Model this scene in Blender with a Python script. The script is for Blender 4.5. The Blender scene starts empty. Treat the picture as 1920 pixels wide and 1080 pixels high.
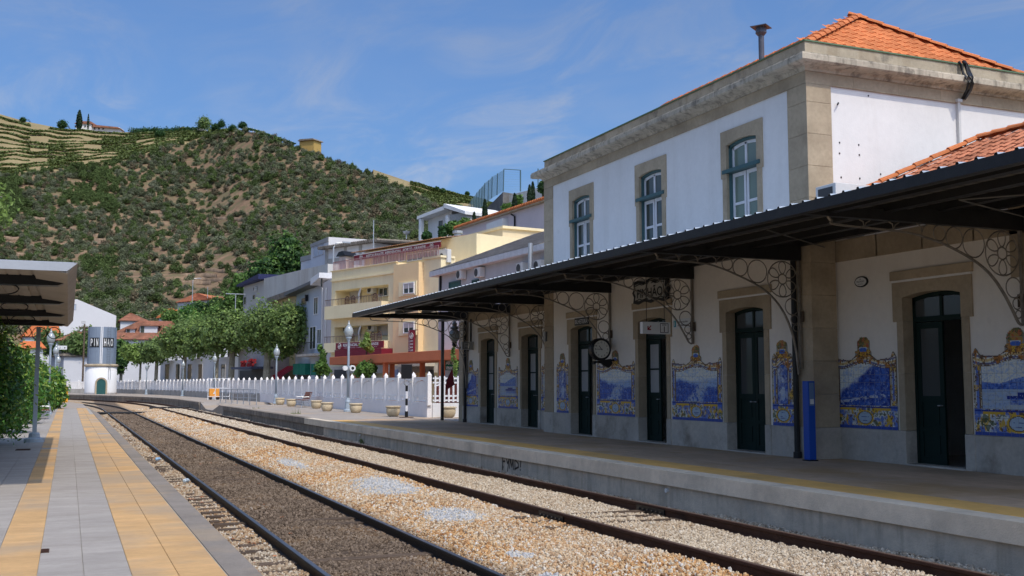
import bpy, bmesh, math, random
import numpy as np
from mathutils import Vector, Matrix
C = bpy.context.scene
COL = C.collection
rnd = random.Random(7)
rng = np.random.default_rng(7)
R = math.radians

# ---------------------------------------------------------------- camera
F_PX, CXP, CYP, HOR, VPX, EYE = 1970., 960., 540., 719., 128., 1.72
_p = math.atan((HOR-CYP)/F_PX)
_z = np.array([0, math.cos(_p), math.sin(_p)])
_y = np.array([VPX-CXP, -(HOR-CYP), F_PX]); _y /= np.linalg.norm(_y)
_x = -np.cross(_y, _z)
RM = np.stack([_x, _y, _z])            # rows: world axes seen from the camera (right, up, forward)
cam_d = bpy.data.cameras.new('camera'); cam = bpy.data.objects.new('camera', cam_d); COL.objects.link(cam)
cam_d.sensor_width = 36; cam_d.lens = 36*F_PX/1920; cam_d.clip_start = .1; cam_d.clip_end = 6000
M = Matrix.Identity(4)
for i in range(3):
    M[i][0] = RM[i, 0]; M[i][1] = RM[i, 1]; M[i][2] = -RM[i, 2]
M[2][3] = EYE
cam.matrix_world = M
C.camera = cam

# ---------------------------------------------------------------- sky, sun, exposure
SUN = Vector((.42, -2.4, 3.5)).normalized()
elev = math.asin(SUN.z); az = math.atan2(SUN.x, SUN.y)
world = bpy.data.worlds.new('World'); C.world = world; world.use_nodes = True
wn, wl = world.node_tree.nodes, world.node_tree.links
bg = wn['Background']; bg.inputs[1].default_value = .14
sky = wn.new('ShaderNodeTexSky'); sky.sky_type = 'NISHITA'; sky.sun_disc = False
sky.sun_elevation = elev; sky.sun_rotation = az; sky.air_density = 1.0; sky.dust_density = 4.0; sky.ozone_density = 10.0
tc = wn.new('ShaderNodeTexCoord')
sep = wn.new('ShaderNodeSeparateXYZ'); wl.new(tc.outputs['Generated'], sep.inputs[0])
def wmath(op, a, b=None, c=None):
    n = wn.new('ShaderNodeMath'); n.operation = op
    for k, v in enumerate((a, b, c)):
        if v is None: continue
        if isinstance(v, (int, float)): n.inputs[k].default_value = v
        else: wl.new(v, n.inputs[k])
    return n.outputs[0]
zz = wmath('MAXIMUM', sep.outputs['Z'], .03)
comb = wn.new('ShaderNodeCombineXYZ')
wl.new(wmath('DIVIDE', sep.outputs['X'], zz), comb.inputs[0]); wl.new(wmath('DIVIDE', sep.outputs['Y'], zz), comb.inputs[1])
def wnoise(scale, rotz, sc, detail, dist, rough=.6):
    mp = wn.new('ShaderNodeMapping'); mp.inputs['Rotation'].default_value = (0, 0, rotz); mp.inputs['Scale'].default_value = sc
    wl.new(comb.outputs[0], mp.inputs[0])
    n = wn.new('ShaderNodeTexNoise'); n.inputs['Scale'].default_value = scale; n.inputs['Detail'].default_value = detail
    n.inputs['Distortion'].default_value = dist; n.inputs['Roughness'].default_value = rough
    wl.new(mp.outputs[0], n.inputs['Vector']); return n.outputs[0]
def wramp(v, a, b):
    m = wn.new('ShaderNodeMapRange'); m.interpolation_type = 'SMOOTHSTEP'; m.clamp = True
    m.inputs[1].default_value = a; m.inputs[2].default_value = b; wl.new(v, m.inputs[0]); return m.outputs[0]
big = wramp(wnoise(.42, .5, (1, .8, 1), 3, .3), .36, .60)
wisp = wramp(wnoise(2.4, .9, (1, .45, 1), 9, .8, .62), .4, .8)
soft = wramp(wnoise(1.1, .5, (1, .4, 1), 4, .5), .42, .72)
cl = wmath('MULTIPLY', big, wmath('ADD', wmath('MULTIPLY', wisp, .75), wmath('MULTIPLY', soft, .3)))
cl = wmath('MINIMUM', wmath('ADD', wmath('MULTIPLY', cl, .85), wmath('MULTIPLY', wisp, .05)), .6)
tint = wn.new('ShaderNodeMix'); tint.data_type = 'RGBA'; tint.blend_type = 'MULTIPLY'; tint.inputs[0].default_value = 1
wl.new(sky.outputs[0], tint.inputs[6]); tint.inputs[7].default_value = (.93, 1.02, 1.08, 1)
mixc = wn.new('ShaderNodeMix'); mixc.data_type = 'RGBA'
wl.new(cl, mixc.inputs[0]); wl.new(tint.outputs[2], mixc.inputs[6])
lum = wn.new('ShaderNodeRGBToBW'); wl.new(sky.outputs[0], lum.inputs[0]); cc_ = wn.new('ShaderNodeCombineColor')
for k_, f_ in enumerate((1.5, 1.62, 1.9)): wl.new(wmath('MULTIPLY', lum.outputs[0], f_), cc_.inputs[k_])
wl.new(cc_.outputs[0], mixc.inputs[7])
wl.new(mixc.outputs[2], bg.inputs[0])
sun_d = bpy.data.lights.new('sun', 'SUN'); sun_d.energy = 2.0; sun_d.angle = R(.53); sun_d.color = (1, .89, .74)
sun = bpy.data.objects.new('sun', sun_d); COL.objects.link(sun)
sun.rotation_euler = SUN.to_track_quat('Z', 'Y').to_euler()
C.view_settings.view_transform = 'Standard'; C.view_settings.look = 'None'
C.view_settings.gamma = 1; C.view_settings.exposure = .25; C.view_settings.use_curve_mapping = False

# ---------------------------------------------------------------- helpers: places
def un(px, py, X=None, Y=None, Z=None, D=None):
    """the point of the place seen at a photo pixel, on the plane X=, Y=, Z= or at depth D"""
    d = RM @ np.array([(px-CXP)/F_PX, -(py-CYP)/F_PX, 1.])
    if X is not None: t = X/d[0]
    elif Y is not None: t = Y/d[1]
    elif Z is not None: t = (Z-EYE)/d[2]
    else: t = D
    q = d*t; return Vector((q[0], q[1], q[2]+EYE))

# ---------------------------------------------------------------- helpers: materials
def mat(name, base, rough=.75, var=.15, scale=3., bump=.15, bscale=60., metal=0., streak=None, obj=0., island=0.,
        spot=None, aniso=(1, 1, 1), spec=None, trans=0., attr=None):
    m = bpy.data.materials.new(name); m.use_nodes = True; n, l = m.node_tree.nodes, m.node_tree.links
    b = n['Principled BSDF']; b.inputs['Roughness'].default_value = rough; b.inputs['Metallic'].default_value = metal
    b.inputs['Specular IOR Level'].default_value = spec if spec is not None else (.18 if rough > .55 else .35)
    g = n.new('ShaderNodeNewGeometry')
    def noise(s, det=4, sc=(1, 1, 1), dist=0):
        mp = n.new('ShaderNodeMapping'); mp.inputs['Scale'].default_value = sc; l.new(g.outputs['Position'], mp.inputs[0])
        t = n.new('ShaderNodeTexNoise'); t.inputs['Scale'].default_value = s; t.inputs['Detail'].default_value = det
        t.inputs['Roughness'].default_value = .62; t.inputs['Distortion'].default_value = dist
        l.new(mp.outputs[0], t.inputs['Vector']); return t.outputs[0]
    def rng_(v, a, b_, c, d):
        r = n.new('ShaderNodeMapRange'); r.clamp = True
        for k, q in zip((1, 2, 3, 4), (a, b_, c, d)): r.inputs[k].default_value = q
        l.new(v, r.inputs[0]); return r.outputs[0]
    def mul(c, v):
        x = n.new('ShaderNodeMix'); x.data_type = 'RGBA'; x.blend_type = 'MULTIPLY'; x.inputs[0].default_value = 1
        l.new(c, x.inputs[6])
        l.new(v, x.inputs[7]); return x.outputs[2]
    def mixto(c, fac, col2):
        x = n.new('ShaderNodeMix'); x.data_type = 'RGBA'; l.new(fac, x.inputs[0]); l.new(c, x.inputs[6])
        x.inputs[7].default_value = (*col2, 1); return x.outputs[2]
    if attr:
        a = n.new('ShaderNodeVertexColor'); a.layer_name = attr; c = a.outputs[0]
    else:
        rgb = n.new('ShaderNodeRGB'); rgb.outputs[0].default_value = (*base, 1); c = rgb.outputs[0]
    if var:
        c = mul(c, rng_(noise(scale, 5, aniso), .28, .72, 1-var, 1+var))
        c = mul(c, rng_(noise(scale*11, 3, aniso), .3, .7, 1-var*.45, 1+var*.45))
    if obj:
        oi = n.new('ShaderNodeObjectInfo'); c = mul(c, rng_(oi.outputs['Random'], 0, 1, 1-obj, 1+obj))
    if island:
        c = mul(c, rng_(g.outputs['Random Per Island'], 0, 1, 1-island, 1+island))
    if streak:      # (colour, amount, horizontal scale)
        f = rng_(noise(streak[2], 5, (1, 1, .12), .3), .5, .75, 0, streak[1]); c = mixto(c, f, streak[0])
    if spot:        # (colour, amount, scale, lo, hi)
        f = rng_(noise(spot[2], 6), spot[3], spot[4], 0, spot[1]); c = mixto(c, f, spot[0])
    l.new(c, b.inputs['Base Color'])
    if bump:
        bp = n.new('ShaderNodeBump'); bp.inputs['Strength'].default_value = min(1, bump*2); bp.inputs['Distance'].default_value = .02
        l.new(noise(bscale, 4, aniso), bp.inputs['Height']); l.new(bp.outputs[0], b.inputs['Normal'])
    if trans:
        t = n.new('ShaderNodeBsdfTranslucent'); l.new(c, t.inputs[0]); ms = n.new('ShaderNodeMixShader'); ms.inputs[0].default_value = trans
        l.new(b.outputs[0], ms.inputs[1]); l.new(t.outputs[0], ms.inputs[2]); l.new(ms.outputs[0], n['Material Output'].inputs[0])
    return m
def glass(name, tint=(.03, .04, .04), rough=.05, alpha=None):
    m = bpy.data.materials.new(name); m.use_nodes = True; b = m.node_tree.nodes['Principled BSDF']
    b.inputs['Base Color'].default_value = (*tint, 1); b.inputs['Roughness'].default_value = rough
    b.inputs['Specular IOR Level'].default_value = .45
    if alpha is not None: b.inputs['Alpha'].default_value = alpha
    return m

# ---------------------------------------------------------------- helpers: meshes
class MB:
    def __init__(s): s.v = []; s.f = []
    def add(s, vs, fs):
        o = len(s.v); s.v.extend([tuple(q) for q in vs]); s.f.extend([tuple(i+o for i in q) for q in fs]); return s
    def box(s, x0, x1, y0, y1, z0, z1):
        if x0 > x1: x0, x1 = x1, x0
        if y0 > y1: y0, y1 = y1, y0
        if z0 > z1: z0, z1 = z1, z0
        return s.add([(x, y, z) for z in (z0, z1) for y in (y0, y1) for x in (x0, x1)],
                     [(0, 2, 3, 1), (4, 5, 7, 6), (0, 1, 5, 4), (2, 6, 7, 3), (0, 4, 6, 2), (1, 3, 7, 5)])
    def quad(s, a, b, c, d): return s.add([a, b, c, d], [(0, 1, 2, 3)])
    def prism(s, pts, fn, a, b):
        """polygon pts (2D) placed by fn(u,v,w) between depths a and b"""
        n = len(pts)
        vs = [fn(u, v, a) for u, v in pts]+[fn(u, v, b) for u, v in pts]
        return s.add(vs, [tuple(range(n))[::-1], tuple(range(n, 2*n))]+[(i, (i+1) % n, n+(i+1) % n, n+i) for i in range(n)])
    def tube(s, path, r, n=6, closed=False, cap=True):
        path = [Vector(p) for p in path]; m = len(path); rings = []
        for i, p in enumerate(path):
            if closed: t = path[(i+1) % m]-path[i-1]
            else: t = path[min(i+1, m-1)]-path[max(i-1, 0)]
            t.normalize(); a = Vector((0, 0, 1)) if abs(t.z) < .9 else Vector((1, 0, 0))
            u = t.cross(a).normalized(); w = t.cross(u)
            rr = r[i] if isinstance(r, (list, tuple)) else r
            rings.append([p+u*rr*math.cos(2*math.pi*k/n)+w*rr*math.sin(2*math.pi*k/n) for k in range(n)])
        vs = [q for rg in rings for q in rg]; fs = []
        for i in range(m if closed else m-1):
            j = (i+1) % m
            fs += [(i*n+k, i*n+(k+1) % n, j*n+(k+1) % n, j*n+k) for k in range(n)]
        if cap and not closed: fs += [tuple(range(n)), tuple(range((m-1)*n, m*n))[::-1]]
        return s.add(vs, fs)
    def lathe(s, prof, cx=0, cy=0, n=16):
        vs = [(cx+r*math.cos(2*math.pi*k/n), cy+r*math.sin(2*math.pi*k/n), z) for r, z in prof for k in range(n)]
        m = len(prof)
        fs = [(i*n+k, i*n+(k+1) % n, (i+1)*n+(k+1) % n, (i+1)*n+k) for i in range(m-1) for k in range(n)]
        fs += [tuple(range(n))[::-1], tuple(range((m-1)*n, m*n))]
        return s.add(vs, fs)
    def mesh(s, name, m=None, smooth=False):
        me = bpy.data.meshes.new(name); me.from_pydata(s.v, [], s.f); me.update()
        bm = bmesh.new(); bm.from_mesh(me); bmesh.ops.recalc_face_normals(bm, faces=bm.faces); bm.to_mesh(me); bm.free()
        if smooth: me.polygons.foreach_set('use_smooth', [True]*len(me.polygons))
        if m: me.materials.append(m)
        return me
    def build(s, name, m, parent=None, smooth=False, bevel=0, **kw):
        return link(name, s.mesh(name, m, smooth), parent, bevel=bevel, **kw)
def link(name, me, parent=None, loc=None, rot=None, bevel=0, kind=None, label=None):
    o = bpy.data.objects.new(name, me); COL.objects.link(o)
    if parent is not None: o.parent = parent
    if loc is not None: o.location = loc
    if rot is not None: o.rotation_euler = rot
    if kind: o['kind'] = kind
    if label: o['label'] = label
    if bevel:
        b = o.modifiers.new('bevel', 'BEVEL'); b.width = bevel; b.segments = 2; b.limit_method = 'ANGLE'
    return o
def tag(o, label, cat, group=None):
    o['label'] = label; o['category'] = cat
    if group: o['group'] = group
    return o
def thing(name, label, cat, loc=(0, 0, 0), rz=0., group=None):
    o = bpy.data.objects.new(name, None); COL.objects.link(o); o.location = loc; o.rotation_euler = (0, 0, rz)
    o.empty_display_size = .2
    return tag(o, label, cat, group)
def part(name, parent, loc=(0, 0, 0), rz=0.):
    o = bpy.data.objects.new(name, None); COL.objects.link(o); o.parent = parent; o.location = loc; o.rotation_euler = (0, 0, rz); return o
def struct(o): o['kind'] = 'structure'; return o
def copy_tree(o, parent=None):
    c = o.copy(); COL.objects.link(c); c.parent = parent
    for ch in list(o.children): copy_tree(ch, c)
    return c
def dup(o, loc, rz=0., label=None, group=None, sc=None):
    c = copy_tree(o); c.location = loc; c.rotation_euler = (0, 0, rz)
    if sc: c.scale = (sc,)*3 if isinstance(sc, (int, float)) else sc
    if label: c['label'] = label
    if group: c['group'] = group
    return c
def npmesh(name, V, Fq, m=None, smooth=False):
    """numpy mesh: V (n,3), Fq (m,k) faces all with k corners"""
    V = np.asarray(V, np.float32); Fq = np.asarray(Fq, np.int32)
    me = bpy.data.meshes.new(name); k = Fq.shape[1]
    me.vertices.add(len(V)); me.vertices.foreach_set('co', V.ravel())
    me.loops.add(Fq.size); me.loops.foreach_set('vertex_index', Fq.ravel())
    me.polygons.add(len(Fq)); me.polygons.foreach_set('loop_start', np.arange(0, Fq.size, k, dtype=np.int32))
    if smooth: me.polygons.foreach_set('use_smooth', np.ones(len(Fq), bool))
    me.update(calc_edges=True)
    if m: me.materials.append(m)
    return me
def text(s, m, parent, loc, xdir, up=(0, 0, 1), width=None, height=None, name='lettering', depth=.004, bold=.0, kind=None):
    cu = bpy.data.curves.new(name, 'FONT'); cu.body = s; cu.size = 1; cu.extrude = 0; cu.offset = bold
    cu.align_x = 'CENTER'; cu.align_y = 'CENTER'; cu.resolution_u = 3
    o = bpy.data.objects.new(name, cu); COL.objects.link(o)
    bpy.context.view_layer.update()
    me = bpy.data.meshes.new_from_object(o.evaluated_get(bpy.context.evaluated_depsgraph_get()))
    bpy.data.objects.remove(o)
    vs = np.zeros(len(me.vertices)*3); me.vertices.foreach_get('co', vs); vs = vs.reshape(-1, 3)
    if len(vs) == 0: return None
    lo, hi = vs.min(0), vs.max(0); cen = (lo+hi)/2; w, h = hi[0]-lo[0], hi[1]-lo[1]
    sy = height/h if height else width/w
    sx = width/w if width else sy
    x = Vector(xdir).normalized(); u = Vector(up).normalized(); nrm = x.cross(u)
    A = np.array([x, u, nrm])
    q = np.stack([(vs[:, 0]-cen[0])*sx, (vs[:, 1]-cen[1])*sy, np.full(len(vs), depth)], 1) @ A
    me.vertices.foreach_set('co', q.ravel()); me.update(); me.materials.clear(); me.materials.append(m); me.name = name
    ob = link(name, me, parent, loc=loc)
    if kind: ob['kind'] = kind
    return ob

# ---------------------------------------------------------------- materials
WHITE = mat('whitewash', (.80, .785, .755), .85, .05, .7, .08, 25, streak=((.52, .48, .42), .24, 1.3), spot=((.45, .42, .36), .3, 2.2, .68, .8))
WASH_SHADE = mat('shade_toned_wash', (.80, .745, .66), .85, .05, .8, .08, 25, streak=((.50, .43, .34), .2, 1.3), spot=((.45, .40, .33), .3, 2.2, .66, .8))  # whitewash with the warm tone of the canopy's shade put into its colour
STONE = mat('granite_stone', (.44, .355, .245), .85, .16, 1.3, .2, 90, obj=.09, spot=((.22, .17, .11), .5, 1.1, .52, .75))
STONE_G = mat('grey_cornice_stone', (.52, .455, .35), .9, .18, 1.6, .25, 60, obj=.08, spot=((.13, .115, .095), .6, 5.0, .52, .66), streak=((.10, .088, .07), .7, 6))
STONE_P = mat('plinth_stone', (.50, .445, .375), .85, .2, 1.2, .3, 30, obj=.06, spot=((.20, .16, .12), .7, 1.1, .55, .72), streak=((.5, .48, .45), .5, 1.5))
GREEN = mat('dark_green_paint', (.008, .022, .018), .6, .12, 4, .05, 40)
TEAL = mat('teal_frame_paint', (.05, .115, .12), .5, .1, 4, .05, 40)
WPAINT = mat('white_paint', (.76, .76, .77), .5, .05, 4, .05, 30)
FENCEW = mat('fence_white', (.88, .84, .80), .6, .06, 2, .1, 40, obj=.03, streak=((.5, .48, .45), .3, 4))
FWALL = mat('fence_wall_white', (.80, .77, .76), .8, .05, 1, .1, 40, spot=((.4, .37, .33), .35, 1.2, .62, .75))
PANE = glass('window_glass', (.055, .065, .055), .04)
PANE_G = glass('green_curtain_glass', (.17, .22, .17), .08)
PANE_D = glass('door_glass', (.07, .075, .075), .1)
IRON = mat('canopy_iron', (.022, .022, .022), .45, .2, 6, .1, 60, metal=.2)
SCROLL = mat('scroll_iron', (.24, .21, .17), .5, .3, 8, .15, 80, metal=.3)
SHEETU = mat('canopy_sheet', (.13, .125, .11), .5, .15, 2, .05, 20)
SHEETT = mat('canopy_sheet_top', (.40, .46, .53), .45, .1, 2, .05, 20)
TILE = mat('orange_roof_tile', (.62, .205, .075), .8, .12, 1.5, .2, 60, obj=.16, island=.14)
TILE_OLD = mat('weathered_roof_tile', (.33, .155, .09), .85, .28, .9, .2, 30, obj=.2, island=.3, spot=((.13, .09, .06), .6, .8, .5, .7))
CONC = mat('concrete', (.42, .385, .335), .9, .16, 1.1, .25, 45, obj=.06, spot=((.16, .145, .12), .55, .8, .5, .72))
CONCW = mat('streaked_concrete', (.60, .50, .38), .9, .2, .9, .3, 40, streak=((.22, .18, .13), .7, 3.2), spot=((.36, .33, .28), .6, 1.3, .5, .7))
CONCL = mat('left_coping_concrete', (.27, .235, .20), .92, .16, 1.3, .4, 45, obj=.07, spot=((.44, .33, .21), .6, .45, .5, .68))
CONCR = mat('station_coping', (.72, .61, .46), .9, .12, 1.1, .25, 45, obj=.05, spot=((.30, .26, .2), .5, .9, .52, .72))
CONCF = mat('old_platform_wall', (.24, .205, .165), .9, .3, 1.5, .3, 30, streak=((.05, .04, .032), .8, 4))
SLAB = mat('grey_paving_slab', (.385, .347, .305), .85, .15, 1.1, .2, 70, obj=.05, aniso=(1, 2.6, 1), spot=((.30, .26, .22), .45, .5, .5, .72))
SLAB_Y = mat('yellow_paving_slab', (.60, .37, .17), .85, .17, 1.0, .2, 70, obj=.06, aniso=(1, 2.6, 1), spot=((.40, .31, .215), .8, .38, .45, .62))
SLAB_D = mat('worn_station_paving', (.54, .39, .26), .75, .2, .8, .15, 60, obj=.08, aniso=(1, .5, 1), spot=((.46, .28, .11), .6, .5, .5, .66))
SLAB_DY = mat('worn_yellow_paving', (.78, .46, .14), .6, .16, .8, .15, 60, obj=.06, aniso=(1, .5, 1), spot=((.45, .32, .16), .6, .7, .5, .7))
SLAB_L = mat('pale_platform_paving', (.38, .33, .28), .85, .12, .6, .2, 60, aniso=(1, .5, 1), spot=((.46, .31, .17), .5, .35, .48, .66))
RUST = mat('brown_rail_steel', (.062, .030, .020), .7, .25, 6, .2, 80, metal=.1)
RAILB = mat('dark_rail_steel', (.018, .015, .013), .55, .25, 6, .2, 80, metal=.2)
RAILTOP = mat('polished_rail_head', (.22, .23, .25), .35, .12, 3, .03, 60, metal=.85)
RAILTOPB = mat('brown_rail_head', (.17, .115, .085), .5, .15, 3, .03, 60, metal=.4)
WOOD = mat('sleeper_wood', (.12, .085, .06), .9, .35, 3, .4, 25, obj=.2, aniso=(.3, 3, 3))
LAMPP = mat('lamp_post_paint', (.34, .40, .45), .5, .06, 2, .05, 40)
GLOBE = mat('lamp_globe', (.36, .39, .39), .12, .05, 3, 0, 10, spec=.8)
BLACK = mat('black_paint', (.012, .012, .013), .4, .05, 4, .03, 30)
MAROON = mat('maroon_sign', (.20, .012, .028), .5, .06, 2, .02, 30)
SIGNW = mat('sign_white', (.72, .72, .70), .5, .03, 3, .02, 30)
SIGNG = mat('sign_grey', (.30, .30, .29), .5, .04, 3, .02, 30)
RED = mat('red_arrow', (.28, .012, .02), .5, .03, 3, .0, 30)
BLUE = mat('blue_machine', (.012, .075, .40), .35, .04, 2, .02, 30)
TERRA = mat('pergola_orange', (.66, .19, .085), .75, .06, 1, .08, 30)
YELLOW = mat('hotel_yellow', (.88, .75, .48), .85, .05, .6, .08, 20, streak=((.50, .36, .19), .18, 1.2))
PEACH = mat('hotel_peach', (.88, .64, .36), .85, .04, .6, .08, 20)
PLASTIC = mat('ac_white', (.66, .65, .62), .5, .05, 2, .02, 30)
GRILLE = mat('ac_grille', (.07, .07, .07), .6, .1, 4, .05, 40)
ALU = mat('grey_metal', (.42, .44, .46), .4, .06, 2, .03, 30, metal=.4)
SOIL = mat('plain_earth', (.20, .17, .13), .95, .25, .05, .2, 3)
LEAFY = dict(rough=.55, var=.25, scale=.9, bump=0, island=.38, trans=.4, spec=.35)
# ================================================================ SETTING: ground, platforms
def shift(Y, k=.0024): return -k*max(0., Y-92)**2        # the line bends left far away
def sheet(name, polys, z, m, **kw):
    mb = MB()
    for p in polys: mb.add([(x, y, z) for x, y in p], [tuple(range(len(p)))])
    return struct(mb.build(name, m))
ground = sheet('ground', [[(-2500, -60), (2500, -60), (2500, 2800), (-2500, 2800)]], -.9, SOIL)

# left platform: core + slabs (joint gaps 6 mm)
edgeL = [(1.68, -4), (1.68, 64), (1.5, 72), (1.34, 80), (1.16, 97), (.2, 106)]
core = MB(); pts = edgeL+[(-9, 106), (-9, -4)]
core.prism(pts, lambda u, v, w: (u, v, w), -.88, -.012)
left_platform = struct(core.build('left_platform', CONC))
colsL = [(-2.6, -1.8, SLAB), (-1.8, -1.0, SLAB), (-1.0, -.6, SLAB), (-.6, -.2, SLAB_Y), (-.2, .19, SLAB), (.19, .59, SLAB), (.59, .98, SLAB_Y), (.98, 1.38, SLAB_Y)]
slab_me = {}
def slab_obj(x0, x1, y0, y1, z, m, parent, name='paving_slab', t=.05, g=.0026):
    key = (round(x1-x0, 3), round(y1-y0, 3), m.name, t)
    if key not in slab_me:
        w, h = x1-x0-2*g, y1-y0-g*.7; b = .0025
        mb = MB(); mb.add([(-w/2, -h/2, -t), (w/2, -h/2, -t), (w/2, h/2, -t), (-w/2, h/2, -t),
                           (-w/2, -h/2, -b), (w/2, -h/2, -b), (w/2, h/2, -b), (-w/2, h/2, -b),
                           (-w/2+b, -h/2+b, 0), (w/2-b, -h/2+b, 0), (w/2-b, h/2-b, 0), (-w/2+b, h/2-b, 0)],
                          [(8, 9, 10, 11)]+[(i, (i+1) % 4, 4+(i+1) % 4, 4+i) for i in range(4)]+[(4+i, 4+(i+1) % 4, 8+(i+1) % 4, 8+i) for i in range(4)])
        slab_me[key] = mb.mesh(name, m)
    return link(name, slab_me[key], parent, loc=((x0+x1)/2, (y0+y1)/2, z+rnd.uniform(-.0012, .0012)))
rest = {}
for ci, (x0, x1, m) in enumerate(colsL):
    y = 8.8+(ci % 3)*.27
    while y < 80:
        h = .8
        mm = m
        if m is SLAB_Y and rnd.random() < .03: mm = SLAB
        xe = x1
        if y < 27 and x0 >= -1.0 or (y < 16 and x0 < -1.0): slab_obj(x0, xe, y, y+h, 0, mm, left_platform)
        else:
            rest.setdefault(mm.name, (mm, MB()))[1].box(x0+.003, min(xe, 1.66 if y < 64 else 1.2)-.003, y+.003, y+h-.003, -.05, rnd.uniform(-.001, .001))
        y += h
# near edge rows in front of the camera and far end
for nm, (m, mb) in rest.items():
    mb.build('paving_slab', m, left_platform, kind='stuff')
cs = MB(); y = 8.0
while y < 80:
    xo = 1.68 if y < 64 else 1.68-(y-64)*.021
    if y < 30: slab_obj(1.392, 1.68, y, y+1.2, .0, CONCL, left_platform, 'coping_stone', t=.3)
    else: cs.box(1.392, xo, y+.006, y+1.194, -.3, .004)
    y += 1.2
cs.build('coping_stone', CONCL, left_platform, kind='stuff')
MB().prism([(1.34, 79.9), (1.16, 97), (.2, 105.5), (-.9, 105.5), (-.9, 79.9)], lambda u, v, w: (u, v, w), -.05, .004).build('pale_end_paving', SLAB_L, left_platform)
MB().prism([(-2.65, -3), (-2.65, 105), (-8.9, 105), (-8.9, -3)], lambda u, v, w: (u, v, w), -.05, -.002).build('planting_bed', SOIL, left_platform)
# small cast inspection plate on the slabs
pl = MB(); pl.box(-.2, -.12, 11.9, 12.15, 0, .006)
for k in range(5): pl.box(-.19, -.13, 11.92+k*.045, 11.94+k*.045, .006, .012)
pl.build('inspection_plate', RUST, left_platform)
pl = MB(); pl.box(-1.2, -.85, 30.1, 30.7, 0, .008)
for k in range(7): pl.box(-1.18, -.87, 30.14+k*.08, 30.18+k*.08, .008, .014)
pl.build('drain_grate', RUST, left_platform)

# right platform: curb wall, coping stones, paving
PZ = .315
XE = 8.97
def edgeR(Y): return XE+shift(Y, .0031) if Y > 86 else XE
def strip(fx0, fx1, ys, z0, z1, mb):
    """a long bar between two x-curves, following the bend"""
    n = len(ys); vs = []
    for Y in ys: vs += [(fx0(Y), Y, z0), (fx1(Y), Y, z0), (fx1(Y), Y, z1), (fx0(Y), Y, z1)]
    fs = [(0, 3, 2, 1), tuple(4*(n-1)+k for k in range(4))]
    for i in range(n-1):
        a, b = 4*i, 4*i+4
        fs += [(a+k, a+(k+1) % 4, b+(k+1) % 4, b+k) for k in range(4)]
    mb.add(vs, fs); return mb
far_ys = [81, 86, 92, 98, 104, 110, 116, 122, 128, 134, 140, 146, 152, 158, 166, 172]
rp = MB()
strip(lambda Y: XE+.12, lambda Y: 40, [3, 68.3], -.88, PZ-.02, rp)
struct(rp.build('station_platform', SLAB_D)); station_platform = bpy.data.objects['station_platform']
cw = MB(); strip(lambda Y: XE+.06, lambda Y: XE+.14, [3, 40], -.88, PZ-.235, cw)
cw.build('platform_wall', CONCW, station_platform)
cw = MB(); strip(lambda Y: XE+.06, lambda Y: XE+.14, [40, 68.3], -.88, PZ-.235, cw); cw.build('platform_wall', CONCF, station_platform)
y = 3.0; far = MB(); k = 0
while y < 67.5:
    L = 1.55
    if y < 42: slab_obj(XE, XE+.36, y, y+L, PZ, CONCR, station_platform, 'coping_stone', t=.235, g=.004)
    else: far.box(XE, XE+.36, y+.004, min(y+L, 68.3)-.004, PZ-.235, PZ)
    y += L
far.build('coping_stone', CONCF, station_platform, kind='stuff')
colsR = [(9.33, 10.0, SLAB_DY, .8), (10.0, 10.75, SLAB_D, 1.2), (10.75, 11.65, SLAB_D, 1.2), (11.65, 12.55, SLAB_D, 1.2), (12.55, 13.5, SLAB_D, 1.2)]
rr = {}
for ci, (x0, x1, m, h) in enumerate(colsR):
    y = 5.0+(ci % 2)*.6
    while y < 68:
        mm = m
        if y > 40 and y > 40: mm = {SLAB_D.name: SLAB_L, SLAB_DY.name: SLAB_L}[m.name]
        if y < 26: slab_obj(x0, x1, y, y+h, PZ, mm, station_platform, g=.002)
        else: rr.setdefault(mm.name, (mm, MB()))[1].box(x0+.002, x1-.002, y+.002, min(y+h, 68.3)-.002, PZ-.05, PZ+rnd.uniform(-.001, .001))
        y += h
for nm, (m, mb) in rr.items(): mb.build('paving_slab', m, station_platform, kind='stuff')
sheet('pavement', [[(13.5, 37.4), (40, 37.4), (40, 68.3), (13.5, 68.3)]], PZ-.003, SLAB_L)
# sloping crossing between the two lengths of platform
rm = MB(); rm.prism([(68.3, PZ), (70.5, PZ), (74, -.1), (77.5, -.1), (81, PZ), (81, -.8), (68.3, -.8)], lambda u, v, w: (w, u, v), XE+.1, 14.2)
struct(rm.build('platform_ramp', SLAB_L))
fp = MB(); strip(lambda Y: edgeR(Y)+.1, lambda Y: edgeR(Y)+12 if Y < 110 else edgeR(Y)+14, far_ys, -.88, PZ, fp)
far_platform = struct(fp.build('far_platform', SLAB_L))
fw = MB(); strip(lambda Y: edgeR(Y)+.02, lambda Y: edgeR(Y)+.12, far_ys, -.88, PZ-.2, fw); fw.build('platform_wall', CONCF, far_platform)
fw = MB(); strip(lambda Y: edgeR(Y)-.03, lambda Y: edgeR(Y)+.35, far_ys, PZ-.2, PZ+.012, fw); fw.build('coping_stone', CONCF, far_platform)
street = sheet('street', [[(14.35, 37), (160, 37), (160, 420), (-120, 420), (-120, 172), (-6, 172), (5, 160), (11.8, 140), (14.35, 104)]], -.2, mat('street_asphalt', (.12, .115, .11), .9, .15, .3, .1, 20))

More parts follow.
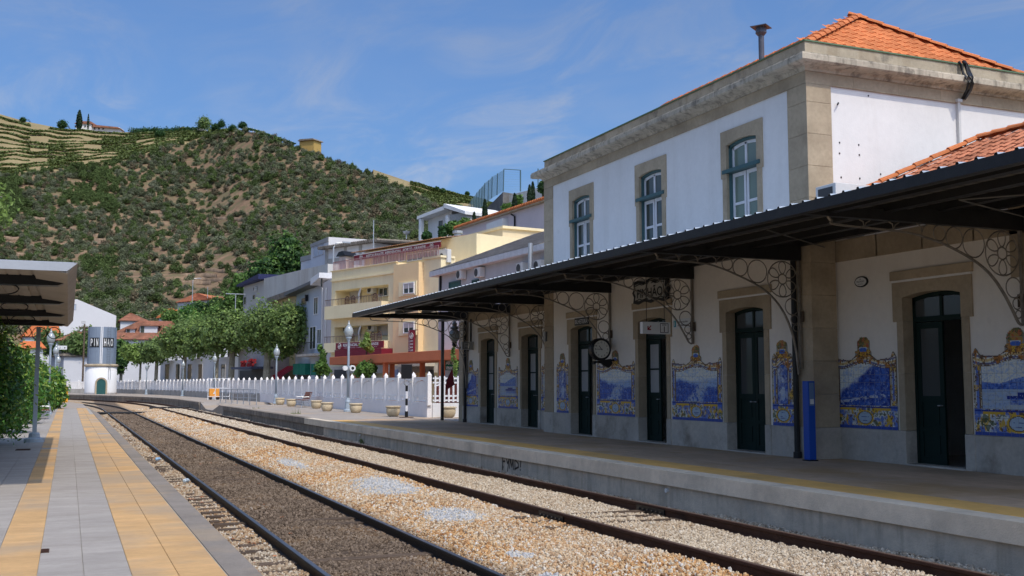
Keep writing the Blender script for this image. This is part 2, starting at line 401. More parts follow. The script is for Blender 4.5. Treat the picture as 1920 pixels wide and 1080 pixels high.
# wall details: drain pipes with their stain, graffiti
for (py, pz) in ((14.95, -.01), (26.4, -.02), (34.5, .0)):
    MB().tube([(XE+.02, py, pz), (XE+.1, py, pz)], .035, 10).build('drain_pipe', PLASTIC, station_platform)
g0 = [[(0, 0), (0, 1)], [(0, .95), (.6, 1.05)], [(0, .55), (.45, .6)],
      [(.75, .8), (.95, .45), (1.25, .85)], [(1.25, .85), (.95, -.25)],
      [(1.35, .05), (1.5, .9), (1.75, .2), (2.0, .9), (2.05, 0)], [(2.35, .0), (2.35, .95), (2.95, .6), (3.0, .3), (2.3, .05)],
      [(3.45, 1.0), (3.35, .35)], [(3.32, .12), (3.31, .04)], [(.1, .1), (-.05, -.2)]]
gm = MB()
for st in g0:
    for a, b in zip(st[:-1], st[1:]):
        A = Vector((0, -a[0]*.30, a[1]*.24)); B = Vector((0, -b[0]*.30, b[1]*.24)); d = (B-A).normalized(); nn = d.cross(Vector((1, 0, 0)))*.021
        A -= d*.012; B += d*.012
        gm.quad(A-nn, B-nn, B+nn, A+nn)
gm.build('graffiti_lettering', BLACK, station_platform).location = (XE+.056, 22.0, -.15)

# ================================================================ TRACKS
def rail_mesh(X, zt, k, y0, y1, h, wb):
    ys = list(np.arange(y0, 92, 6))+list(np.arange(92, y1, 2.5))
    hw, fb, wbt = .036, .07, .009
    prof = [(-fb, -h), (fb, -h), (fb, -h+.018), (wbt, -h+.04), (wbt, -.05), (hw, -.035), (hw, -.006), (hw-.008, 0), (-hw+.008, 0), (-hw, -.006), (-hw, -.035), (-wbt, -.05), (-wbt, -h+.04), (-fb, -h+.018)]
    n = len(prof); vs = [(X+shift(Y, k)+px, Y, zt+pz) for Y in ys for px, pz in prof]; fs = []; mi = []
    for i in range(len(ys)-1):
        for j in range(n):
            fs.append((i*n+j, i*n+(j+1) % n, (i+1)*n+(j+1) % n, (i+1)*n+j)); mi.append(1 if j == 7 else 0)
    fs.append(tuple(range(n))[::-1]); mi.append(0)
    me = bpy.data.meshes.new('rail'); me.from_pydata(vs, [], fs); me.update()
    bm = bmesh.new(); bm.from_mesh(me); bmesh.ops.recalc_face_normals(bm, faces=bm.faces); bm.to_mesh(me); bm.free()
    for m in wb: me.materials.append(m)
    me.polygons.foreach_set('material_index', mi)
    return me
def sleeper_mesh(L, w, h):
    mb = MB(); b = .025
    mb.box(-L/2, L/2, -w/2, w/2, -h, 0); return mb.mesh('sleeper', WOOD)
SL = sleeper_mesh(2.7, .23, .14)
def track(label, xl, xr, zt, k, mats, h, sl_top):
    t = thing('railway_track', label, 'railway track')
    for X in (xl, xr): link('rail', rail_mesh(X, zt, k, 2.5, 162, h, mats), t)
    y = 7.0; c = 0
    far_mb = MB()
    while y < 120:
        if y < 80:
            o = link('sleeper', SL, t, loc=((xl+xr)/2+shift(y, k)+rnd.uniform(-.04, .04), y, sl_top+rnd.uniform(-.012, .02)), rot=(rnd.uniform(-.02, .02), 0, rnd.uniform(-.01, .01)))
        y += .56; c += 1
    return t
trL = track('left track with near-black rails and oil-stained ballast beside the paved left platform', 2.70-.036, 4.37+.036, -.35, .0022, (RAILB, RAILTOP), .16, -.478)
trR = track('right track with rust-brown rails running below the station platform wall', 6.70-.036, 8.37+.036, -.15, .0025, (RUST, RAILTOPB), .17, -.335)
# fishplate joints
for X, Y in ((6.70-.036, 14.3), (8.37+.036, 14.4)):
    fb = MB()
    for s in (-1, 1):
        fb.box(X+s*.012, X+s*.034, Y-.42, Y+.42, -.295, -.19)
        for q in (-.33, -.2, -.07, .07, .2, .33): fb.tube([(X+s*.03, Y+q, -.242), (X+s*.06, Y+q, -.242)], .018, 6)
    fb.build('fishplate', BLACK, trR)
    MB().box(X-.16, X+.16, Y-.22, Y+.22, -.325, -.3).build('joint_base_plate', BLACK, trR)
# bare sleepers around the joint
for yy, a in ((13.55, .02), (14.1, -.02), (14.65, .01)):
    link('sleeper', SL, trR, loc=(7.54, yy, -.268), rot=(0, 0, a))
# black cable ducts that cross under the rails
for (x0, x1, Y, z, lb) in ((1.95, 5.75, 80.5, -.33, 'black cable duct crossing the left track near the bend'), (5.95, 9.6, 87.5, -.15, 'black cable duct crossing the right track near the platform ramp')):
    o = MB().box(x0, x1, Y-.35, Y+.35, z-.2, z+.03).build('cable_duct', BLACK, None, bevel=.02); tag(o, lb, 'cable duct')

def ballast_mat(name, inst):
    m = bpy.data.materials.new(name); m.use_nodes = True; n, l = m.node_tree.nodes, m.node_tree.links; b = n['Principled BSDF']; b.inputs['Roughness'].default_value = .9; b.inputs['Specular IOR Level'].default_value = .15
    g = n.new('ShaderNodeNewGeometry'); sp = n.new('ShaderNodeSeparateXYZ'); l.new(g.outputs['Position'], sp.inputs[0])
    def nz(s, d=4):
        t = n.new('ShaderNodeTexNoise'); t.inputs['Scale'].default_value = s; t.inputs['Detail'].default_value = d; l.new(g.outputs['Position'], t.inputs['Vector']); return t.outputs[0]
    def mr(v, a, b_, c=0., d=1.):
        r = n.new('ShaderNodeMapRange'); r.clamp = True
        for k, q in zip((1, 2, 3, 4), (a, b_, c, d)): r.inputs[k].default_value = q
        l.new(v, r.inputs[0]); return r.outputs[0]
    def mth(op, a, b_):
        x = n.new('ShaderNodeMath'); x.operation = op
        for k, v in enumerate((a, b_)):
            if isinstance(v, (int, float)): x.inputs[k].default_value = v
            else: l.new(v, x.inputs[k])
        return x.outputs[0]
    def mx(f, a, b_):
        x = n.new('ShaderNodeMix'); x.data_type = 'RGBA'; l.new(f, x.inputs[0])
        for k, v in ((6, a), (7, b_)):
            if isinstance(v, tuple): x.inputs[k].default_value = (*v, 1)
            else: l.new(v, x.inputs[k])
        return x.outputs[2]
    if inst: oi = n.new('ShaderNodeObjectInfo'); rv = oi.outputs['Random']
    else: rv = mr(nz(22, 2), .3, .7)
    cr = n.new('ShaderNodeValToRGB'); e = cr.color_ramp.elements; cols = [(0, (.22, .13, .07)), (.18, (.46, .235, .095)), (.42, (.56, .34, .155)), (.66, (.58, .41, .235)), (.85, (.58, .49, .36)), (1, (.64, .61, .56))]
    e[0].position, e[0].color = 0, (*cols[0][1], 1); e[1].position, e[1].color = 1, (*cols[-1][1], 1)
    for p, c in cols[1:-1]: q = e.new(p); q.color = (*c, 1)
    l.new(rv, cr.inputs[0]); tan = cr.outputs[0]
    pale = mx(rv, (.36, .29, .205), (.66, .57, .44))
    c = mx(mr(nz(.4, 4), .46, .66, 0., .75), tan, pale)
    rt = mr(sp.outputs['X'], 6.55, 6.95); c = mx(mth('MULTIPLY', rt, .75), c, pale)           # whiter between the right rails
    for px_, py_, rx, ry in ((5.85, 20.4, .5, 1.7), (5.6, 15.7, .42, .85), (4.95, 10.6, .16, .3), (5.4, 27.5, .2, 1.8), (5.2, 12.1, .14, .3)):
        dx = mth('DIVIDE', mth('SUBTRACT', sp.outputs['X'], px_), rx); dy = mth('DIVIDE', mth('SUBTRACT', sp.outputs['Y'], py_), ry)
        d = mth('ADD', mth('ADD', mth('MULTIPLY', dx, dx), mth('MULTIPLY', dy, dy)), mth('MULTIPLY', mth('SUBTRACT', nz(2.4, 4), .5), 1.8))
        f = mth('MULTIPLY', mr(d, .4, 1.5, 1., 0.), .72); c = mx(mth('GREATER_THAN', f, mth('MULTIPLY', rv, .9)), c, mx(rv, (.38, .375, .37), (.62, .615, .61)))
    lt = mth('MULTIPLY', mr(sp.outputs['X'], 2.55, 2.8), mr(sp.outputs['X'], 4.45, 4.9, 1., 0.)); oily = mx(rv, (.075, .052, .035), (.235, .175, .125))
    lt = mth('MULTIPLY', lt, mr(nz(.9, 4), .25, .5, .72, 1.)); c = mx(lt, c, oily)
    e_ = mth('MULTIPLY', mr(sp.outputs['X'], 2.5, 2.7, 1., 0.), .55); c = mx(e_, c, mx(rv, (.20, .15, .10), (.44, .37, .28)))
    w_ = mth('MULTIPLY', mr(sp.outputs['X'], 8.45, 8.6), .7); c = mx(w_, c, mx(rv, (.20, .17, .13), (.42, .37, .30)))
    l.new(c, b.inputs['Base Color'])
    bp = n.new('ShaderNodeBump'); bp.inputs['Strength'].default_value = .6 if not inst else .3; bp.inputs['Distance'].default_value = .03; l.new(nz(24 if not inst else 60, 5), bp.inputs['Height']); l.new(bp.outputs[0], b.inputs['Normal'])
    return m
# trackbed under the ballast
def bedz(X):
    xs = [1.6, 2.3, 2.6, 4.5, 4.9, 5.6, 6.2, 8.9, 9.1]; zs = [-.50, -.50, -.475, -.475, -.43, -.33, -.29, -.29, -.25]
    return float(np.interp(X, xs, zs))
bx = np.array([1.6, 2.3, 2.6, 3.5, 4.5, 4.9, 5.3, 5.7, 6.2, 7.5, 8.6, 9.15]); by = np.concatenate([np.arange(2, 92, 3.), np.arange(92, 172, 3.)])
V = [(x+shift(y), y, bedz(x)-.015) for y in by for x in bx]
V = [((x if y < 82 else x-(0 if x > 1.65 else 10)), y, z) for x, y, z in V]
nx = len(bx); Fq = [(j*nx+i, j*nx+i+1, (j+1)*nx+i+1, (j+1)*nx+i) for j in range(len(by)-1) for i in range(nx-1)]
BEDM = ballast_mat('ballast_bed', False)
trackbed = struct(link('trackbed', npmesh('trackbed', V, Fq, BEDM)))
# ================================================================ STATION BUILDING
def settle(root, loc):
    """move the Empty of a thing to its base; its parts stay where they are"""
    loc = Vector(loc); root.location = loc
    for ch in root.children: ch.matrix_parent_inverse = Matrix.Translation(-loc)
def wall_y(mb, X0, X1, Y0, Y1, z0, z1, ops=()):
    ops = sorted(ops); y = Y0
    for a, b, c, d in ops:
        mb.box(X0, X1, y, a, z0, z1)
        if c > z0: mb.box(X0, X1, a, b, z0, c)
        if d < z1: mb.box(X0, X1, a, b, d, z1)
        y = b
    mb.box(X0, X1, y, Y1, z0, z1)
XM, XW = 12.85, 13.45
station = thing('station_building', 'white two-storey railway station with orange hipped roof, granite trim and blue tile pictures', 'station building')
main_doors = (18.12, 21.87, 25.62)
wing_doors = (13.62, 30.47, 34.1)
dops = [(c-.7, c+.7, PZ, 3.5) for c in main_doors]
wops = [(c-.58, c+.58, 4.4, 7.0) for c in main_doors]
mb = MB(); wall_y(mb, XM, XM+.35, 16, 28, PZ-.02, 4.0, dops); wall_y(mb, XM, XM+.35, 16, 28, 4.0, 8.0, wops)
mb.box(XM+.35, 19, 16, 16.3, PZ-.02, 8.0); mb.box(XM+.35, 19, 27.7, 28, PZ-.02, 8.0); mb.box(18.7, 19, 16.3, 27.7, PZ-.02, 8.0)
mb.box(XM+.35, 18.7, 16.3, 27.7, 4.0, 4.15); mb.box(XM+.35, 18.7, 16.3, 27.7, PZ-.02, PZ-.005)
mb.box(XM+1.6, XM+1.7, 16.3, 27.7, PZ, 4.0)
mb.build('main_wall', WHITE, station)
lw_ = MB(); wall_y(lw_, XM-.004, XM, 16.56, 27.44, .895, 4.4, [(c-.66, c+.66, .895, 3.5) for c in main_doors]); lw_.build('shade_tone_sheet', WASH_SHADE, station)  # thin added sheet, its colour carries the warm shade under the canopy
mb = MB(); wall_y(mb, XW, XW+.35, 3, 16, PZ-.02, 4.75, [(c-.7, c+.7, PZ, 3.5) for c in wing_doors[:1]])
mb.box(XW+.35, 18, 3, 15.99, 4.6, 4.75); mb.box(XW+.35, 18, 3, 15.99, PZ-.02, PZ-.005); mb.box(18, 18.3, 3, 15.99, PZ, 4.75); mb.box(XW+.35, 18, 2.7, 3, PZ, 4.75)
mb.build('near_wing_wall', WASH_SHADE, station)
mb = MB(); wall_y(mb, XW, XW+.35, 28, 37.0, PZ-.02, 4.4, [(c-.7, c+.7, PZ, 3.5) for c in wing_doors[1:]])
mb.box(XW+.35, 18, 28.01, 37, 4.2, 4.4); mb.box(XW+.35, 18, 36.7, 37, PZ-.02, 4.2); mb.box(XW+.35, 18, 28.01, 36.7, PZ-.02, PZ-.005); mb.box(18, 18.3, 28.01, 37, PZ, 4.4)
mb.build('far_wing_wall', WASH_SHADE, station)
# pilasters: stacked granite blocks
def pilaster(x0, x1, y0, y1, z0, z1, h=.62, m=STONE):
    z = z0; k = 0
    while z < z1-.05:
        zt = min(z+h, z1) if z1-z-h > .15 else z1
        o = MB().box(x0, x1, y0, y1, z+.002, zt-.002).build('stone_block', m, station, bevel=.005); z = zt
pilaster(XM-.03, XM+.56, 15.96, 16.55, .9, 7.46)
pilaster(XM-.05, XM+.58, 15.94, 16.57, PZ, .9, m=STONE_P)
pilaster(XM-.03, XM+.56, 27.45, 28.04, .9, 7.46)
pilaster(XM-.05, XM+.58, 27.43, 28.06, PZ, .9, m=STONE_P)
pilaster(XW-.03, XW+.4, 36.6, 37.03, PZ, 4.0)
pilaster(XW-.03, XW+.3, 11.45, 11.95, 3.35, 4.6, h=1.3)
# frieze, cornice, parapet
def runs(step):
    y = 28.0
    out = []
    while y > 16.01:
        y2 = max(16.0, y-step); y2 = 16.0 if y2-16 < .4 else y2
        out.append(('f', y, y2)); y = y2
    x = XM
    while x < 18.99:
        x2 = min(19.0, x+step); x2 = 19.0 if 19-x2 < .4 else x2
        out.append(('s', x, x2)); x = x2
    return out
def seg(prof, kind, a, b, name, m, g=.002, bev=0):
    """one stone of a moulding: prof = (outward, z) outline, mitred at the corner"""
    vs = []
    for t, first in ((a, True), (b, False)):
        for d, z in prof:
            if kind == 'f':
                y = t+(-g if first else g)
                if first and a > 27.99: y = 28.0+d
                if not first and b < 16.01: y = 16.0-d
                vs.append((XM-d, y, z))
            else:
                x = t+(g if first else -g)
                if first and a < XM+.01: x = XM-d
                if not first and b > 18.99: x = 19+d
                vs.append((x, 16-d, z))
    n = len(prof); mb = MB(); mb.add(vs, [tuple(range(n)), tuple(range(n, 2*n))[::-1]]+[(i, (i+1) % n, n+(i+1) % n, n+i) for i in range(n)])
    return mb.build(name, m, station)
for k, a, b in runs(1.12): seg([(-.2, 7.462), (.035, 7.462), (.035, 7.70), (-.2, 7.70)], k, a, b, 'frieze_stone', STONE)
for k, a, b in runs(1.5): seg([(-.2, 7.703), (.06, 7.703), (.075, 7.745), (.11, 7.77), (.30, 7.80), (.335, 7.825), (.335, 7.93), (.315, 7.945), (.315, 7.965), (.10, 8.0), (-.2, 8.0)], k, a, b, 'cornice_stone', STONE_G)
PARAP = mat('parapet_stone', (.46, .39, .285), .9, .16, 1.4, .25, 60, obj=.1, spot=((.13, .115, .10), .75, 2.2, .56, .72), streak=((.25, .17, .09), .5, 2.6))
for k, a, b in runs(1.9): seg([(-.2, 8.0), (.02, 8.0), (.02, 8.285), (-.2, 8.285)], k, a, b, 'parapet_stone', PARAP)
GUT = mat('green_gutter_edge', (.13, .20, .12), .6, .1, 3, .05, 30)
for k, a, b in (('f', 28.0, 16.0), ('s', XM, 19.0)): seg([(-.16, 8.287), (.045, 8.287), (.045, 8.315), (-.16, 8.315)], k, a, b, 'gutter_edge', GUT)

# roof: hipped, tiles one by one on the end that faces the camera
AP = Vector((15.93, 18.05, 9.78)); AP2 = Vector((15.93, 26, 9.78)); ze = 8.24
c00, c10, c11, c01 = Vector((13.0, 16.15, ze)), Vector((18.86, 16.15, ze)), Vector((18.86, 27.9, ze)), Vector((13.0, 27.9, ze))
rf = MB(); rf.add([c00, c10, c11, c01, AP, AP2], [(0, 1, 4), (1, 2, 5, 4), (2, 3, 5), (3, 0, 4, 5), (0, 3, 2, 1)])
roof = rf.build('roof', mat('roof_underlay', (.3, .12, .06), .9), station)
def tile_mesh(w, L, m, t=.022, name='roof_tile', n=7):
    """interlocking clay tile: x across, y up the slope, z normal; rolled edge and a thick lower lip"""
    xs = np.linspace(0, 1, n); zc = .034*np.sin(xs*math.pi*1.0)**2*(xs < .5)+.034*(xs >= .5)*np.exp(-((xs-.72)/.16)**2)
    zc = .004+.036*np.exp(-((xs-.75)/.17)**2)+.010*np.exp(-((xs-.1)/.1)**2)
    vs = [((x-.5)*w*1.0, 0, z+t) for x, z in zip(xs, zc)]+[((x-.5)*w, L, z*1.0) for x, z in zip(xs, zc)]+[((x-.5)*w, 0, z-.006) for x, z in zip(xs, zc)]
    fs = [(i, i+1, n+i+1, n+i) for i in range(n-1)]+[(i+1, i, 2*n+i, 2*n+i+1) for i in range(n-1)]
    me = bpy.data.meshes.new(name); me.from_pydata(vs, [], fs); me.update(); me.materials.append(m); return me
def frame_of(o, xd, yd):
    x = Vector(xd).normalized(); y = Vector(yd).normalized(); z = x.cross(y).normalized()
    mt = Matrix.Identity(4)
    for i in range(3): mt[i][0], mt[i][1], mt[i][2], mt[i][3] = x[i], y[i], z[i], o[i]
    return mt
TW, TL = .235, .36
T1 = tile_mesh(TW, TL+.03, TILE)
up = ((AP-Vector((AP.x, c00.y, ze))))
slope = up.length; upn = up.normalized(); nt = 0
for r in range(int(slope/.30)+1):
    s = r*.30; f = s/slope
    xl = c00.x+(AP.x-c00.x)*f; xr = c10.x+(AP.x-c10.x)*f
    k = 0; x = 13.0+TW/2-(r % 2)*0
    while x < 18.9:
        if xl+.02 < x < xr-.02 and s < slope-.1:
            o = link('roof_tile', T1, roof); o.matrix_world = frame_of(Vector((x, c00.y, ze+.03))+upn*s, (1, 0, 0), upn); nt += 1
        x += TW
# the long side slope: same tiles, seen edge-on, as one part
def tile_field(o0, xd, ud, nx_, ny_, w, L, inside, m, name, parent, lift=.03, flat=1.):
    xd = Vector(xd).normalized(); ud = Vector(ud).normalized(); nn = xd.cross(ud).normalized()
    base = tile_mesh(w, L+.03, m); bv = [Vector((v.co.x, v.co.y, v.co.z*flat)) for v in base.vertices]; bf = [tuple(p.vertices) for p in base.polygons]
    V, Fc = [], []
    for r in range(ny_):
        for c in range(nx_):
            a = (c+.5)*w; b = r*L
            if not inside(a, b): continue
            o = len(V); dz = rnd.uniform(-.006, .006)
            p = Vector(o0)+xd*a+ud*b+nn*(lift+dz)
            V += [p+xd*q.x+ud*q.y+nn*q.z for q in bv]; Fc += [tuple(i+o for i in f) for f in bf]
    me = bpy.data.meshes.new(name); me.from_pydata([tuple(v) for v in V], [], Fc); me.update(); me.materials.append(m)
    return link(name, me, parent, kind='stuff')
ud = (Vector((AP.x, 20, AP.z))-Vector((c00.x, 20, ze))); sl = ud.length
tile_field(c01, (0, -1, 0), ud, 50, 11, TW, .30, lambda a, b: a < 11.5-(11.75-9.85)*(b+.33)/sl and a > 1.9*b/sl, TILE, 'side_slope_tiles', roof, lift=.0, flat=.3)
def cap_mesh(L, r, m):
    mb = MB(); n = 7
    for y, rr, dz in ((0, r, .015), (L, r*.86, 0)):
        mb.v += [(rr*math.cos(math.pi*k/(n-1)), y, rr*.8*math.sin(math.pi*k/(n-1))+dz) for k in range(n)]
    mb.f += [(i, i+1, n+i+1, n+i) for i in range(n-1)]+[tuple(range(n))[::-1]]
    mb.add([(-.05, -.03, -.04), (.05, -.03, -.04), (.05, .05, -.04), (-.05, .05, -.04), (-.05, -.03, r*.75), (.05, -.03, r*.75), (.05, .05, r*.8), (-.05, .05, r*.8)], [(0, 1, 5, 4), (4, 5, 6, 7)])
    return mb.mesh('ridge_tile', m)
CAP = cap_mesh(.42, .11, TILE)
for A, B in ((c00, AP), (c10, AP), (AP, AP2)):
    d = B-A; L = d.length; dn = d.normalized(); n = int(L/.36)
    side = dn.cross(Vector((0, 0, 1))).normalized()
    for k in range(n+1):
        o = link('ridge_tile', CAP, roof); o.matrix_world = frame_of(A+dn*(k*.36)+Vector((0, 0, .07)), side, dn)

# lower roof of the near wing
e0, e1 = Vector((13.3, 15.9, 5.0)), Vector((15.9, 14.75, 6.38))
w_r = MB(); w_r.add([(13.3, 2.9, 5.0), (18.5, 2.9, 5.0), (18.5, 15.96, 5.0), (13.3, 15.96, 5.0), (15.9, 2.9, 6.3), (15.9, 14.75, 6.3)], [(0, 1, 4), (1, 2, 5, 4), (2, 3, 5), (3, 0, 4, 5), (0, 3, 2, 1)])
wing_roof = w_r.build('wing_roof', mat('wing_underlay', (.25, .11, .06), .9), station)
ud2 = Vector((2.6, 0, 1.3)); sl2 = ud2.length
tile_field((13.3, 15.9, 5.0), (0, -1, 0), ud2, 46, 9, .25, .33, lambda a, b: a > 1.2*b/sl2-.1 and b < sl2, mat('wing_roof_tile', (.50, .19, .10), .85, .2, 2, .2, 60, island=.25, spot=((.2, .12, .08), .5, 3, .55, .7)), 'wing_roof_tiles', wing_roof)
udh = (Vector((15.9, 14.75, 6.3))-Vector((15.9, 15.96, 5.0)))
for A, B in ((Vector((13.3, 15.96, 5.0)), Vector((15.9, 14.75, 6.3))), (Vector((15.9, 14.75, 6.3)), Vector((15.9, 4, 6.3)))):
    d = B-A; dn = d.normalized(); side = dn.cross(Vector((0, 0, 1))).normalized()
    for k in range(int(d.length/.36)+1):
        o = link('ridge_tile', CAP, wing_roof); o.matrix_world = frame_of(A+dn*(k*.36)+Vector((0, 0, .08)), side, dn)

# ---------------------------------------------------------------- openings
def arc(y0, y1, zs, zc, n=9):
    c = (y0+y1)/2; h = (y1-y0)/2; s = zc-zs; r = (h*h+s*s)/(2*s)
    return [(c+h-(2*h)*k/(n-1), zc-r+math.sqrt(max(0, r*r-(h-(2*h)*k/(n-1))**2))) for k in range(n)]
YZ = lambda u, v, w: (w, u, v)
def door_surround(c, X):
    p = part('door_surround', station)
    hw, ow = .655, .655+.235
    # lintel with the arch cut in it
    top = 3.49
    pts = [(c-ow, 2.8), (c-hw, 2.8)]+arc(c-hw, c+hw, 3.215, 3.29)[::-1]+[(c+hw, 2.8), (c+ow, 2.8), (c+ow, top), (c-ow, top)]
    MB().prism(pts, YZ, X-.035, X+.2).build('lintel', STONE, p)
    MB().box(X-.055, X+.1, c-ow-.03, c+ow+.03, 3.53, 3.69).build('lintel_cap', STONE, p, bevel=.006)
    MB().box(X-.04, X+.1, c-ow, c+ow, 3.492, 3.528).build('fillet', WHITE, p)
    for s in (-1, 1):
        a, b = sorted((c+s*hw, c+s*(ow-.085)))
        MB().box(X-.03, X+.2, a, b, 1.9, 2.797).build('jamb', STONE, p, bevel=.004)
        MB().box(X-.03, X+.2, a, b, .905, 1.897).build('jamb', STONE, p, bevel=.004)
        a, b = sorted((c+s*hw, c+s*(ow-.04)))
        MB().box(X-.05, X+.21, a, b, PZ, .90).build('plinth_block', STONE_P, p, bevel=.006)
    MB().box(X-.06, X+.22, c-hw, c+hw, PZ-.01, PZ+.03).build('door_sill', STONE_P, p)
    return p
def door(c, X, left='dim', right='dim', transom=PANE_D):
    """left = the leaf on the left in the photo (+Y side)"""
    p = part('door', station, (X+.2, c, PZ+.03)); hw = .655; H = 2.44
    fr = MB(); fr.box(0, .06, -hw, -hw+.05, 0, 2.9); fr.box(0, .06, hw-.05, hw, 0, 2.9); fr.box(-.02, .07, -hw+.05, hw-.05, H, H+.09)
    pts = [(-hw, 2.66), (-hw, 2.9)]+arc(-hw, hw, 2.875, 2.95)[::-1]+[(hw, 2.9), (hw, 2.66)]+[(q[0]*.9, q[1]-.07) for q in arc(-hw, hw, 2.875, 2.95)]
    fr.prism(pts, YZ, 0, .06); fr.box(0, .06, -.03, .03, H+.09, 2.9)
    fr.build('door_frame', GREEN, p)
    for s in (-1, 1):
        gl = MB(); a, b = sorted((s*.03, s*(hw-.05))); gl.box(.02, .03, a, b, H+.09, 2.86); gl.build('transom_pane', transom, p)
    for s, st in ((1, left), (-1, right)):
        a, b = sorted((s*.004, s*(hw-.052))); w = b-a
        lf = MB(); gz0, gz1 = 1.16, H-.12
        lf.box(.015, .055, a, a+.09, 0, H-.01); lf.box(.015, .055, b-.09, b, 0, H-.01)
        for z0, z1 in ((0, .12), (.55, .62), (1.06, gz0), (gz1, H-.01)): lf.box(.015, .055, a+.09, b-.09, z0, z1)
        if st != 'dim': lf.box(.015, .055, a+.09, b-.09, 1.70, 1.74)
        for z0, z1 in ((.12, .55), (.62, 1.06)):
            lf.box(.03, .042, a+.09, b-.09, z0, z1); lf.box(.018, .03, a+.14, b-.14, z0+.06, z1-.06)
        o = lf.build('door_leaf', GREEN, p)
        g = MB(); g.box(.03, .036, a+.09, b-.09, gz0, gz1); g.build('door_pane', WCURT if st == 'white' else PANE_D, o)
        k = MB(); k.tube([(.012, (a if s > 0 else b)+s*.045, 1.0), (-.04, (a if s > 0 else b)+s*.045, 1.0), (-.045, (a if s > 0 else b)+s*.10, 1.0)], .011, 6); k.build('door_handle', ALU, o)
        if st == 'open':
            hinge = b if s > 0 else a
            o.matrix_local = Matrix.Translation((0.06, hinge, 0)) @ Matrix.Rotation(R(96*s), 4, 'Z') @ Matrix.Translation((-.035, -hinge, 0))
    return p
WCURT = mat('frosted_pane', (.36, .36, .355), .35, .06, 3, 0, 20)
specs = {13.62: ('dim', 'open'), 18.12: ('dim', 'dim'), 21.87: ('white', 'open'), 25.62: ('white', 'open'), 30.47: ('white', 'dim'), 34.1: ('white', 'dim')}
for c in wing_doors+main_doors:
    X = XM if c in main_doors else XW
    door_surround(c, X); door(c, X, *specs[c])
# plinth slabs between the doors
def plinth(X, a, b):
    n = max(1, round((b-a)/1.5)); w = (b-a)/n
    for k in range(n): MB().box(X-.035, X+.1, a+k*w+.003, a+(k+1)*w-.003, PZ, .895).build('plinth_slab', STONE_P, station, bevel=.006)
jo = .84
for X, a, b in ((XW, 5.0, 13.62-jo), (XW, 13.62+jo, 15.96), (XM, 16.57, 18.12-jo), (XM, 18.12+jo, 21.87-jo), (XM, 21.87+jo, 25.62-jo), (XM, 25.62+jo, 27.43), (XW, 28.06, 30.47-jo), (XW, 30.47+jo, 34.1-jo), (XW, 34.1+jo, 36.6)):
    plinth(X, a, b)
# stone band below the canopy (a few blocks, seen over the wing door)
y = 9.3
for k in range(6):
    MB().box(XW-.03, XW+.1, y+.003, y+1.15-.003, 4.02, 4.42).build('band_stone', STONE, station, bevel=.004); y += 1.11
y = 28.06
for k in range(8):
    MB().box(XW-.03, XW+.1, y+.003, y+1.06-.003, 3.95, 4.38).build('band_stone', STONE, station, bevel=.004); y += 1.06

def window(c):
    p = part('window', station); ow, hw = .74, .535
    ring = [(c-ow, 6.1), (c-hw, 6.1)]+arc(c-hw, c+hw, 6.795, 6.86)[::-1]+[(c+hw, 6.1), (c+ow, 6.1), (c+ow, 7.12), (c-ow, 7.12)]
    MB().prism(ring, YZ, XM-.03, XM+.2).build('window_head', STONE, p)
    for s in (-1, 1):
        a, b = sorted((c+s*hw, c+s*(ow-.05))); MB().box(XM-.025, XM+.2, a, b, 4.35, 6.097).build('jamb', STONE, p)
    tf = MB()
    for s in (-1, 1):
        a, b = sorted((c+s*hw, c+s*(hw-.05))); tf.box(XM+.04, XM+.19, a, b, 4.35, 6.795)
    ar = arc(c-hw, c+hw, 6.795, 6.86); tf.prism(ar+[(y, z-.055) for y, z in ar[::-1]], YZ, XM+.04, XM+.19)
    tf.box(XM-.06, XM+.14, c-.66, c+.66, 6.19, 6.27)
    tf.build('teal_frame', TEAL, p)
    x0, x1 = XM+.10, XM+.15; iw = hw-.05
    wf = MB(); ar = arc(c-iw, c+iw, 6.745, 6.80); wf.prism(ar+[(c+(y-c)*.88, z-.06) for y, z in ar[::-1]], YZ, x0, x1)
    for s in (-1, 1):
        a, b = sorted((c+s*iw, c+s*(iw-.055))); wf.box(x0, x1, a, b, 6.27, 6.75)
    wf.box(x0, x1, c-.035, c+.035, 6.27, 6.78); wf.box(x0, x1, c-iw+.055, c+iw-.055, 6.27, 6.31)
    wf.build('fanlight_frame', WPAINT, p)
    gm = PANE_G if c < 19 else PANE
    MB().prism([(c-iw, 6.28)]+arc(c-iw, c+iw, 6.73, 6.78)[::-1]+[(c+iw, 6.28)], YZ, XM+.12, XM+.125).build('fanlight_pane', gm, p)
    for s in (-1, 1):
        sf = MB(); a, b = sorted((c+s*.02, c+s*iw))
        sf.box(x0, x1, a, a+.06, 4.35, 6.18); sf.box(x0, x1, b-.06, b, 4.35, 6.18)
        for z in (4.35, 4.93, 5.49, 6.10): sf.box(x0, x1, a+.06, b-.06, z, z+(.08 if z > 6 else .055))
        o = sf.build('window_casement', WPAINT, p)
        MB().box(XM+.12, XM+.126, a+.05, b-.05, 4.36, 6.12).build('window_panes', gm, p)
    # curtain behind
    return p
for c in main_doors: window(c)
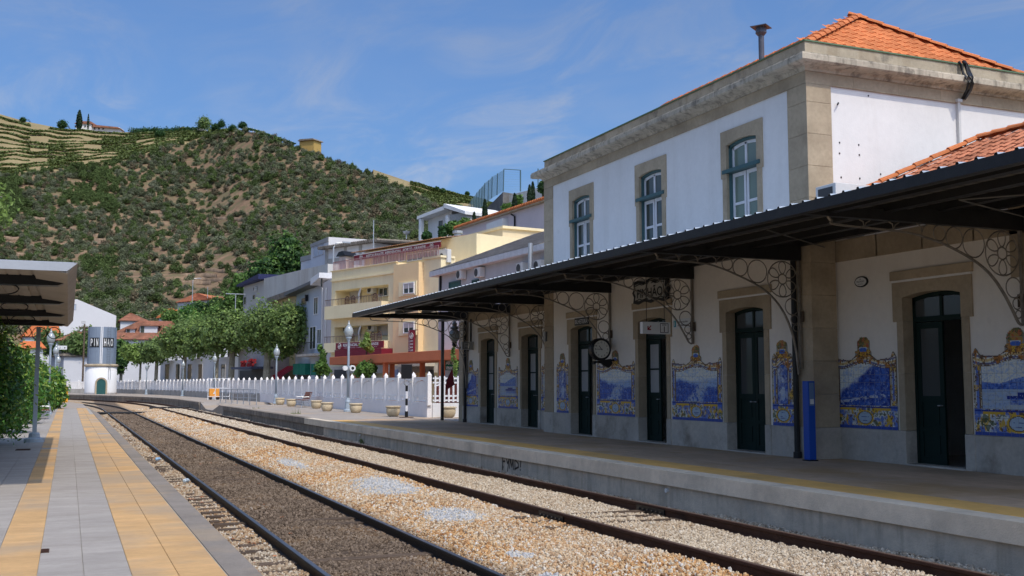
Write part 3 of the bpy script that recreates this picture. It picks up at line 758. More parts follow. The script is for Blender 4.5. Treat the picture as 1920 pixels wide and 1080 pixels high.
# flue
f = MB(); fx, fy = 13.5, 18.25
f.tube([(fx, fy, 8.3), (fx, fy, 9.2)], .06, 12)
f.add([(fx-.05, fy-.24, 9.36), (fx+.25, fy-.05, 9.36), (fx+.05, fy+.24, 9.36), (fx-.25, fy+.05, 9.36), (fx-.05, fy-.24, 9.375), (fx+.25, fy-.05, 9.375), (fx+.05, fy+.24, 9.375), (fx-.25, fy+.05, 9.375)], [(0, 1, 2, 3), (4, 5, 6, 7), (0, 1, 5, 4), (1, 2, 6, 5), (2, 3, 7, 6), (3, 0, 4, 7)])
f.lathe([(.07, 9.18), (.12, 9.24), (.11, 9.36), (.10, 9.36)], fx, fy, 8)
f.build('flue_pipe', mat('flue_steel', (.09, .10, .13), .5, .15, 4, .1, 40), station)
# black hose bundle over the cornice, white conduit below
h = MB()
for k, off in enumerate((0, .045, -.05, .02)):
    pth = [un(1798+k*3, 116, Y=15.95), un(1802+k*3, 122, Y=15.9), un(1806+k*4, 138, Y=15.85), un(1812+k*3, 146, Y=15.6), un(1816+k*2, 156, Y=15.6), un(1813+k*2, 168, Y=15.75), un(1804+k, 186, Y=15.96)]
    h.tube([Vector(q)+Vector((off*.4, -abs(off), 0)) for q in pth], .028, 6)
h.build('black_hose', BLACK, station, smooth=True)
q0 = un(1797, 189, Y=15.95); h = MB(); h.box(q0.x-.03, q0.x+.03, 15.93, 16.0, 5.6, q0.z); h.box(q0.x-.06, q0.x+.06, 15.9, 16, q0.z-.03, q0.z+.03)
h.build('conduit', PLASTIC, station)
a = un(1800, 297, Y=15.9); MB().box(a.x-.1, a.x+.12, 15.8, 16, a.z-.35, a.z-.02).build('junction_box', PLASTIC, station)
c_ = MB(); c_.tube([un(1802, 288, Y=15.9), un(1780, 296, Y=15.8), un(1760, 308, Y=15.8), un(1745, 320, Y=15.7)], .03, 6); c_.tube([un(1802, 293, Y=15.9), un(1783, 303, Y=15.8), un(1755, 317, Y=15.7)], .02, 6)
c_.build('black_hose', BLACK, station)
# small bolt holes and marks in the white side wall
bh = MB()
for px, py in ((1571, 195), (1574, 268), (1574, 288), (1610, 272), (1611, 291), (1612, 335), (1577, 333), (1651, 327), (1628, 180)):
    q = un(px, py, Y=15.999); bh.box(q.x-.012, q.x+.012, 15.99, 16.0, q.z-.012, q.z+.02)
bh.build('bolt_holes', BLACK, station)
MB().tube([un(1572, 194, Y=15.99), un(1572, 193, Y=15.93), un(1570, 196, Y=15.92)], .015, 6).build('wall_hook', BLACK, station)
settle(station, (13.2, 22, PZ))

# ---------------------------------------------------------------- tile pictures
def vnoise(x, y, seed):
    r = np.random.default_rng(seed).random((64, 64)); xi = np.floor(x).astype(int); yi = np.floor(y).astype(int)
    fx = x-xi; fy = y-yi; fx = fx*fx*(3-2*fx); fy = fy*fy*(3-2*fy)
    g = lambda a, b: r[a % 64, b % 64]
    return (g(xi, yi)*(1-fx)+g(xi+1, yi)*fx)*(1-fy)+(g(xi, yi+1)*(1-fx)+g(xi+1, yi+1)*fx)*fy
def fbm(x, y, seed, o=4):
    s = 0; a = .5
    for k in range(o): s = s+a*vnoise(x*2**k, y*2**k, seed+k); a *= .55
    return s/1.02
def mixa(c, k, col): k = np.clip(k, 0, 1)[..., None]; return c*(1-k)+np.array(col)*k
CREAM, LB, MBL, DB, YL, OR, BR, GN = (.78, .77, .66), (.30, .46, .74), (.06, .15, .55), (.015, .035, .26), (.72, .44, .05), (.50, .20, .04), (.14, .07, .03), (.07, .11, .05)
def picture(u, v, w, seed, kind):
    """colour of the tile picture at u (0..w from the left), v (0..1.68 m up)"""
    n1 = fbm(u*3, v*3, seed); n2 = fbm(u*11, v*11, seed+9); n3 = fbm(u*26, v*26, seed+5); c = np.zeros(u.shape+(3,))+np.array(CREAM)
    uu = u/w; a = np.abs(uu-.5)*2; du = np.minimum(u, w-u)
    # scene
    sx = (u-.17)/(w-.34); sv = (v-.40)/.78
    S = np.zeros(u.shape+(3,))+np.array((.76, .77, .70)); S = mixa(S, (n2-.5)*1.2, LB)
    h0 = fbm(u*20, v*24, seed+71, 3)
    if kind == 'lake':
        ridge = .55+.28*np.clip((sx-.25)*1.5, 0, 1)+.10*(n1-.5); S = mixa(S, (sv < ridge)*1., LB); S = mixa(S, (sv < ridge)*(n2*1.1), MBL)
        r2 = .5+.12*np.clip((.35-sx)*2, 0, 1); S = mixa(S, (sv < r2)*.6, MBL); wt = (sv < .42)
        S = mixa(S, wt*1., (.5, .55, .58)); S = mixa(S, wt*np.clip(fbm(u*4, v*30, seed)*1.8-.7, 0, 1), LB)
        bt = (np.abs(sv-.26-.10*(sx-.55)**2) < .035)*(sx > .35)*(sx < 1.)+(np.abs(sv-.32) < .05)*(sx > .5)*(sx < .8); S = mixa(S, bt*1., DB); S = mixa(S, (sv < .24)*(sv > .12)*(sx > .4)*n3*1.2, MBL)
    elif kind == 'steep':
        rg = .25+.75*np.clip(sx*1.6, 0, 1)+.5*(n1-.5); S = mixa(S, np.clip((rg-sv)*9, 0, 1), MBL); S = mixa(S, np.clip((rg-sv)*9, 0, 1)*np.clip(n2*2.4-.8, 0, 1), DB); S = mixa(S, np.clip((rg-sv)*9, 0, 1)*np.clip(n3*3-1.75, 0, 1), (.45, .52, .62)); S = mixa(S, (np.abs(sv-.10-sx*.2-.06*(n2-.5)) < .035)*(h0 > .42)*.7, CREAM)
    elif kind == 'figure':
        S = mixa(S, np.clip(n2*2-.3, 0, 1), MBL); S = mixa(S, np.clip(n3*2.4-1, 0, 1), DB)
        fig = ((sx-.55)**2*6+(sv-.28)**2*9 < .28)+((sx-.52)**2*9+(sv-.62)**2*26 < .10); S = mixa(S, fig*.95, (.58, .62, .66)); S = mixa(S, fig*np.clip(n2*2-.9, 0, 1), LB)
    else:
        m1 = .62+.25*np.abs(sx-.5)+.18*(n1-.5); S = mixa(S, np.clip((m1-sv)*12, 0, 1)*.9, LB); m2 = .5+.35*np.clip(.55-sx, 0, 1)+.25*(n1-.5)+.1*(n2-.5)
        k2 = np.clip((m2-sv)*14, 0, 1); S = mixa(S, k2, MBL); S = mixa(S, k2*np.clip(n3*3-1.3, 0, 1), DB); S = mixa(S, k2*np.clip(n2*3-1.9, 0, 1), LB)
        pth = np.clip(1-np.abs(sx-(.42+.5*sv+.12*(n1-.5))*1.0)/(.24*(1-sv)+.02), 0, 1)*(sv < .62); S = mixa(S, np.clip(pth*2, 0, 1)*(h0 > .4)*.8, (.60, .62, .60)); S = mixa(S, np.clip(pth*2, 0, 1)*np.clip(n3*2.6-1.1, 0, 1), LB)
    h1 = fbm(u*34+v*9, v*44-u*7, seed+61, 3); h2 = fbm(u*60, v*52, seed+63, 2); dk = np.clip(1-S[..., 0]*1.6, 0, 1); S = mixa(S, (h1 > .56)*dk*.75, DB); S = mixa(S, (h2 > .62)*dk*.6, (.50, .60, .78)); S = mixa(S, (h1 < .37)*(1-dk)*.6, LB)
    arch = 1.15+.05*np.cos((uu-.5)*9)
    ins = (u > .165)*(u < w-.165)*(v > .42)*(v < arch); c = np.where((ins > 0)[..., None], S, c)
    # frame: columns, scrolls, base and crest
    col_ = (du < .165)*(v > .38)*(v < 1.28); band = np.abs(((du*1.0)/.165)-.5)
    c = np.where((col_ > 0)[..., None], mixa(mixa(np.zeros_like(c)+np.array(CREAM), (band < .16)*.9, MBL), (np.abs(band-.27) < .05)*.9, BR), c)
    scr = fbm(u*14, v*9, seed+31); gold = (du < .17)*(np.clip((scr-.50)*12, 0, 1))*((v < .80)+(v > 1.02)*1.)*(v > .40); c = mixa(c, gold*.95, YL); c = mixa(c, gold*(n3 > .56), BR)
    c = mixa(c, (np.abs(du-.165) < .012)*(v > .42)*(v < 1.16)*.9, BR); c = mixa(c, (np.abs(v-arch) < .012)*(du > .16)*.9, BR); c = mixa(c, (du < .16)*(v > .42)*(v < 1.25)*(np.abs(scr-.47) < .03)*.9, BR)
    top = (v >= arch)*(v < 1.36); rib = np.sin((v-arch)*55); cc = mixa(np.zeros_like(c)+np.array(CREAM), (rib > .55)*.8, DB); cc = mixa(cc, (rib < -.5)*.7, YL); cc = mixa(cc, np.clip((scr-.54)*14, 0, 1), OR); cc = mixa(cc, (n3 > .60)*.9, BR)
    c = np.where((top > 0)[..., None], cc, c)
    base = v <= .42; cb = mixa(np.zeros_like(c)+np.array(CREAM), np.clip((n2-.42)*6, 0, 1)*.9, MBL); cb = mixa(cb, np.clip((scr-.55)*14, 0, 1), YL); cb = mixa(cb, (n3 > .6)*.9, BR)
    cb = mixa(cb, (n2 < .36)*.8, GN); cb = mixa(cb, ((v > .33)*(v < .375)*(a > .28)*(a < .82))*1., YL); cb = mixa(cb, ((v > .33)*(v < .42)*(du < .17))*.85, MBL)
    cb = mixa(cb, (np.abs(v-.39) < .012)*.9, DB); cb = mixa(cb, (v < .055)*1., (.05, .09, .36)); ov = ((u-w/2)/.17)**2+((v-.2)/.105)**2
    cb = mixa(cb, (ov < 1.75)*1., YL); cb = mixa(cb, (ov < 1.25)*1., BR); cb = mixa(cb, (ov < 1)*1., (.42, .52, .62)); cb = mixa(cb, (ov < .35)*(np.abs(((v-.2)*60) % 2-1) < .35)*(n3 > .45)*.8, DB)
    c = np.where(base[..., None], cb, c)
    # crest urn
    du2 = np.abs(u-w/2); cr = (v > 1.30)*(du2 < .24); cu = mixa(np.zeros_like(c)+np.array(YL), (n3 > .5)*1., BR); cu = mixa(cu, (n2 > .55)*.8, OR)
    cu = mixa(cu, ((du2/.105)**2+((v-1.455)/.06)**2 < 1)*1., (.55, .62, .68)); cu = mixa(cu, ((du2/.10)**2+((v-1.435)/.04)**2 < 1)*1., MBL)
    lf = (v > 1.49); cu = mixa(cu, lf*.85, GN); cu = mixa(cu, lf*(n2 > .52), (.42, .25, .06)); cu = mixa(cu, lf*(n3 > .60), (.45, .13, .05))
    c = np.where((cr > 0)[..., None], cu, c)
    # outline
    n4 = fbm(u*17, v*17, seed+77); vt = 1.27+.11*np.exp(-((du-.07)/.055)**2)+.15*np.exp(-(du2/.22)**2)-.03*np.exp(-((du2-.38)/.1)**2)+.03*(n4-.5)
    urn = ((du2/.15)**2+((v-1.55)/.115)**2 < .55+1.2*n4)+(du2 < .065)*(v > 1.2)*(v < 1.5)+((du2/.21)**2+((v-1.40)/.05)**2 < .6+.8*n4)
    edge = .012*(n4-.2)*(v > .4)
    mask = (((v < vt)*(du > edge)) + urn) > 0
    ol = mask & ~((((v+.02 < vt)*(du > edge+.014))+urn) > 0) & (v > .5); c = mixa(c, ol*.9, BR); c = mixa(c, (v > 1.16)*(np.abs(fbm(u*9+3, v*9, seed+50)-.5) < .022)*1., BR)
    return c*(.9+.2*n3[..., None]), mask
TILEM = mat('glazed_tile', (1, 1, 1), .4, 0, 1, .03, 9, attr='paint', spec=.22)
GROUT = mat('tile_backing', (.30, .30, .27), .9, .1, 3, .05, 30)
def tile_picture(X, yc, w, seed, kind, single, lab=None):
    """glazed tiles of 14 cm, each with its painted piece of the picture"""
    p = part('tile_picture', station); p.matrix_parent_inverse = Matrix.Translation(-station.location)
    z0 = .90; ts = .14; nu = max(2, round(w/ts)); tsx = w/nu; N = 10 if single else 9; nv = 12
    allv, allf, allc = [], [], []
    for j in range(nv):
        for i in range(nu):
            gx = .0022
            us = np.linspace(i*tsx+gx, (i+1)*tsx-gx, N+1); vs_ = np.linspace(j*ts+gx, (j+1)*ts-gx, N+1)
            UC, VC = np.meshgrid((us[1:]+us[:-1])/2, (vs_[1:]+vs_[:-1])/2)
            c, mk = picture(UC, VC, w, seed, kind)
            if not mk.any(): continue
            U, Vv = np.meshgrid(us, vs_); dx = rng.uniform(-.0008, .0008)
            P = np.stack([np.full(U.size, X-.016+dx), yc+w/2-U.ravel(), z0+Vv.ravel()], 1)
            idx = np.arange((N+1)**2).reshape(N+1, N+1)
            Q = np.stack([idx[:-1, :-1], idx[1:, :-1], idx[1:, 1:], idx[:-1, 1:]], -1).reshape(-1, 4)
            sel = mk.ravel(); Q = Q[sel]; cc = c.reshape(-1, 3)[sel]
            # rim of the tile
            k0 = [(0, N), (N, N), (N, 0), (0, 0)]
            if single:
                me = npmesh('glazed_tile', P, Q, TILEM); paint(me, cc); link('glazed_tile', me, p)
            else:
                allf.append(Q+sum(len(q) for q in allv)); allv.append(P); allc.append(cc)
    if not single:
        me = npmesh('glazed_tiles', np.concatenate(allv), np.concatenate(allf), TILEM); paint(me, np.concatenate(allc)); link('glazed_tiles', me, p, kind='stuff')
    # backing board with the same outline (thin mortar bed)
    r = .01; us = np.arange(0, w, r)+r/2; vs_ = np.arange(0, 1.68, r)+r/2; U, Vv = np.meshgrid(us, vs_); _, mk = picture(U, Vv, w, seed, kind)
    b = MB()
    for i in range(len(us)):
        col_ = mk[:, i]; run = np.flatnonzero(col_)
        if len(run): b.box(X-.014, X+.002, yc+w/2-us[i]-r/2, yc+w/2-us[i]+r/2, z0, z0+(run[-1]+1)*r-.008)
    b.build('mortar_bed', GROUT, p)
def paint(me, cc):
    at = me.color_attributes.new('paint', 'FLOAT_COLOR', 'CORNER')
    a = np.ones((len(cc), 4, 4), np.float32); a[:, :, :3] = cc[:, None, :]; at.data.foreach_set('color', a.ravel())
tile_picture(XW, 15.31, 1.66, 3, 'steep', True)
tile_picture(XW, 11.93, 1.70, 5, 'lake', True)
tile_picture(XM, 16.91, .66, 7, 'figure', False)
tile_picture(XM, 19.99, 2.02, 11, 'valley', False)
tile_picture(XM, 23.74, 2.02, 17, 'valley', False)
tile_picture(XM, 26.85, .78, 21, 'figure', False)
tile_picture(XW, 29.2, .84, 23, 'steep', False)
tile_picture(XW, 32.3, 1.68, 29, 'lake', False)
tile_picture(XW, 35.8, 1.5, 31, 'steep', False)
# ================================================================ PLATFORM CANOPY
canopy = thing('platform_canopy', 'dark iron platform canopy on scrolled brackets along the station front', 'canopy')
Y0c, Y1c = 4.6, 36.2; XF = 9.2
MB().box(XF-.075, XF+.05, Y0c, Y1c, 4.035, 4.175).build('fascia', IRON, canopy)
MB().box(XF+.06, XF+.16, Y0c, Y1c-.05, 4.06, 4.10).build('edge_batten', SHEETU, canopy)
def slope_z(x): return 4.17+(x-XF)*.075
for x in (9.75, 10.75, 11.75, 12.75):
    MB().box(x-.07, x+.07, Y0c, Y1c-.02, slope_z(x)-.115, slope_z(x)-.004).build('purlin', IRON, canopy)
# ribbed sheets 0.81 m wide, three ribs each
sh = MB(); W_ = .81; prof = []
for k in range(3):
    o = k*.27; prof += [(o, 0), (o+.11, 0), (o+.13, .034), (o+.16, .034), (o+.18, 0)]
prof.append((W_, 0))
n = len(prof); x0, x1 = XF-.07, 13.42
sh.v = [(x0, y, slope_z(x0)+z) for y, z in prof]+[(x1, y, slope_z(x1)+z) for y, z in prof]
sh.f = [(i, i+1, n+i+1, n+i) for i in range(n-1)]
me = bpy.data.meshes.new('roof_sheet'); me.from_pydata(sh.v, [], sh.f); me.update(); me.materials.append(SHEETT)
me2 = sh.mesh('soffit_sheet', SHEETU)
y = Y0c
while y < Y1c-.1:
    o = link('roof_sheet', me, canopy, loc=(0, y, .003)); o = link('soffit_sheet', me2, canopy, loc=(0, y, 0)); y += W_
MB().box(XF, 13.4, Y1c-.06, Y1c, 4.04, 4.19).build('end_fascia', IRON, canopy)

def ring(mb, s, z, r, fn, rr=.013, n=20, ry=None):
    mb.tube([fn(s+r*math.cos(2*math.pi*k/n), z+(ry or r)*math.sin(2*math.pi*k/n)) for k in range(n)], rr, 4, closed=True)
def smooth_path(pts, n=6):
    out = []
    for i in range(len(pts)-1):
        p0 = pts[max(i-1, 0)]; p1 = pts[i]; p2 = pts[i+1]; p3 = pts[min(i+2, len(pts)-1)]
        for k in range(n):
            t = k/n
            out.append(tuple(.5*((2*b)+(c-a)*t+(2*a-5*b+4*c-d)*t*t+(-a+3*b-3*c+d)*t**3) for a, b, c, d in zip(p0, p1, p2, p3)))
    return out+[pts[-1]]
def bracket(Xw, Y, long, post):
    fx = lambda s, z: (Xw-s, Y, z)
    tip = Xw-9.35; k = (tip-1.6)/(3.9-1.6)
    sc = lambda s: s if s < 1.6 else 1.6+(s-1.6)*k
    # tapered beam
    MB().prism([(9.27, 4.05), (Xw, 4.05), (Xw, 4.36), (9.27, 4.13)], lambda u, v, w: (u, w, v), Y-.055, Y+.055).build('beam', IRON, canopy)
    b = part('bracket', canopy)
    pts = [(sc(3.55), 4.05), (sc(3.50), 3.99), (sc(3.40), 3.94), (sc(2.34), 3.91), (sc(1.89), 3.85), (1.44, 3.73), (.97, 3.545), (.66, 3.35), (.42, 3.09)]
    pts += [(.24, 2.75), (.13, 2.35), (.08, 1.9), (.06, 1.55 if long > 1 else 2.0)] if long else [(.24, 2.82), (.13, 2.64), (.05, 2.60)]
    pp = smooth_path(pts, 5); mb = MB()
    for a, c in zip(pp[:-1], pp[1:]):      # flat bar 4 cm wide
        A, B = Vector((a[0], a[1])), Vector((c[0], c[1])); d = (B-A).normalized()*.004; nn = Vector((-d.y, d.x)).normalized()*.011
        q = [A-d-nn, B+d-nn, B+d+nn, A-d+nn]; mb.prism([(v.x, v.y) for v in q], lambda u, v, w: (Xw-u, w, v), Y-.022, Y+.022)
    mb.build('curved_bar', SCROLL, b)
    vb = MB(); zl = pts[-1][1]; vb.box(Xw-.045, Xw-.005, Y-.025, Y+.025, zl, 4.05); vb.build('wall_bar', SCROLL, b)
    fl = MB(); cs, cz = .405, 3.685
    ring(fl, cs, cz, .34, fx, .012, 28); ring(fl, cs, cz, .095, fx, .012, 14)
    for j in range(6):
        an = math.pi/2+j*math.pi/3; ca, sa = math.cos(an), math.sin(an); pa = []
        for t in range(14):
            th = 2*math.pi*t/14; e1_, e2_ = .117*math.cos(th), .078*math.sin(th)*(1+.25*math.cos(th))
            pa.append(fx(cs+(.215+e1_)*ca-e2_*sa, cz+(.215+e1_)*sa+e2_*ca))
        fl.tube(pa, .011, 4, closed=True)
    fl.build('flower_scroll', SCROLL, b)
    for s_, z_, r_ in ((.975, 3.81, .215), (1.355, 3.87, .16), (1.64, 3.925, .115), (.20, 3.17, .155), (.145, 2.925, .085), (.12, 2.765, .06)):
        g = MB(); ring(g, s_, z_, r_, fx, .011, 22 if r_ > .1 else 14); g.build('scroll_ring', SCROLL, b)
    g = MB()
    for s_ in (1.95, 2.45, 2.95):
        s1 = sc(s_); e = sc(s_+.42); zt, zb = 4.04, 3.93
        g.tube([fx(s1, zb-.01), fx(s1+.02*k, zt-.03), fx(s1+.09*k, zt)], .011, 4); g.tube([fx(s1, zb-.01), fx(s1-.03*k, zt-.04), fx(s1-.10*k, zt)], .011, 4)
    g.build('scroll_hooks', SCROLL, b)
    MB().box(Xw-.03, Xw+.0, Y-.09, Y+.09, 2.88, 3.08).build('fixing_block', WOOD, b)
    if post:
        pm = MB(); pm.tube([(Xw-.06, Y+.12, PZ), (Xw-.06, Y+.12, 4.2)], .055, 10); pm.tube([(Xw-.06, Y+.12, PZ), (Xw-.06, Y+.12, PZ+.12)], .08, 10)
        pm.build('rain_pipe', IRON, canopy)
BR_ = [(7.4, XW-.06, 0, 0), (11.7, XW-.06, 0, 0), (16.25, XM-.06, 1, 1), (20.05, XM-.02, 0, 0), (23.95, XM-.02, 0, 0), (28.3, XW-.22, 2, 1), (32.1, XW-.02, 0, 0), (36.1, XW-.02, 2, 1)]
for Y, Xw, lg, ps in BR_: bracket(Xw, Y, lg, ps)
# thin roof-edge bracing rods under the near bays
rd = MB(); rd.tube([(10.6, 10.2, 4.1), (13.2, 11.4, 4.2)], .012, 5); rd.tube([(10.6, 10.2, 4.1), (13.1, 9.0, 4.3)], .012, 5); rd.build('brace_rod', SHEETU, canopy)
rd = MB(); rd.tube([(10.0, 13.5, 4.12), (13.2, 16.0, 4.3)], .012, 5); rd.build('brace_rod', SHEETU, canopy)
# free-standing post at the far end
pm = MB(); pm.box(13.2, 13.3, 38.35, 38.45, PZ, 4.1); pm.box(13.1, 13.4, 36.1, 38.5, 4.1, 4.16)
pm.build('end_post', IRON, canopy)
settle(canopy, (13.2, 20, PZ))
# air-conditioning unit standing on the canopy roof
q = un(1540, 350, Y=15.45)
ac = thing('air_conditioner', 'white air conditioner lying on the canopy roof against the sunlit side wall', 'air conditioner', (13.2, 15.4, 4.95))
MB().box(-.45, .45, -.28, .28, 0, .42).build('casing', PLASTIC, ac, bevel=.01)
MB().box(-.46, -.455, -.2, .2, .08, .36).build('grille', GRILLE, ac)
MB().box(-.4, .4, -.2, .2, -.52, 0).build('support_frame', ALU, ac)

# ---------------------------------------------------------------- things on the wall and under the canopy
LW = (0, -1, 0)     # reading direction on a wall that faces the tracks
RX = (1, 0, 0)      # reading direction on a board that faces the camera
def arrow(mb, x, y, z, s, down_right=True):
    """diagonal arrow in the x-z plane, facing -y"""
    d = 1 if down_right else -1
    P = lambda u, v: (x+u*d*s, y, z+v*s)
    pts = [(-.42, .34), (-.28, .46), (.12, .02), (.12, .30), (.36, .30), (.36, -.36), (-.34, -.36), (-.34, -.12), (-.02, -.12)]
    mb.add([P(u, v) for u, v in pts], [tuple(range(len(pts)))]); return mb
def hang_sign(name, label, x0, x1, Y, z0, z1, face, letters, arr, rod=True):
    cx = (x0+x1)/2
    t = thing(name, label, 'sign', (cx, Y, z0)); w = (x1-x0); h = z1-z0
    MB().box(-w/2, w/2, -.06, .06, 0, h).build('sign_box', face, t, bevel=.006)
    ba = MB(); arrow(ba, (w*.27 if arr > 0 else -w*.27), -.064, h*.48, h*.5, arr > 0); ba.build('arrow', RED, t)
    fx_ = -w*.27 if arr > 0 else w*.27; b = h*.40; fm = MB()
    for a in ((fx_-b, fx_+b, h*.5-b, h*.5-b+.012), (fx_-b, fx_+b, h*.5+b-.012, h*.5+b), (fx_-b, fx_-b+.012, h*.5-b, h*.5+b), (fx_+b-.012, fx_+b, h*.5-b, h*.5+b)): fm.box(a[0], a[1], -.066, -.061, a[2], a[3])
    fm.build('pictogram_border', BLACK, t)
    for s, dz, hh in letters: text(s, BLACK, t, (fx_, -.062, h*.5+dz), RX, height=hh, bold=.012)
    if rod:
        r_ = MB(); r_.box(-.03, .03, -.02, .02, h, 4.05-z0); r_.build('hanger', IRON, t)
    return t
hang_sign('platform_sign', 'white hanging sign reading Linha 1 with red arrow pointing down left', 11.47, 12.17, 20.0, 2.80, 3.06, SIGNW, [('Linha', .072, .035), ('1', -.025, .12)], -1, False)
for wx in (11.6, 12.05): MB().tube([(wx-11.82, 0, .26), (wx-11.82, 0, 1.25)], .007, 5).build('hanger_wire', IRON, bpy.data.objects['platform_sign'])
hang_sign('exit_sign', 'grey hanging sign reading Saída with red arrow beside the dark iron pipe', 12.75, 13.4, 27.9, 2.94, 3.22, SIGNG, [('D', .045, .08), ('Saída', -.055, .045)], 1)
hang_sign('small_exit_sign', 'grey hanging sign with red arrow under the farthest canopy bay', 13.0, 13.72, 35.6, 2.93, 3.22, SIGNG, [('WC', .03, .05), ('Saída', -.06, .04)], 1)
# clock
ck = thing('platform_clock', 'round black-rimmed platform clock with white dial showing quarter to eleven', 'clock', tuple(un(1125, 655, X=12.42)), 0)
cm = MB(); cm.prism([(.285*math.cos(k*math.pi/16), .285*math.sin(k*math.pi/16)) for k in range(32)], lambda u, v, w: (u, w, v), -.07, .10); cm.build('clock_case', BLACK, ck, bevel=.015)
cm = MB(); cm.prism([(.225*math.cos(k*math.pi/20), .225*math.sin(k*math.pi/20)) for k in range(40)], lambda u, v, w: (u, w, v), -.078, -.071); cm.build('dial', mat('dial_white', (.68, .66, .58), .4, .03, 3, 0, 10), ck)
ring_m = MB(); ring_m.tube([(.245*math.cos(k*math.pi/16), -.08, .245*math.sin(k*math.pi/16)) for k in range(32)], .022, 6, closed=True); ring_m.build('bezel', BLACK, ck)
for nn_ in range(1, 13):
    a = math.pi/2-nn_*math.pi/6; text(str(nn_), BLACK, ck, (.175*math.cos(a), -.080, .175*math.sin(a)), RX, height=.042, name='numeral', bold=.02)
for an, L, w in ((math.radians(90+38), .115, .020), (math.radians(180), .165, .015)):
    hm = MB(); d = Vector((math.cos(an), 0, math.sin(an))); nn_ = Vector((-d.z, 0, d.x))*w/2; o = Vector((0, -.086, 0))
    hm.quad(o-d*.03-nn_, o+d*L-nn_*.6, o+d*L+nn_*.6, o-d*.03+nn_); hm.build('clock_hand', BLACK, ck)
cm = MB(); cm.prism([(-.12, -.30), (.30, -.24), (.34, -.36), (.24, -.47), (.12, -.42), (.05, -.36), (-.1, -.34), (-.18, -.38), (-.22, -.30)], lambda u, v, w: (u, w, v), -.03, .06); cm.box(.2, .40, -.02, .02, -.30, -.25); cm.build('scroll_support', BLACK, ck)
# name board over the middle door
nb = thing('station_nameboard', 'ornate black and white board reading PINHÃO above the middle door', 'sign', (XM-.09, 21.82, 3.64))
pts = [(-.82, .04), (-.6, 0), (-.3, .06), (0, 0), (.3, .06), (.6, 0), (.82, .04), (.78, .18), (.86, .29), (.78, .4), (.82, .55), (.6, .58), (.3, .53), (0, .6), (-.3, .53), (-.6, .58), (-.82, .55), (-.78, .4), (-.86, .29), (-.78, .18)]
MB().prism(pts, lambda u, v, w: (w, u, v), 0, .05).build('board', BLACK, nb)
MB().prism([(u*.87, .295+(v-.295)*.74) for u, v in pts], lambda u, v, w: (w, u, v), -.008, -.001).build('board_face', mat('cream_enamel', (.42, .41, .37), .4, .05, 3, 0, 20), nb)
text('PINHÃO', BLACK, nb, (-.011, 0, .28), LW, height=.27, width=1.2, bold=.02)
sc_ = MB()
for sx_ in (-1, 1):
    for zz_ in (.47, .105):
        sc_.tube([(-.014, sx_*(.08+.1*k), zz_+.018*math.sin(k*1.9)) for k in range(7)], .012, 5)
sc_.build('scroll_ornament', BLACK, nb)
dp = thing('door_plate', 'small black plate with white letters above the far main door', 'sign', (XM-.06, 25.55, 3.30))
MB().box(0, .02, -.42, .42, 0, .2).build('plate', BLACK, dp); text('BILHETEIRA', SIGNW, dp, (-.004, 0, .1), LW, height=.11, width=.74)
op = thing('oval_plaque', 'small oval enamel plaque with black border high on the near white wall', 'plaque', (XW-.03, 15.3, 3.59))
pts = [(.17*math.cos(k*math.pi/12), .10*math.sin(k*math.pi/12)) for k in range(24)]
MB().prism(pts, lambda u, v, w: (w, u, v), 0, .03).build('rim', BLACK, op); MB().prism([(u*.86, v*.8) for u, v in pts], lambda u, v, w: (w, u, v), -.006, -.001).build('plaque_face', SIGNW, op)
text('A', BLACK, op, (-.008, 0, .045), LW, height=.035); text('PALÁCIO', BLACK, op, (-.008, 0, .005), LW, height=.036, width=.2, bold=.01); text('SEGUROS', BLACK, op, (-.008, 0, -.045), LW, height=.022, width=.14)
ib = thing('information_sign', 'small pale sign with turquoise symbol between the bracket and the white wall', 'sign', (XM-.03, 20.52, 2.97))
MB().box(0, .02, -.36, .36, 0, .22).build('sign_plate', SIGNW, ib); tq = mat('turquoise', (.02, .30, .36), .4, .03, 3, 0, 10)
MB().box(-.003, -.001, .24, .34, .04, .19).build('symbol', tq, ib); text('i', SIGNW, ib, (-.006, .29, .115), LW, height=.11, bold=.03)
text('Informações', BLACK, ib, (-.004, -.05, .145), LW, height=.05, width=.44, bold=.01); text('e Bilhetes', BLACK, ib, (-.004, -.01, .07), LW, height=.04, width=.34, bold=.01)
# ticket machine
tm = thing('ticket_validator', 'tall narrow royal blue ticket validator pillar beside the near corner pipe', 'ticket machine', (12.55, 15.75, PZ))
MB().box(-.10, .06, -.08, .08, .02, 1.45).build('body', BLUE, tm, bevel=.012); MB().box(-.12, .08, -.10, .10, 0, .02).build('base_plate', BLACK, tm)
MB().box(-.07, .03, -.086, -.081, 1.0, 1.42).build('front_panel', mat('blue_grey_panel', (.14, .22, .36), .4, .04, 3, 0, 10), tm); MB().box(-.06, .02, -.091, -.087, 1.03, 1.12).build('card_slot', SIGNW, tm)
# wall lantern at the far end
wl_ = thing('wall_lantern', 'glass globe lantern on a black bracket at the far end of the canopy', 'lantern', (13.0, 36.35, 3.1))
g = MB(); g.lathe([(.06, .12), (.15, .2), (.2, .35), (.19, .48), (.13, .58), (.05, .6)], n=16); g.build('globe', GLOBE, wl_, smooth=True)
g = MB(); g.lathe([(.05, .6), (.17, .6), (.15, .66), (.08, .72), (.1, .8), (.03, .9)], n=12); g.build('cap', mat('lantern_cap', (.2, .21, .2), .5), wl_)
g = MB(); g.lathe([(.03, -.05), (.10, .02), (.08, .08), (.12, .12)], n=12); g.tube([(0, 0, 0), (.12, -.05, -.1), (.3, -.1, -.05), (.4, -.1, .1)], .02, 6); g.build('lantern_bracket', BLACK, wl_)
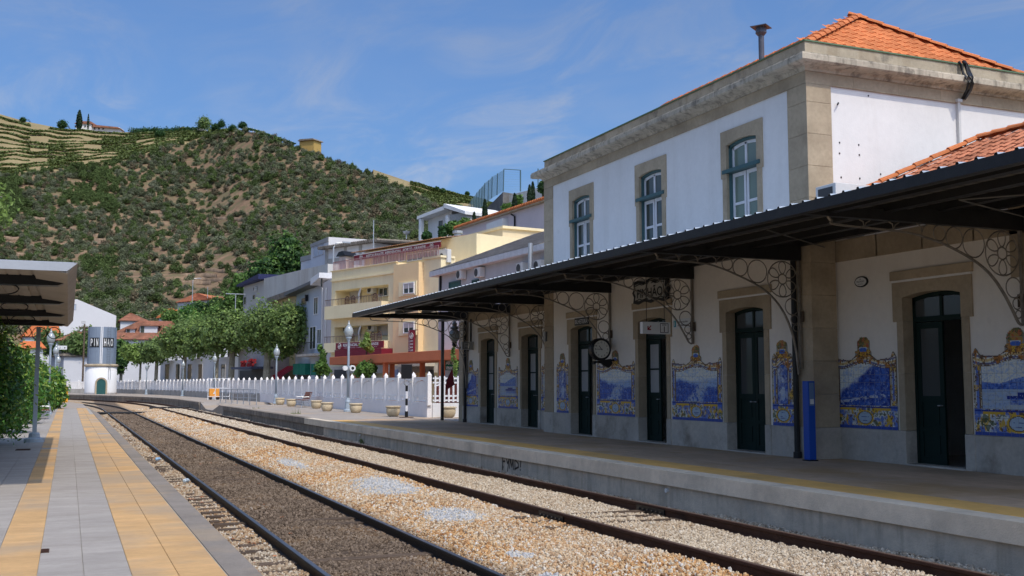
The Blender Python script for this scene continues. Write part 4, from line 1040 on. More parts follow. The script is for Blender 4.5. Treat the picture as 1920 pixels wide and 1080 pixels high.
# ================================================================ FENCE ALONG THE STREET
def fence_panel_mesh(w, m, h=1.06):
    mb = MB(); t = .035; f = lambda u, v, ww: (u, ww, v)
    st = .11; a0, a1 = -w/2+st, w/2-st; zs, zc = h-.36, h-.13
    ar = [(a0+(a1-a0)*k/10, zs+(zc-zs)*math.sin(math.pi*k/10)**.6) for k in range(11)]
    mb.prism([(a0, h-.05)]+ar+[(a1, h-.05)], f, -t, t)
    mb.box(-w/2, w/2, -t-.012, t+.012, h-.05, h)
    mb.box(-w/2, a0-.001, -t, t, .02, h-.051); mb.box(a1+.001, w/2, -t, t, .02, h-.051)
    mb.box(a0, a1, -t, t, .19, .26); mb.box(a0, a1, -t, t, .02, .07)
    x = a0
    for (p, q) in ((0, .16), (.26, .72), (.84, 1.0)): mb.box(a0+(a1-a0)*p, a0+(a1-a0)*q, -t, t, .07, .19)
    return mb.mesh('fence_panel', m)
def slats_mesh(w, m, h=1.06):
    mb = MB(); a0, a1 = -w/2+.11, w/2-.11; n = 13
    for k in range(n):
        x = a0+(a1-a0)*(k+.5)/n; mb.box(x-.042, x+.042, -.02, .02, .26, h-.36+.2*math.sin(math.pi*(k+.5)/n)**.6)
    return mb.mesh('slats', m)
def post_mesh(m, w=.085, z1=1.13, name='post'):
    mb = MB(); mb.box(-w, w, -w, w, -.12, z1); c = w*1.0
    mb.add([(-c-.01, -c-.01, z1), (c+.01, -c-.01, z1), (c+.01, c+.01, z1), (-c-.01, c+.01, z1), (0, 0, z1+.17)], [(0, 1, 4), (1, 2, 4), (2, 3, 4), (3, 0, 4), (0, 3, 2, 1)])
    return mb.mesh(name, m)
fpath = [(13.95, 42.05), (13.95, 82), (12.95, 100), (11.8, 125), (9.4, 148), (6.5, 163.5), (0, 168), (-12, 171)]
def along(path, step):
    out = [Vector((*path[0], 0))]; d = 0
    for a, b in zip(path[:-1], path[1:]):
        A, B = Vector((*a, 0)), Vector((*b, 0)); L = (B-A).length; dirv = (B-A)/L
        while d+step <= L+1e-6: d += step; out.append(A+dirv*d)
        d -= L
    return out
pts = along(fpath, 2.17)
FCON = mat('fence_base_concrete', (.36, .34, .31), .9, .15, 1, .2, 40, streak=((.15, .13, .11), .5, 2))
fence = thing('street_fence', 'long white precast fence with pointed posts between platform and street', 'fence')
pm_, sm_, po_ = fence_panel_mesh(1.99, FENCEW), slats_mesh(1.99, FENCEW), post_mesh(FENCEW)
for i, p in enumerate(pts):
    zb = .93
    if i < len(pts)-1:
        q = pts[i+1]; d = q-p; an = math.atan2(d.y, d.x); c = (p+q)/2
        pn = link('fence_panel', pm_, fence, loc=(c.x, c.y, zb), rot=(0, 0, an)); link('slats', sm_, pn, kind='stuff')
        lw = MB(); lw.box(-d.length/2, d.length/2, -.11, .11, PZ-.02, .925)
        link('low_wall', lw.mesh('low_wall', FWALL if c.y < 84 else FCON), fence, loc=(c.x, c.y, 0), rot=(0, 0, an))
    link('post', po_, fence, loc=(p.x-.03, p.y, zb), rot=(0, 0, an))
pk = thing('picket_fence', 'short white picket fence on a low white wall closing the gap beside the station', 'fence')
MB().box(14.07, 19, 42.0, 42.2, PZ-.02, .90).build('low_wall', mat('sunlit_white_wall', (.74, .73, .72), .85, .05, 1, .1, 40, spot=((.5, .46, .4), .4, 1.6, .6, .7)), pk)
for z in (.98, 1.16, 1.72, 1.90): MB().box(14.1, 19, 42.07, 42.10, z, z+.07).build('rail', WPAINT, pk)
x = 14.2
PKM = MB(); PKM.box(-.035, .035, -.015, .015, 0, 1.05); PKM.add([(-.035, -.015, 1.05), (.035, -.015, 1.05), (.035, .015, 1.05), (-.035, .015, 1.05), (0, 0, 1.11)], [(0, 1, 4), (1, 2, 4), (2, 3, 4), (3, 0, 4)]); PKM = PKM.mesh('picket', WPAINT)
while x < 19: link('picket', PKM, pk, loc=(x, 42.05, .94)); x += .2
bd = MB(); bd.add([(14.15, 42.03, 1.58), (14.15, 42.03, 1.64), (14.75, 42.03, 1.78), (14.75, 42.03, 1.72)], [(0, 1, 2, 3)]); bd.build('brace', WPAINT, pk)

# ================================================================ LAMP POSTS
def lamp_post(loc, label, H=3.75):
    t = thing('street_lamp', label, 'lamp post', loc, 0, 'globe lamp posts along the platforms')
    b = MB(); b.lathe([(.21, 0), (.21, .08), (.15, .14), (.13, .45), (.145, .5), (.10, .58), (.075, .7)], n=16); b.build('base', LAMPP, t, smooth=False)
    b = MB(); b.lathe([(.072, .7), (.058, H-.5), (.058, H-.2), (.09, H-.15), (.09, H-.1), (.15, H-.04), (.15, H)], n=14); b.build('pole', LAMPP, t, smooth=True)
    b = MB(); b.lathe([(.12, H), (.20, H+.12), (.225, H+.28), (.20, H+.42), (.12, H+.55), (.08, H+.6)], n=18); b.build('globe', GLOBE, t, smooth=True)
    b = MB(); b.lathe([(.08, H+.6), (.085, H+.64), (.05, H+.68), (.035, H+.74), (.02, H+.82), (0.005, H+.86)], n=12); b.build('finial', GLOBE, t, smooth=True)
    return t
def speaker(parent, z, s=1, rz=0):
    sp = part('loudspeaker', parent, (0, 0, z), rz)
    b = MB()
    for dx in (-.21, .16):
        b.tube([(dx, -.05, 0), (dx, -.26, 0)], .15 if dx > 0 else .12, 14)
    b.build('horn', SIGNW, sp)
    c = MB(); c.tube([(.16, -.262, 0), (.16, -.275, 0)], .075, 12); c.build('horn_mouth', BLACK, sp)
def lamp_H(px, py_top, base): return EYE+(HOR-py_top)/F_PX*((base-Vector((0, 0, 0))).dot(Vector(RM[:, 2].tolist())))-base.z
lps = [((652, 772), 604, 'grey globe lamp post with round white loudspeakers in front of the orange pergola'),
       ((517, 757), 648, 'grey globe lamp post beside the bench, before the red awning'),
       ((401, 748), 664, 'grey globe lamp post beside the ramp railing under the plane trees'),
       ((342, 743), 676, 'grey globe lamp post between the green cabinet and the ramp'),
       ((274, 740), 682, 'grey globe lamp post between the water tower and the green cabinet')]
for (bx_, by_), ty, lb in lps:
    b = un(bx_, by_, Z=PZ); dep = b.x*RM[0, 2]+b.y*RM[1, 2]+(b.z-EYE)*RM[2, 2]
    H = EYE+(HOR-ty)/F_PX*dep-PZ-.75
    t = lamp_post(b, lb, H)
    if bx_ == 652: speaker(t, H-1.55)
for (bx_, by_), ty, lb in [((90, 777), 617, 'nearest grey globe lamp post on the left platform, over the citrus hedge'), ((101, 762), 645, 'middle grey globe lamp post on the left platform carrying a round loudspeaker'), ((106, 757), 664, 'farthest small globe lamp post on the left platform beside the white sign')]:
    b = un(bx_, by_, Z=0); dep = b.x*RM[0, 2]+b.y*RM[1, 2]+(b.z-EYE)*RM[2, 2]
    H = EYE+(HOR-ty)/F_PX*dep-.8
    t = lamp_post(b, lb, H)
    if bx_ == 101:
        speaker(t, H-1.7)
        MB().box(.25, .95, -.16, -.1, H-3.6, H-2.4).build('orange_box', mat('orange_plastic', (.85, .36, .02), .4, .04, 3, 0, 10), t)

# ================================================================ POTS, BENCH, SIGNAL, CABINETS
POTM = mat('stone_pot', (.58, .47, .31), .85, .12, 3, .25, 40, obj=.06)
def pot(loc, label, s=1.):
    t = thing('stone_pot', label, 'flower pot', loc, 0, 'empty round stone pots along the platform')
    b = MB(); b.lathe([(.17, 0), (.24, .05), (.29, .18), (.30, .32), (.27, .37), (.285, .375)], n=20)
    b.build('bowl', POTM, t, smooth=True)
    b = MB(); pr = [(.27, .37), (.325, .39), (.335, .43), (.30, .455), (.26, .44), (.25, .34), (0.01, .33)]; b.lathe(pr, n=20); b.build('rim', POTM, t)
    b = MB(); b.lathe([(.2, .3), (.25, .345), (.01, .36)], n=12); b.build('soil', SOIL, t)
    t.scale = (s,)*3
    return t
plabs = ['pale stone pot right beside the second lamp post', 'pale stone pot just left of the bench', 'pale stone pot just right of the bench', 'pale stone pot second right of the bench, before the fence wall', 'pale stone pot right beside the nearest right-hand lamp post', 'pale stone pot left of the striped signal post', 'pale stone pot against the sunlit wall beneath the canopy end']
for (px, py), lb in zip([(525, 759), (546, 762), (593, 766), (613, 771), (667, 774), (737, 781), (841, 783)], plabs): pot(un(px, py, Z=PZ), lb)
def bench(loc, rz, label, group=None):
    t = thing('park_bench', label, 'bench', loc, rz, group)
    bw = mat('bench_wood', (.22, .075, .04), .6, .2, 4, .1, 40) if 'bench_wood' not in bpy.data.materials else bpy.data.materials['bench_wood']
    for x in (-.85, .85):
        f = MB()
        f.tube([(x, -.28, 0), (x, -.22, .2), (x, -.26, .42), (x, .15, .40), (x, .30, .86)], .025, 6)
        f.tube([(x, .30, 0), (x, .2, .2), (x, .17, .40)], .025, 6); f.tube([(x, -.26, .42), (x, -.24, .60), (x, .18, .62)], .022, 6)
        for k in range(3): ring_pts = [(x, -.12+.1*math.cos(a_)+k*.12, .22+.09*math.sin(a_)) for a_ in np.linspace(0, 2*math.pi, 12, endpoint=False)]; f.tube(ring_pts, .014, 4, closed=True)
        f.build('side_frame', ALU, t)
    for k in range(4): MB().box(-.95, .95, -.27+k*.105, -.185+k*.105, .43, .455).build('seat_slat', bw, t, bevel=.004)
    for k in range(5):
        y = .17+k*.033; z = .49+k*.085; MB().prism([(y, z), (y+.03, z+.075), (y+.052, z+.068), (y+.022, z-.007)], lambda u, v, w: (w, u, v), -.95, .95).build('back_slat', bw, t)
    return t
b0 = un(568, 763.5, Z=PZ); bench((b0.x, b0.y, PZ), R(-90), 'slatted brown park bench with curly cast-iron sides between the stone pots')
bl = un(83, 795, Z=0); bench((-1.05, 56.5, 0), R(90), 'white curly iron bench legs half hidden beside the citrus hedge')
# striped signal post with black board
sg = thing('shunting_signal', 'black and white striped post carrying a square black board', 'signal', un(762, 783, Z=PZ))
z = 0
for k, (h, m) in enumerate(((.26, BLACK), (.24, WPAINT), (.28, BLACK), (.30, WPAINT), (.24, BLACK))):
    b = MB(); b.lathe([(.07 if k == 0 else .055, z), (.07 if k == 0 else .055, z+h)], n=12); b.build('post_band', m, sg); z += h
b = MB(); b.box(-.26, .26, -.16, .16, 0, .03); b.build('foot_plate', RUST, sg)
b = MB(); b.tube([(-.02, 0, z-.02), (-.1, 0, z+.08), (-.08, 0, z+.3)], .03, 6); b.tube([(.05, 0, z), (.16, -.05, z+.12), (.18, -.05, z+.3)], .02, 6); b.tube([(.1, -.05, z-.25), (.13, -.05, z+.05)], .015, 6); b.box(.08, .2, -.1, 0, z+.1, z+.2); b.build('lever_gear', mat('grey_iron', (.3, .3, .3), .5), sg)
MB().box(-.24, .22, -.03, .03, z+.28, z+.88).build('signal_board', BLACK, sg, bevel=.01)
# parcel post by the free-standing canopy post: dark red flag box
fl = thing('flag_holder', 'dark red folded flag on the free-standing canopy post', 'flag', (13.35, 38.3, 1.55))
MB().add([(0, 0, -.1), (.38, .05, .12), (.30, .08, .75), (.05, .02, .30), (0, .03, -.1), (.38, .09, .12), (.30, .12, .75), (.05, .06, .30)], [(0, 1, 2, 3), (7, 6, 5, 4), (0, 4, 5, 1), (1, 5, 6, 2), (2, 6, 7, 3), (3, 7, 4, 0)]).build('flag_cloth', mat('dark_red_cloth', (.10, .01, .015), .8), fl)
# ramp railing
rl = thing('ramp_railing', 'grey tubular railing beside the ramp at the platform crossing', 'railing')
a, b = un(381, 752, Z=PZ), un(468, 757, Z=PZ)
A, B = Vector((10.3, 79.5, PZ)), Vector((11.2, 69.0, PZ)); rm_ = MB()
for k in range(7):
    p = A.lerp(B, k/6); rm_.tube([p, p+Vector((0, 0, 1.0))], .03, 6)
for z in (.45, .72, 1.0): rm_.tube([A+Vector((0, 0, z)), B+Vector((0, 0, z))], .025, 6)
rm_.tube([A+Vector((.9, 0, 0)), A+Vector((.9, 0, 1))], .03, 6)
rm_.tube([A+Vector((0, 0, 1)), A+Vector((2.4, 2.5, 1))], .025, 6); rm_.tube([A+Vector((2.4, 2.5, 0)), A+Vector((2.4, 2.5, 1))], .03, 6)
rm_.build('tube_frame', ALU, rl)
# white gate frame beside ramp
gt = thing('ramp_gate', 'white tubular gate standing against the fence beyond the ramp', 'gate', un(410, 750, Z=PZ)); g_ = MB()
for x in (-.9, -.3, .3, .9): g_.tube([(x, 0, 0), (x, 0, 1.9)], .03, 6)
for z in (.3, 1.0, 1.8): g_.tube([(-.9, 0, z), (.9, 0, z)], .025, 6)
g_.build('gate_frame', WPAINT, gt)
# orange trolley
ot = thing('baggage_trolley', 'small orange trolley box with a triangle mark beside the ramp railing', 'trolley', un(401, 749.5, Z=PZ), 0)
MB().box(-.42, .42, -.25, .25, .22, 1.0).build('box', mat('trolley_orange', (.80, .33, .05), .5, .06, 3, 0, 10), ot, bevel=.02)
tr = MB(); tr.add([(-.13, -.254, .5), (.13, -.254, .5), (0, -.254, .74)], [(0, 1, 2)]); tr.build('triangle_mark', SIGNW, ot)
for x in (-.3, .3):
    w_ = MB(); w_.tube([(x, -.27, .12), (x, .27, .12)], .12, 10); w_.build('wheel', BLACK, ot)
# green cabinet against the fence
gc = un(295, 736, Z=PZ); cab = thing('green_cabinet', 'dark green metal cabinet standing against the white fence', 'cabinet', (gc.x, gc.y, PZ))
MB().box(-.55, .55, -.3, .3, .1, 1.75).build('body', mat('cabinet_green', (.01, .10, .06), .5, .06, 3, .02, 20), cab, bevel=.02); MB().box(-.58, .58, -.33, .33, 1.75, 1.83).build('lid', BLACK, cab)
for x in (-.4, .4): MB().box(x-.05, x+.05, -.2, .2, 0, .1).build('leg', BLACK, cab)
# debris: plastic bottles / paper in the ballast
for (px, py, lb, c_) in ((297, 863, 'crumpled blue plastic bottle lying beside the left platform edge', (.35, .55, .75)), (350, 904, 'flattened clear bottle in the ballast by the left rail', (.5, .58, .62))):
    q = un(px, py, Z=-.42); bt = thing('plastic_bottle', lb, 'bottle', q, R(60))
    b = MB(); b.tube([(-.14, 0, .04), (-.12, 0, .04), (.05, 0, .035), (.09, 0, .03), (.11, 0, .02)], [.02, .045, .045, .02, .015], 8); b.build('bottle_body', mat('thin_plastic', c_, .2, .05), bt); MB().tube([(.11, 0, .02), (.135, 0, .02)], .018, 8).build('cap', WPAINT, bt)

# ================================================================ LEFT PLATFORM CANOPY
lc = thing('left_canopy', 'grey metal platform canopy with pointed black beams over the left platform', 'canopy')
x0, x1, ya, yb, zc = -7.2, .05, 17.8, 34.6, 3.45
LCM = mat('left_canopy_metal', (.40, .42, .45), .5, .05, 2, .03, 20); LCU = mat('left_canopy_soffit', (.38, .335, .27), .7, .1, 1.2, .05, 20)
MB().prism([(x0, 3.60), (x1+.02, 3.60), (x1-.13, 3.47), (x0, 3.47)], lambda u, v, w: (u, w, v), ya-.04, ya).build('front_fascia', LCM, lc)
MB().prism([(x1-.16, 3.44), (x1-.12, 3.44), (x1+.02, 3.62), (x1-.02, 3.62)], lambda u, v, w: (u, w, v), ya, yb).build('side_gutter', LCU, lc)
MB().prism([(x1-.62, 3.505), (x1-.16, 3.44), (x1-.16, 3.46), (x1-.62, 3.525)], lambda u, v, w: (u, w, v), ya, yb).build('gutter_floor', LCU, lc)
so = MB(); xx = x0
while xx < x1-.62: so.box(xx, xx+.17, ya, yb, 3.56, 3.575); so.box(xx+.17, xx+.2, ya, yb, 3.575, 3.59); xx += .2
so.build('soffit', LCU, lc)
MB().box(x0, x1, ya, yb, 3.60, 3.615).build('roof_sheet', LCM, lc)
for Y in (19.8, 24.4, 29.0, 33.6):
    MB().prism([(x0, 3.40), (x1-.28, 3.40), (x1-.08, 3.49), (x1-.24, 3.57), (x0, 3.57)], lambda u, v, w: (u, w, v), Y-.16, Y+.16).build('beam', BLACK, lc)
    g = MB(); MB().box(x1-.95, x1-.82, Y+.17, Y+4.0 if Y < 33 else yb-.1, 3.52, 3.58).build('purlin', LCU, lc)
    fx = lambda s, z: (-.9-s, Y, z); b = part('bracket', lc)
    if Y == 33.6:
        for s_, r_ in ((.1, .17), (.5, .2), (.87, .15), (1.15, .12), (1.4, .1)): g = MB(); ring(g, s_+.0, 3.40-r_, r_, lambda s, z: (-.35-s, 34.45, z), .012, 20); g.build('scroll_ring', IRON, b)
    else:
        for s_, r_ in ((.2, .26), (.75, .2)): g = MB(); ring(g, s_, 3.4-.01-.06, r_, fx, .012, 20, ry=.10); g.build('scroll_ring', IRON, b)
for Y in (34.3, 26.6, 19.0):
    if Y == 34.3:
        pst = MB(); pst.box(-.93, -.81, Y-.06, Y+.06, .2, 3.40); pst.build('post', LAMPP, lc)
        MB().lathe([(.28, 0), (.28, .1), (.16, .14), (.15, .24), (.12, .28)], -.87, Y, 16).build('post_base', LAMPP, lc)
    else:
        pst = MB(); pst.box(-4.43, -4.31, Y-.06, Y+.06, .0, 3.40); pst.build('post', LAMPP, lc)
settle(lc, (-3.5, 23, 0))
# white direction sign far on the left platform
ws = thing('platform_sign_far', 'small white double sign hanging beyond the citrus hedge', 'sign', un(117, 648, D=80)); ws.location.z -= .3
ws.name = 'direction_sign'
MB().box(-.33, .33, -.04, .04, 0, .29).build('sign_box', SIGNW, ws); MB().box(-.003, .003, -.045, -.041, .02, .27).build('divider', BLACK, ws)
ar_ = MB(); arrow(ar_, .16, -.045, .14, .15); ar_.build('arrow', BLACK, ws); text('2', BLACK, ws, (-.16, -.045, .14), RX, height=.15)
MB().box(-.345, -.325, -.02, .02, -2.8, .4).build('pole', LAMPP, ws)

# ================================================================ WATER TOWER
tc_ = Vector((3.98, 150.3, PZ)); wt = thing('water_tower', 'white round water tower with grey steel tank reading PINHAO', 'water tower', tc_)
mb = MB(); mb.lathe([(2.05, 0), (2.0, .3), (1.97, 3.62)], n=40); mb.build('masonry_drum', mat('tower_white', (.74, .735, .73), .85, .05, .6, .1, 20), wt, smooth=True)
mb = MB(); mb.lathe([(1.97, 3.62), (2.1, 3.66), (2.14, 3.72), (2.14, 3.85), (2.02, 3.95), (1.6, 3.98)], n=40); mb.build('stone_ring', STONE, wt, smooth=False)
TANK = mat('tank_blue_grey', (.22, .27, .34), .55, .05, 1, .03, 20)
mb = MB(); n = 72; prof = [(0, 3.98), (1.76, 3.98), (1.74, 8.85), (0, 8.85)]
mb.lathe([(1.76, 3.98), (1.76, 5.6), (1.77, 5.62), (1.76, 5.64), (1.76, 7.2), (1.77, 7.22), (1.76, 7.24), (1.75, 8.85)], n=44); mb.build('tank', TANK, wt)
for k in range(10):
    a = k*2*math.pi/10+.2; MB().box(-.03, .03, -1.79, -1.75, 3.98, 8.85).build('tank_seam', TANK, wt).rotation_euler = (0, 0, a)
mb = MB(); mb.box(-.28, -.16, -1.85, -1.78, 4.0, 8.95); mb.box(-.08, .04, -1.85, -1.78, 4.0, 8.95); mb.build('white_overflow_pipe', WPAINT, wt)
ld = MB()
for x in (.62, .98): ld.tube([(x, -1.86, 3.3), (x, -1.86, 8.9)], .02, 5)
for k in range(16): ld.tube([(.62, -1.86, 3.6+k*.33), (.98, -1.86, 3.6+k*.33)], .015, 4)
for x in (.85, 1.1): ld.tube([(x, -2.0, 1.9), (x, -1.92, 4.0)], .02, 5)
ld.build('ladder', mat('ladder_grey', (.16, .18, .2), .5), wt)
# door and arch
dm = MB(); P3 = lambda u, v, w: (u, w, v)
ar = [(-.55, 0)]+[(-.55*math.cos(k*math.pi/10), 1.45+.55*math.sin(k*math.pi/10)) for k in range(11)]+[(.55, 0)]
dm.prism(ar, P3, -2.10, -1.9); dm.build('door', mat('tower_door_green', (.02, .09, .085), .5, .1, 3, .05, 20), wt)
am = MB(); o_ = [(-.75, 0)]+[(-.75*math.cos(k*math.pi/10), 1.45+.75*math.sin(k*math.pi/10)) for k in range(11)]+[(.75, 0)]
for k in range(len(o_)-1): am.prism([ar[k], ar[k+1], o_[k+1], o_[k]], P3, -2.16, -1.9)
am.build('stone_arch', STONE, wt)
# letters with black shadow, each letter upright on the curved tank
for s_, cx_, wd in (('PIN', -.98, 1.0), ('HAO', .72, 1.22)):
    z0 = 6.85; nlet = len(s_)
    bb = MB(); w2 = wd/2+.07; n_ = 8
    for k in range(n_):
        xa, xb = cx_-w2+2*w2*k/n_, cx_-w2+2*w2*(k+1)/n_
        f_ = lambda x: -math.sqrt(1.80**2-min(abs(x), 1.75)**2)
        bb.quad((xa, f_(xa)-.01, z0-.68), (xb, f_(xb)-.01, z0-.68), (xb, f_(xb)-.01, z0+.56), (xa, f_(xa)-.01, z0+.56))
    bb.build('letter_background', BLACK, wt)
    for i, ch in enumerate(s_):
        x = cx_+wd*((i+.5)/nlet-.5); an = math.asin(max(-.97, min(.97, x/1.82)))
        cw_ = wd/nlet*.74*(.32 if ch == 'I' else 1)/max(.45, math.cos(an))
        text(ch, SIGNW, wt, (1.83*math.sin(an), -1.83*math.cos(an), z0-.05), (math.cos(an), math.sin(an), 0), width=min(cw_, .42), height=1.0, name='letter', bold=.035, depth=.02)
# ================================================================ TOWN
class Fac:
    """a facade: runs from photo column pa (depth da) to pb (depth db); local x along it, -y towards the viewer"""
    def __init__(s, name, label, cat, pa, da, pb, db, z0=-.2, group=None):
        s.A = un(pa, HOR, D=da); s.B = un(pb, HOR, D=db); s.A.z = z0; s.B.z = z0; s.z0 = z0
        d = s.B-s.A; s.L = d.length; s.u = d/s.L; s.rz = math.atan2(d.y, d.x); s.n = Vector((s.u.y, -s.u.x, 0))
        s.t = thing(name, label, cat, s.A, s.rz, group)
    def fp(s, px, py, d=0.):
        r = RM @ np.array([(px-CXP)/F_PX, -(py-CYP)/F_PX, 1.]); r = Vector(r.tolist()); o = Vector((0, 0, EYE))
        a = s.A+s.n*d; k = (a-o).dot(s.n)/r.dot(s.n); q = o+r*k
        return (q-s.A).dot(s.u), q.z-s.z0
    def rect(s, x0, y0, x1, y1, d=0.):
        xm, ym = (x0+x1)/2, (y0+y1)/2
        return s.fp(x0, ym, d)[0], s.fp(x1, ym, d)[0], s.fp(xm, y1, d)[1], s.fp(xm, y0, d)[1]
    def box(s, name, r, d0, d1, m, parent=None, **kw):
        a, b, c, e = r; return MB().box(a, b, -d1, -d0, c, e).build(name, m, parent or s.t, **kw)
    def window(s, x0, y0, x1, y1, d=0., frame=None, pane=None, bars=1, shutter=None, name='window', fw=.07):
        a, b, c, e = s.rect(x0, y0, x1, y1, d); frame = frame or WPAINT
        f = MB(); o0, o1 = -d-.07, -d+.03
        f.box(a, b, o0, o1, c, c+fw); f.box(a, b, o0, o1, e-fw, e); f.box(a, a+fw, o0, o1, c+fw, e-fw); f.box(b-fw, b, o0, o1, c+fw, e-fw)
        for k in range(1, bars+1): x = a+(b-a)*k/(bars+1); f.box(x-fw*.4, x+fw*.4, o0+.01, o1, c+fw, e-fw)
        w = f.build(name, frame, s.t)
        if shutter:
            zs = e-(e-c)*shutter; MB().box(a+fw, b-fw, -d-.045, -d+.0, zs, e-fw).build('roller_shutter', SHUT, w)
        MB().box(a+fw, b-fw, -d-.02, -d-.005, c+fw, e-fw).build('pane', pane or PANE, w)
        return w
SHUT = mat('roller_shutter', (.50, .48, .47), .7, .05, 3, .1, 20)
def body(f, name, s0, s1, z0, z1, depth, m, front=0.): return MB().box(s0, s1, -front, depth, z0, z1).build(name, m, f.t)
def ac_unit(f, px, py, label, w=.85, h=.62, d=0., dd=.35):
    s, z = f.fp(px, py, d+.2); q = f.A+f.u*s+f.n*(d+.2); q.z = f.z0+z-h/2
    t = thing('air_conditioner', label, 'air conditioner', q, f.rz, 'outdoor air conditioner units on the facades')
    MB().box(-w/2, w/2, -dd/2, dd/2, 0, h).build('casing', PLASTIC, t, bevel=.02)
    g = MB(); g.prism([(-.1+.23*math.cos(k*math.pi/10), h/2+.23*math.sin(k*math.pi/10)) for k in range(20)], lambda u, v, w_: (u, w_, v), -dd/2-.015, -dd/2-.003); g.build('fan_grille', GRILLE, t)
    MB().box(-w/2+.05, w/2-.05, dd/2, dd/2+.06, -.05, .0).build('wall_bracket', ALU, t)
    return t
def tiled_roof(name, corners, m, parent, row=.38, colw=.24, rel=.05):
    """a roof plane a-b (eave, left to right) c-d (top, right to left) as rows of barrel tiles"""
    a, b, c, d = [Vector(q) for q in corners]
    L = max((b-a).length, (c-d).length); H = max((d-a).length, (c-b).length); nc = max(2, int(L/colw)); nr = max(2, int(H/row))
    nrm = (b-a).cross(d-a).normalized()
    if nrm.z < 0: nrm = -nrm
    if nc*nr > 9000: nr = max(2, int(9000/nc))
    V = []; n4 = nc*4+1
    for r in range(nr):
        for e in (0, 1):
            t = (r+e*.999)/nr; lo, hi = a.lerp(d, t), b.lerp(c, t)
            for k in range(n4):
                u = k/(n4-1); ph = [0, .75, 1, .75][k % 4]; V.append(lo.lerp(hi, u)+nrm*(rel*ph+(.035 if e == 0 else 0)))
    Fq = [(r*2*n4+e*n4+k, r*2*n4+e*n4+k+1, (r*2+e+1)*n4+k+1, (r*2+e+1)*n4+k) for r in range(nr) for e in (0, 1) for k in range(n4-1) if (r*2+e+1) < nr*2]
    me = npmesh(name, [tuple(v) for v in V], Fq, m); return link(name, me, parent, kind='stuff')
OLDT = TILE_OLD
# ---- hotel
H_ = Fac('hotel', 'yellow four-storey hotel with maroon signs, balconies and a roof terrace', 'hotel building', 619, 84, 741, 77.2)
L = H_.L; TZ = H_.fp(700, 500)[1]
def z_at(f, px, py, d=0.): return f.fp(px, py, d)[1]
rb = {}
zT0, zT1 = z_at(H_, 680, 518), z_at(H_, 680, 501)
up_t, up_b = z_at(H_, 680, 539), z_at(H_, 680, 584)
lo_t, lo_b = z_at(H_, 680, 610), z_at(H_, 680, 654)
s_l, s_r = H_.fp(628, 560)[0], H_.fp(728, 560)[0]
mb = MB()
for z0, z1 in ((0, lo_b+.2), (lo_t, up_b+.35), (up_t, zT1)): mb.box(0, L, 0, 1.5, z0, z1)
mb.box(0, s_l, 0, 1.5, lo_b+.2, lo_t); mb.box(s_r, L, 0, 1.5, lo_b+.2, lo_t); mb.box(0, s_l, 0, 1.5, up_b+.35, up_t); mb.box(s_r, L, 0, 1.5, up_b+.35, up_t)
mb.box(0, L+8, 1.5, 12, 0, zT1-.3)
mb.build('facade_wall', YELLOW, H_.t)
MB().box(0, L, -.12, 0, zT0-.12, zT0).build('cornice', YELLOW, H_.t); MB().box(-.1, L+.1, -.1, .1, zT1, zT1+.06).build('terrace_coping', YELLOW, H_.t)
# peach bay to the right and yellow end
P0, P1, P2 = L, H_.fp(790, 550)[0], H_.fp(822, 550)[0]
MB().box(P0, P1, -.25, 1.5, 0, zT1-.25).build('peach_bay', PEACH, H_.t)
MB().box(P1, P2, .2, 1.5, 0, zT1-.1).build('end_bay', YELLOW, H_.t); MB().box(P1-.1, P2+.1, .1, 1.4, zT1-.1, zT1+.05).build('end_cornice', YELLOW, H_.t)
for i, (yb, yr0, yr1, yw) in enumerate(((588, 564, 556, 570), (652, 635, 628, 640))):
    z0 = z_at(H_, 680, yb-5); z1 = z_at(H_, 680, yr0+5)
    bal = MB().box(.2, s_r+.2, -.75, 0, z0-.5, z1-.05).build('balcony', YELLOW, H_.t)
    rl_ = MB(); rl_.box(.2, s_r+.2, -.73, -.69, z1+.42, z1+.47)
    nbar = 36
    for k in range(nbar+1): x = .25+(s_r-.1)*k/nbar; rl_.box(x-.015, x+.015, -.72, -.70, z1-.05, z1+.42)
    rl_.build('balcony_railing', mat('balcony_iron', (.20, .13, .10), .5, .1), bal)
    H_.window(650 if i == 0 else 651, 541 if i == 0 else 611, 676, 562 if i == 0 else 631, -1.4, SHUT, SHUT, 0)
    # slanted white screen
    s, z = H_.fp(678, yw-14, -.3); sc_ = MB(); sc_.prism([(0, z0+.2), (.12, z0+.2), (.12, z+.1), (.55, z+.85), (.45, z+.95), (0, z+.2)], lambda u, v, w: (s-.2+u, w, v), .1, .16); sc_.build('white_screen', WPAINT, H_.t)
    for px in ((652, 663, 704) if i == 0 else (661, 700, 712)):
        s, z = H_.fp(px, (568 if i == 0 else 633), .3); wc = MB()
        wc.tube([(s+.30*math.cos(a), -.35, z1+.35+.28*math.sin(a)) for a in np.linspace(-.3, math.pi+.3, 9)], .035, 5); wc.tube([(s-.3, -.35, z1-.1), (s-.3, -.35, z1+.3)], .03, 5); wc.tube([(s+.3, -.35, z1-.1), (s+.3, -.35, z1+.3)], .03, 5)
        for k in range(4): wc.box(s-.26, s+.26, -.36, -.33, z1+.05+k*.11, z1+.11+k*.11)
        o = wc.build('wicker_chair', mat('wicker_brown', (.09, .045, .03), .7), None); o.matrix_world = Matrix.Translation(H_.A) @ Matrix.Rotation(H_.rz, 4, 'Z')
        tag(o, {652: 'brown wicker chair, leftmost on the upper hotel balcony', 663: 'brown wicker chair, second on the upper hotel balcony', 704: 'brown wicker chair standing alone at the right of the upper hotel balcony', 661: 'brown wicker chair behind the lamp on the lower hotel balcony', 700: 'left one of two brown wicker chairs behind the lower hotel sign', 712: 'rightmost brown wicker chair behind the lower hotel sign'}[px], 'wicker chair', 'wicker chairs on the hotel balconies')
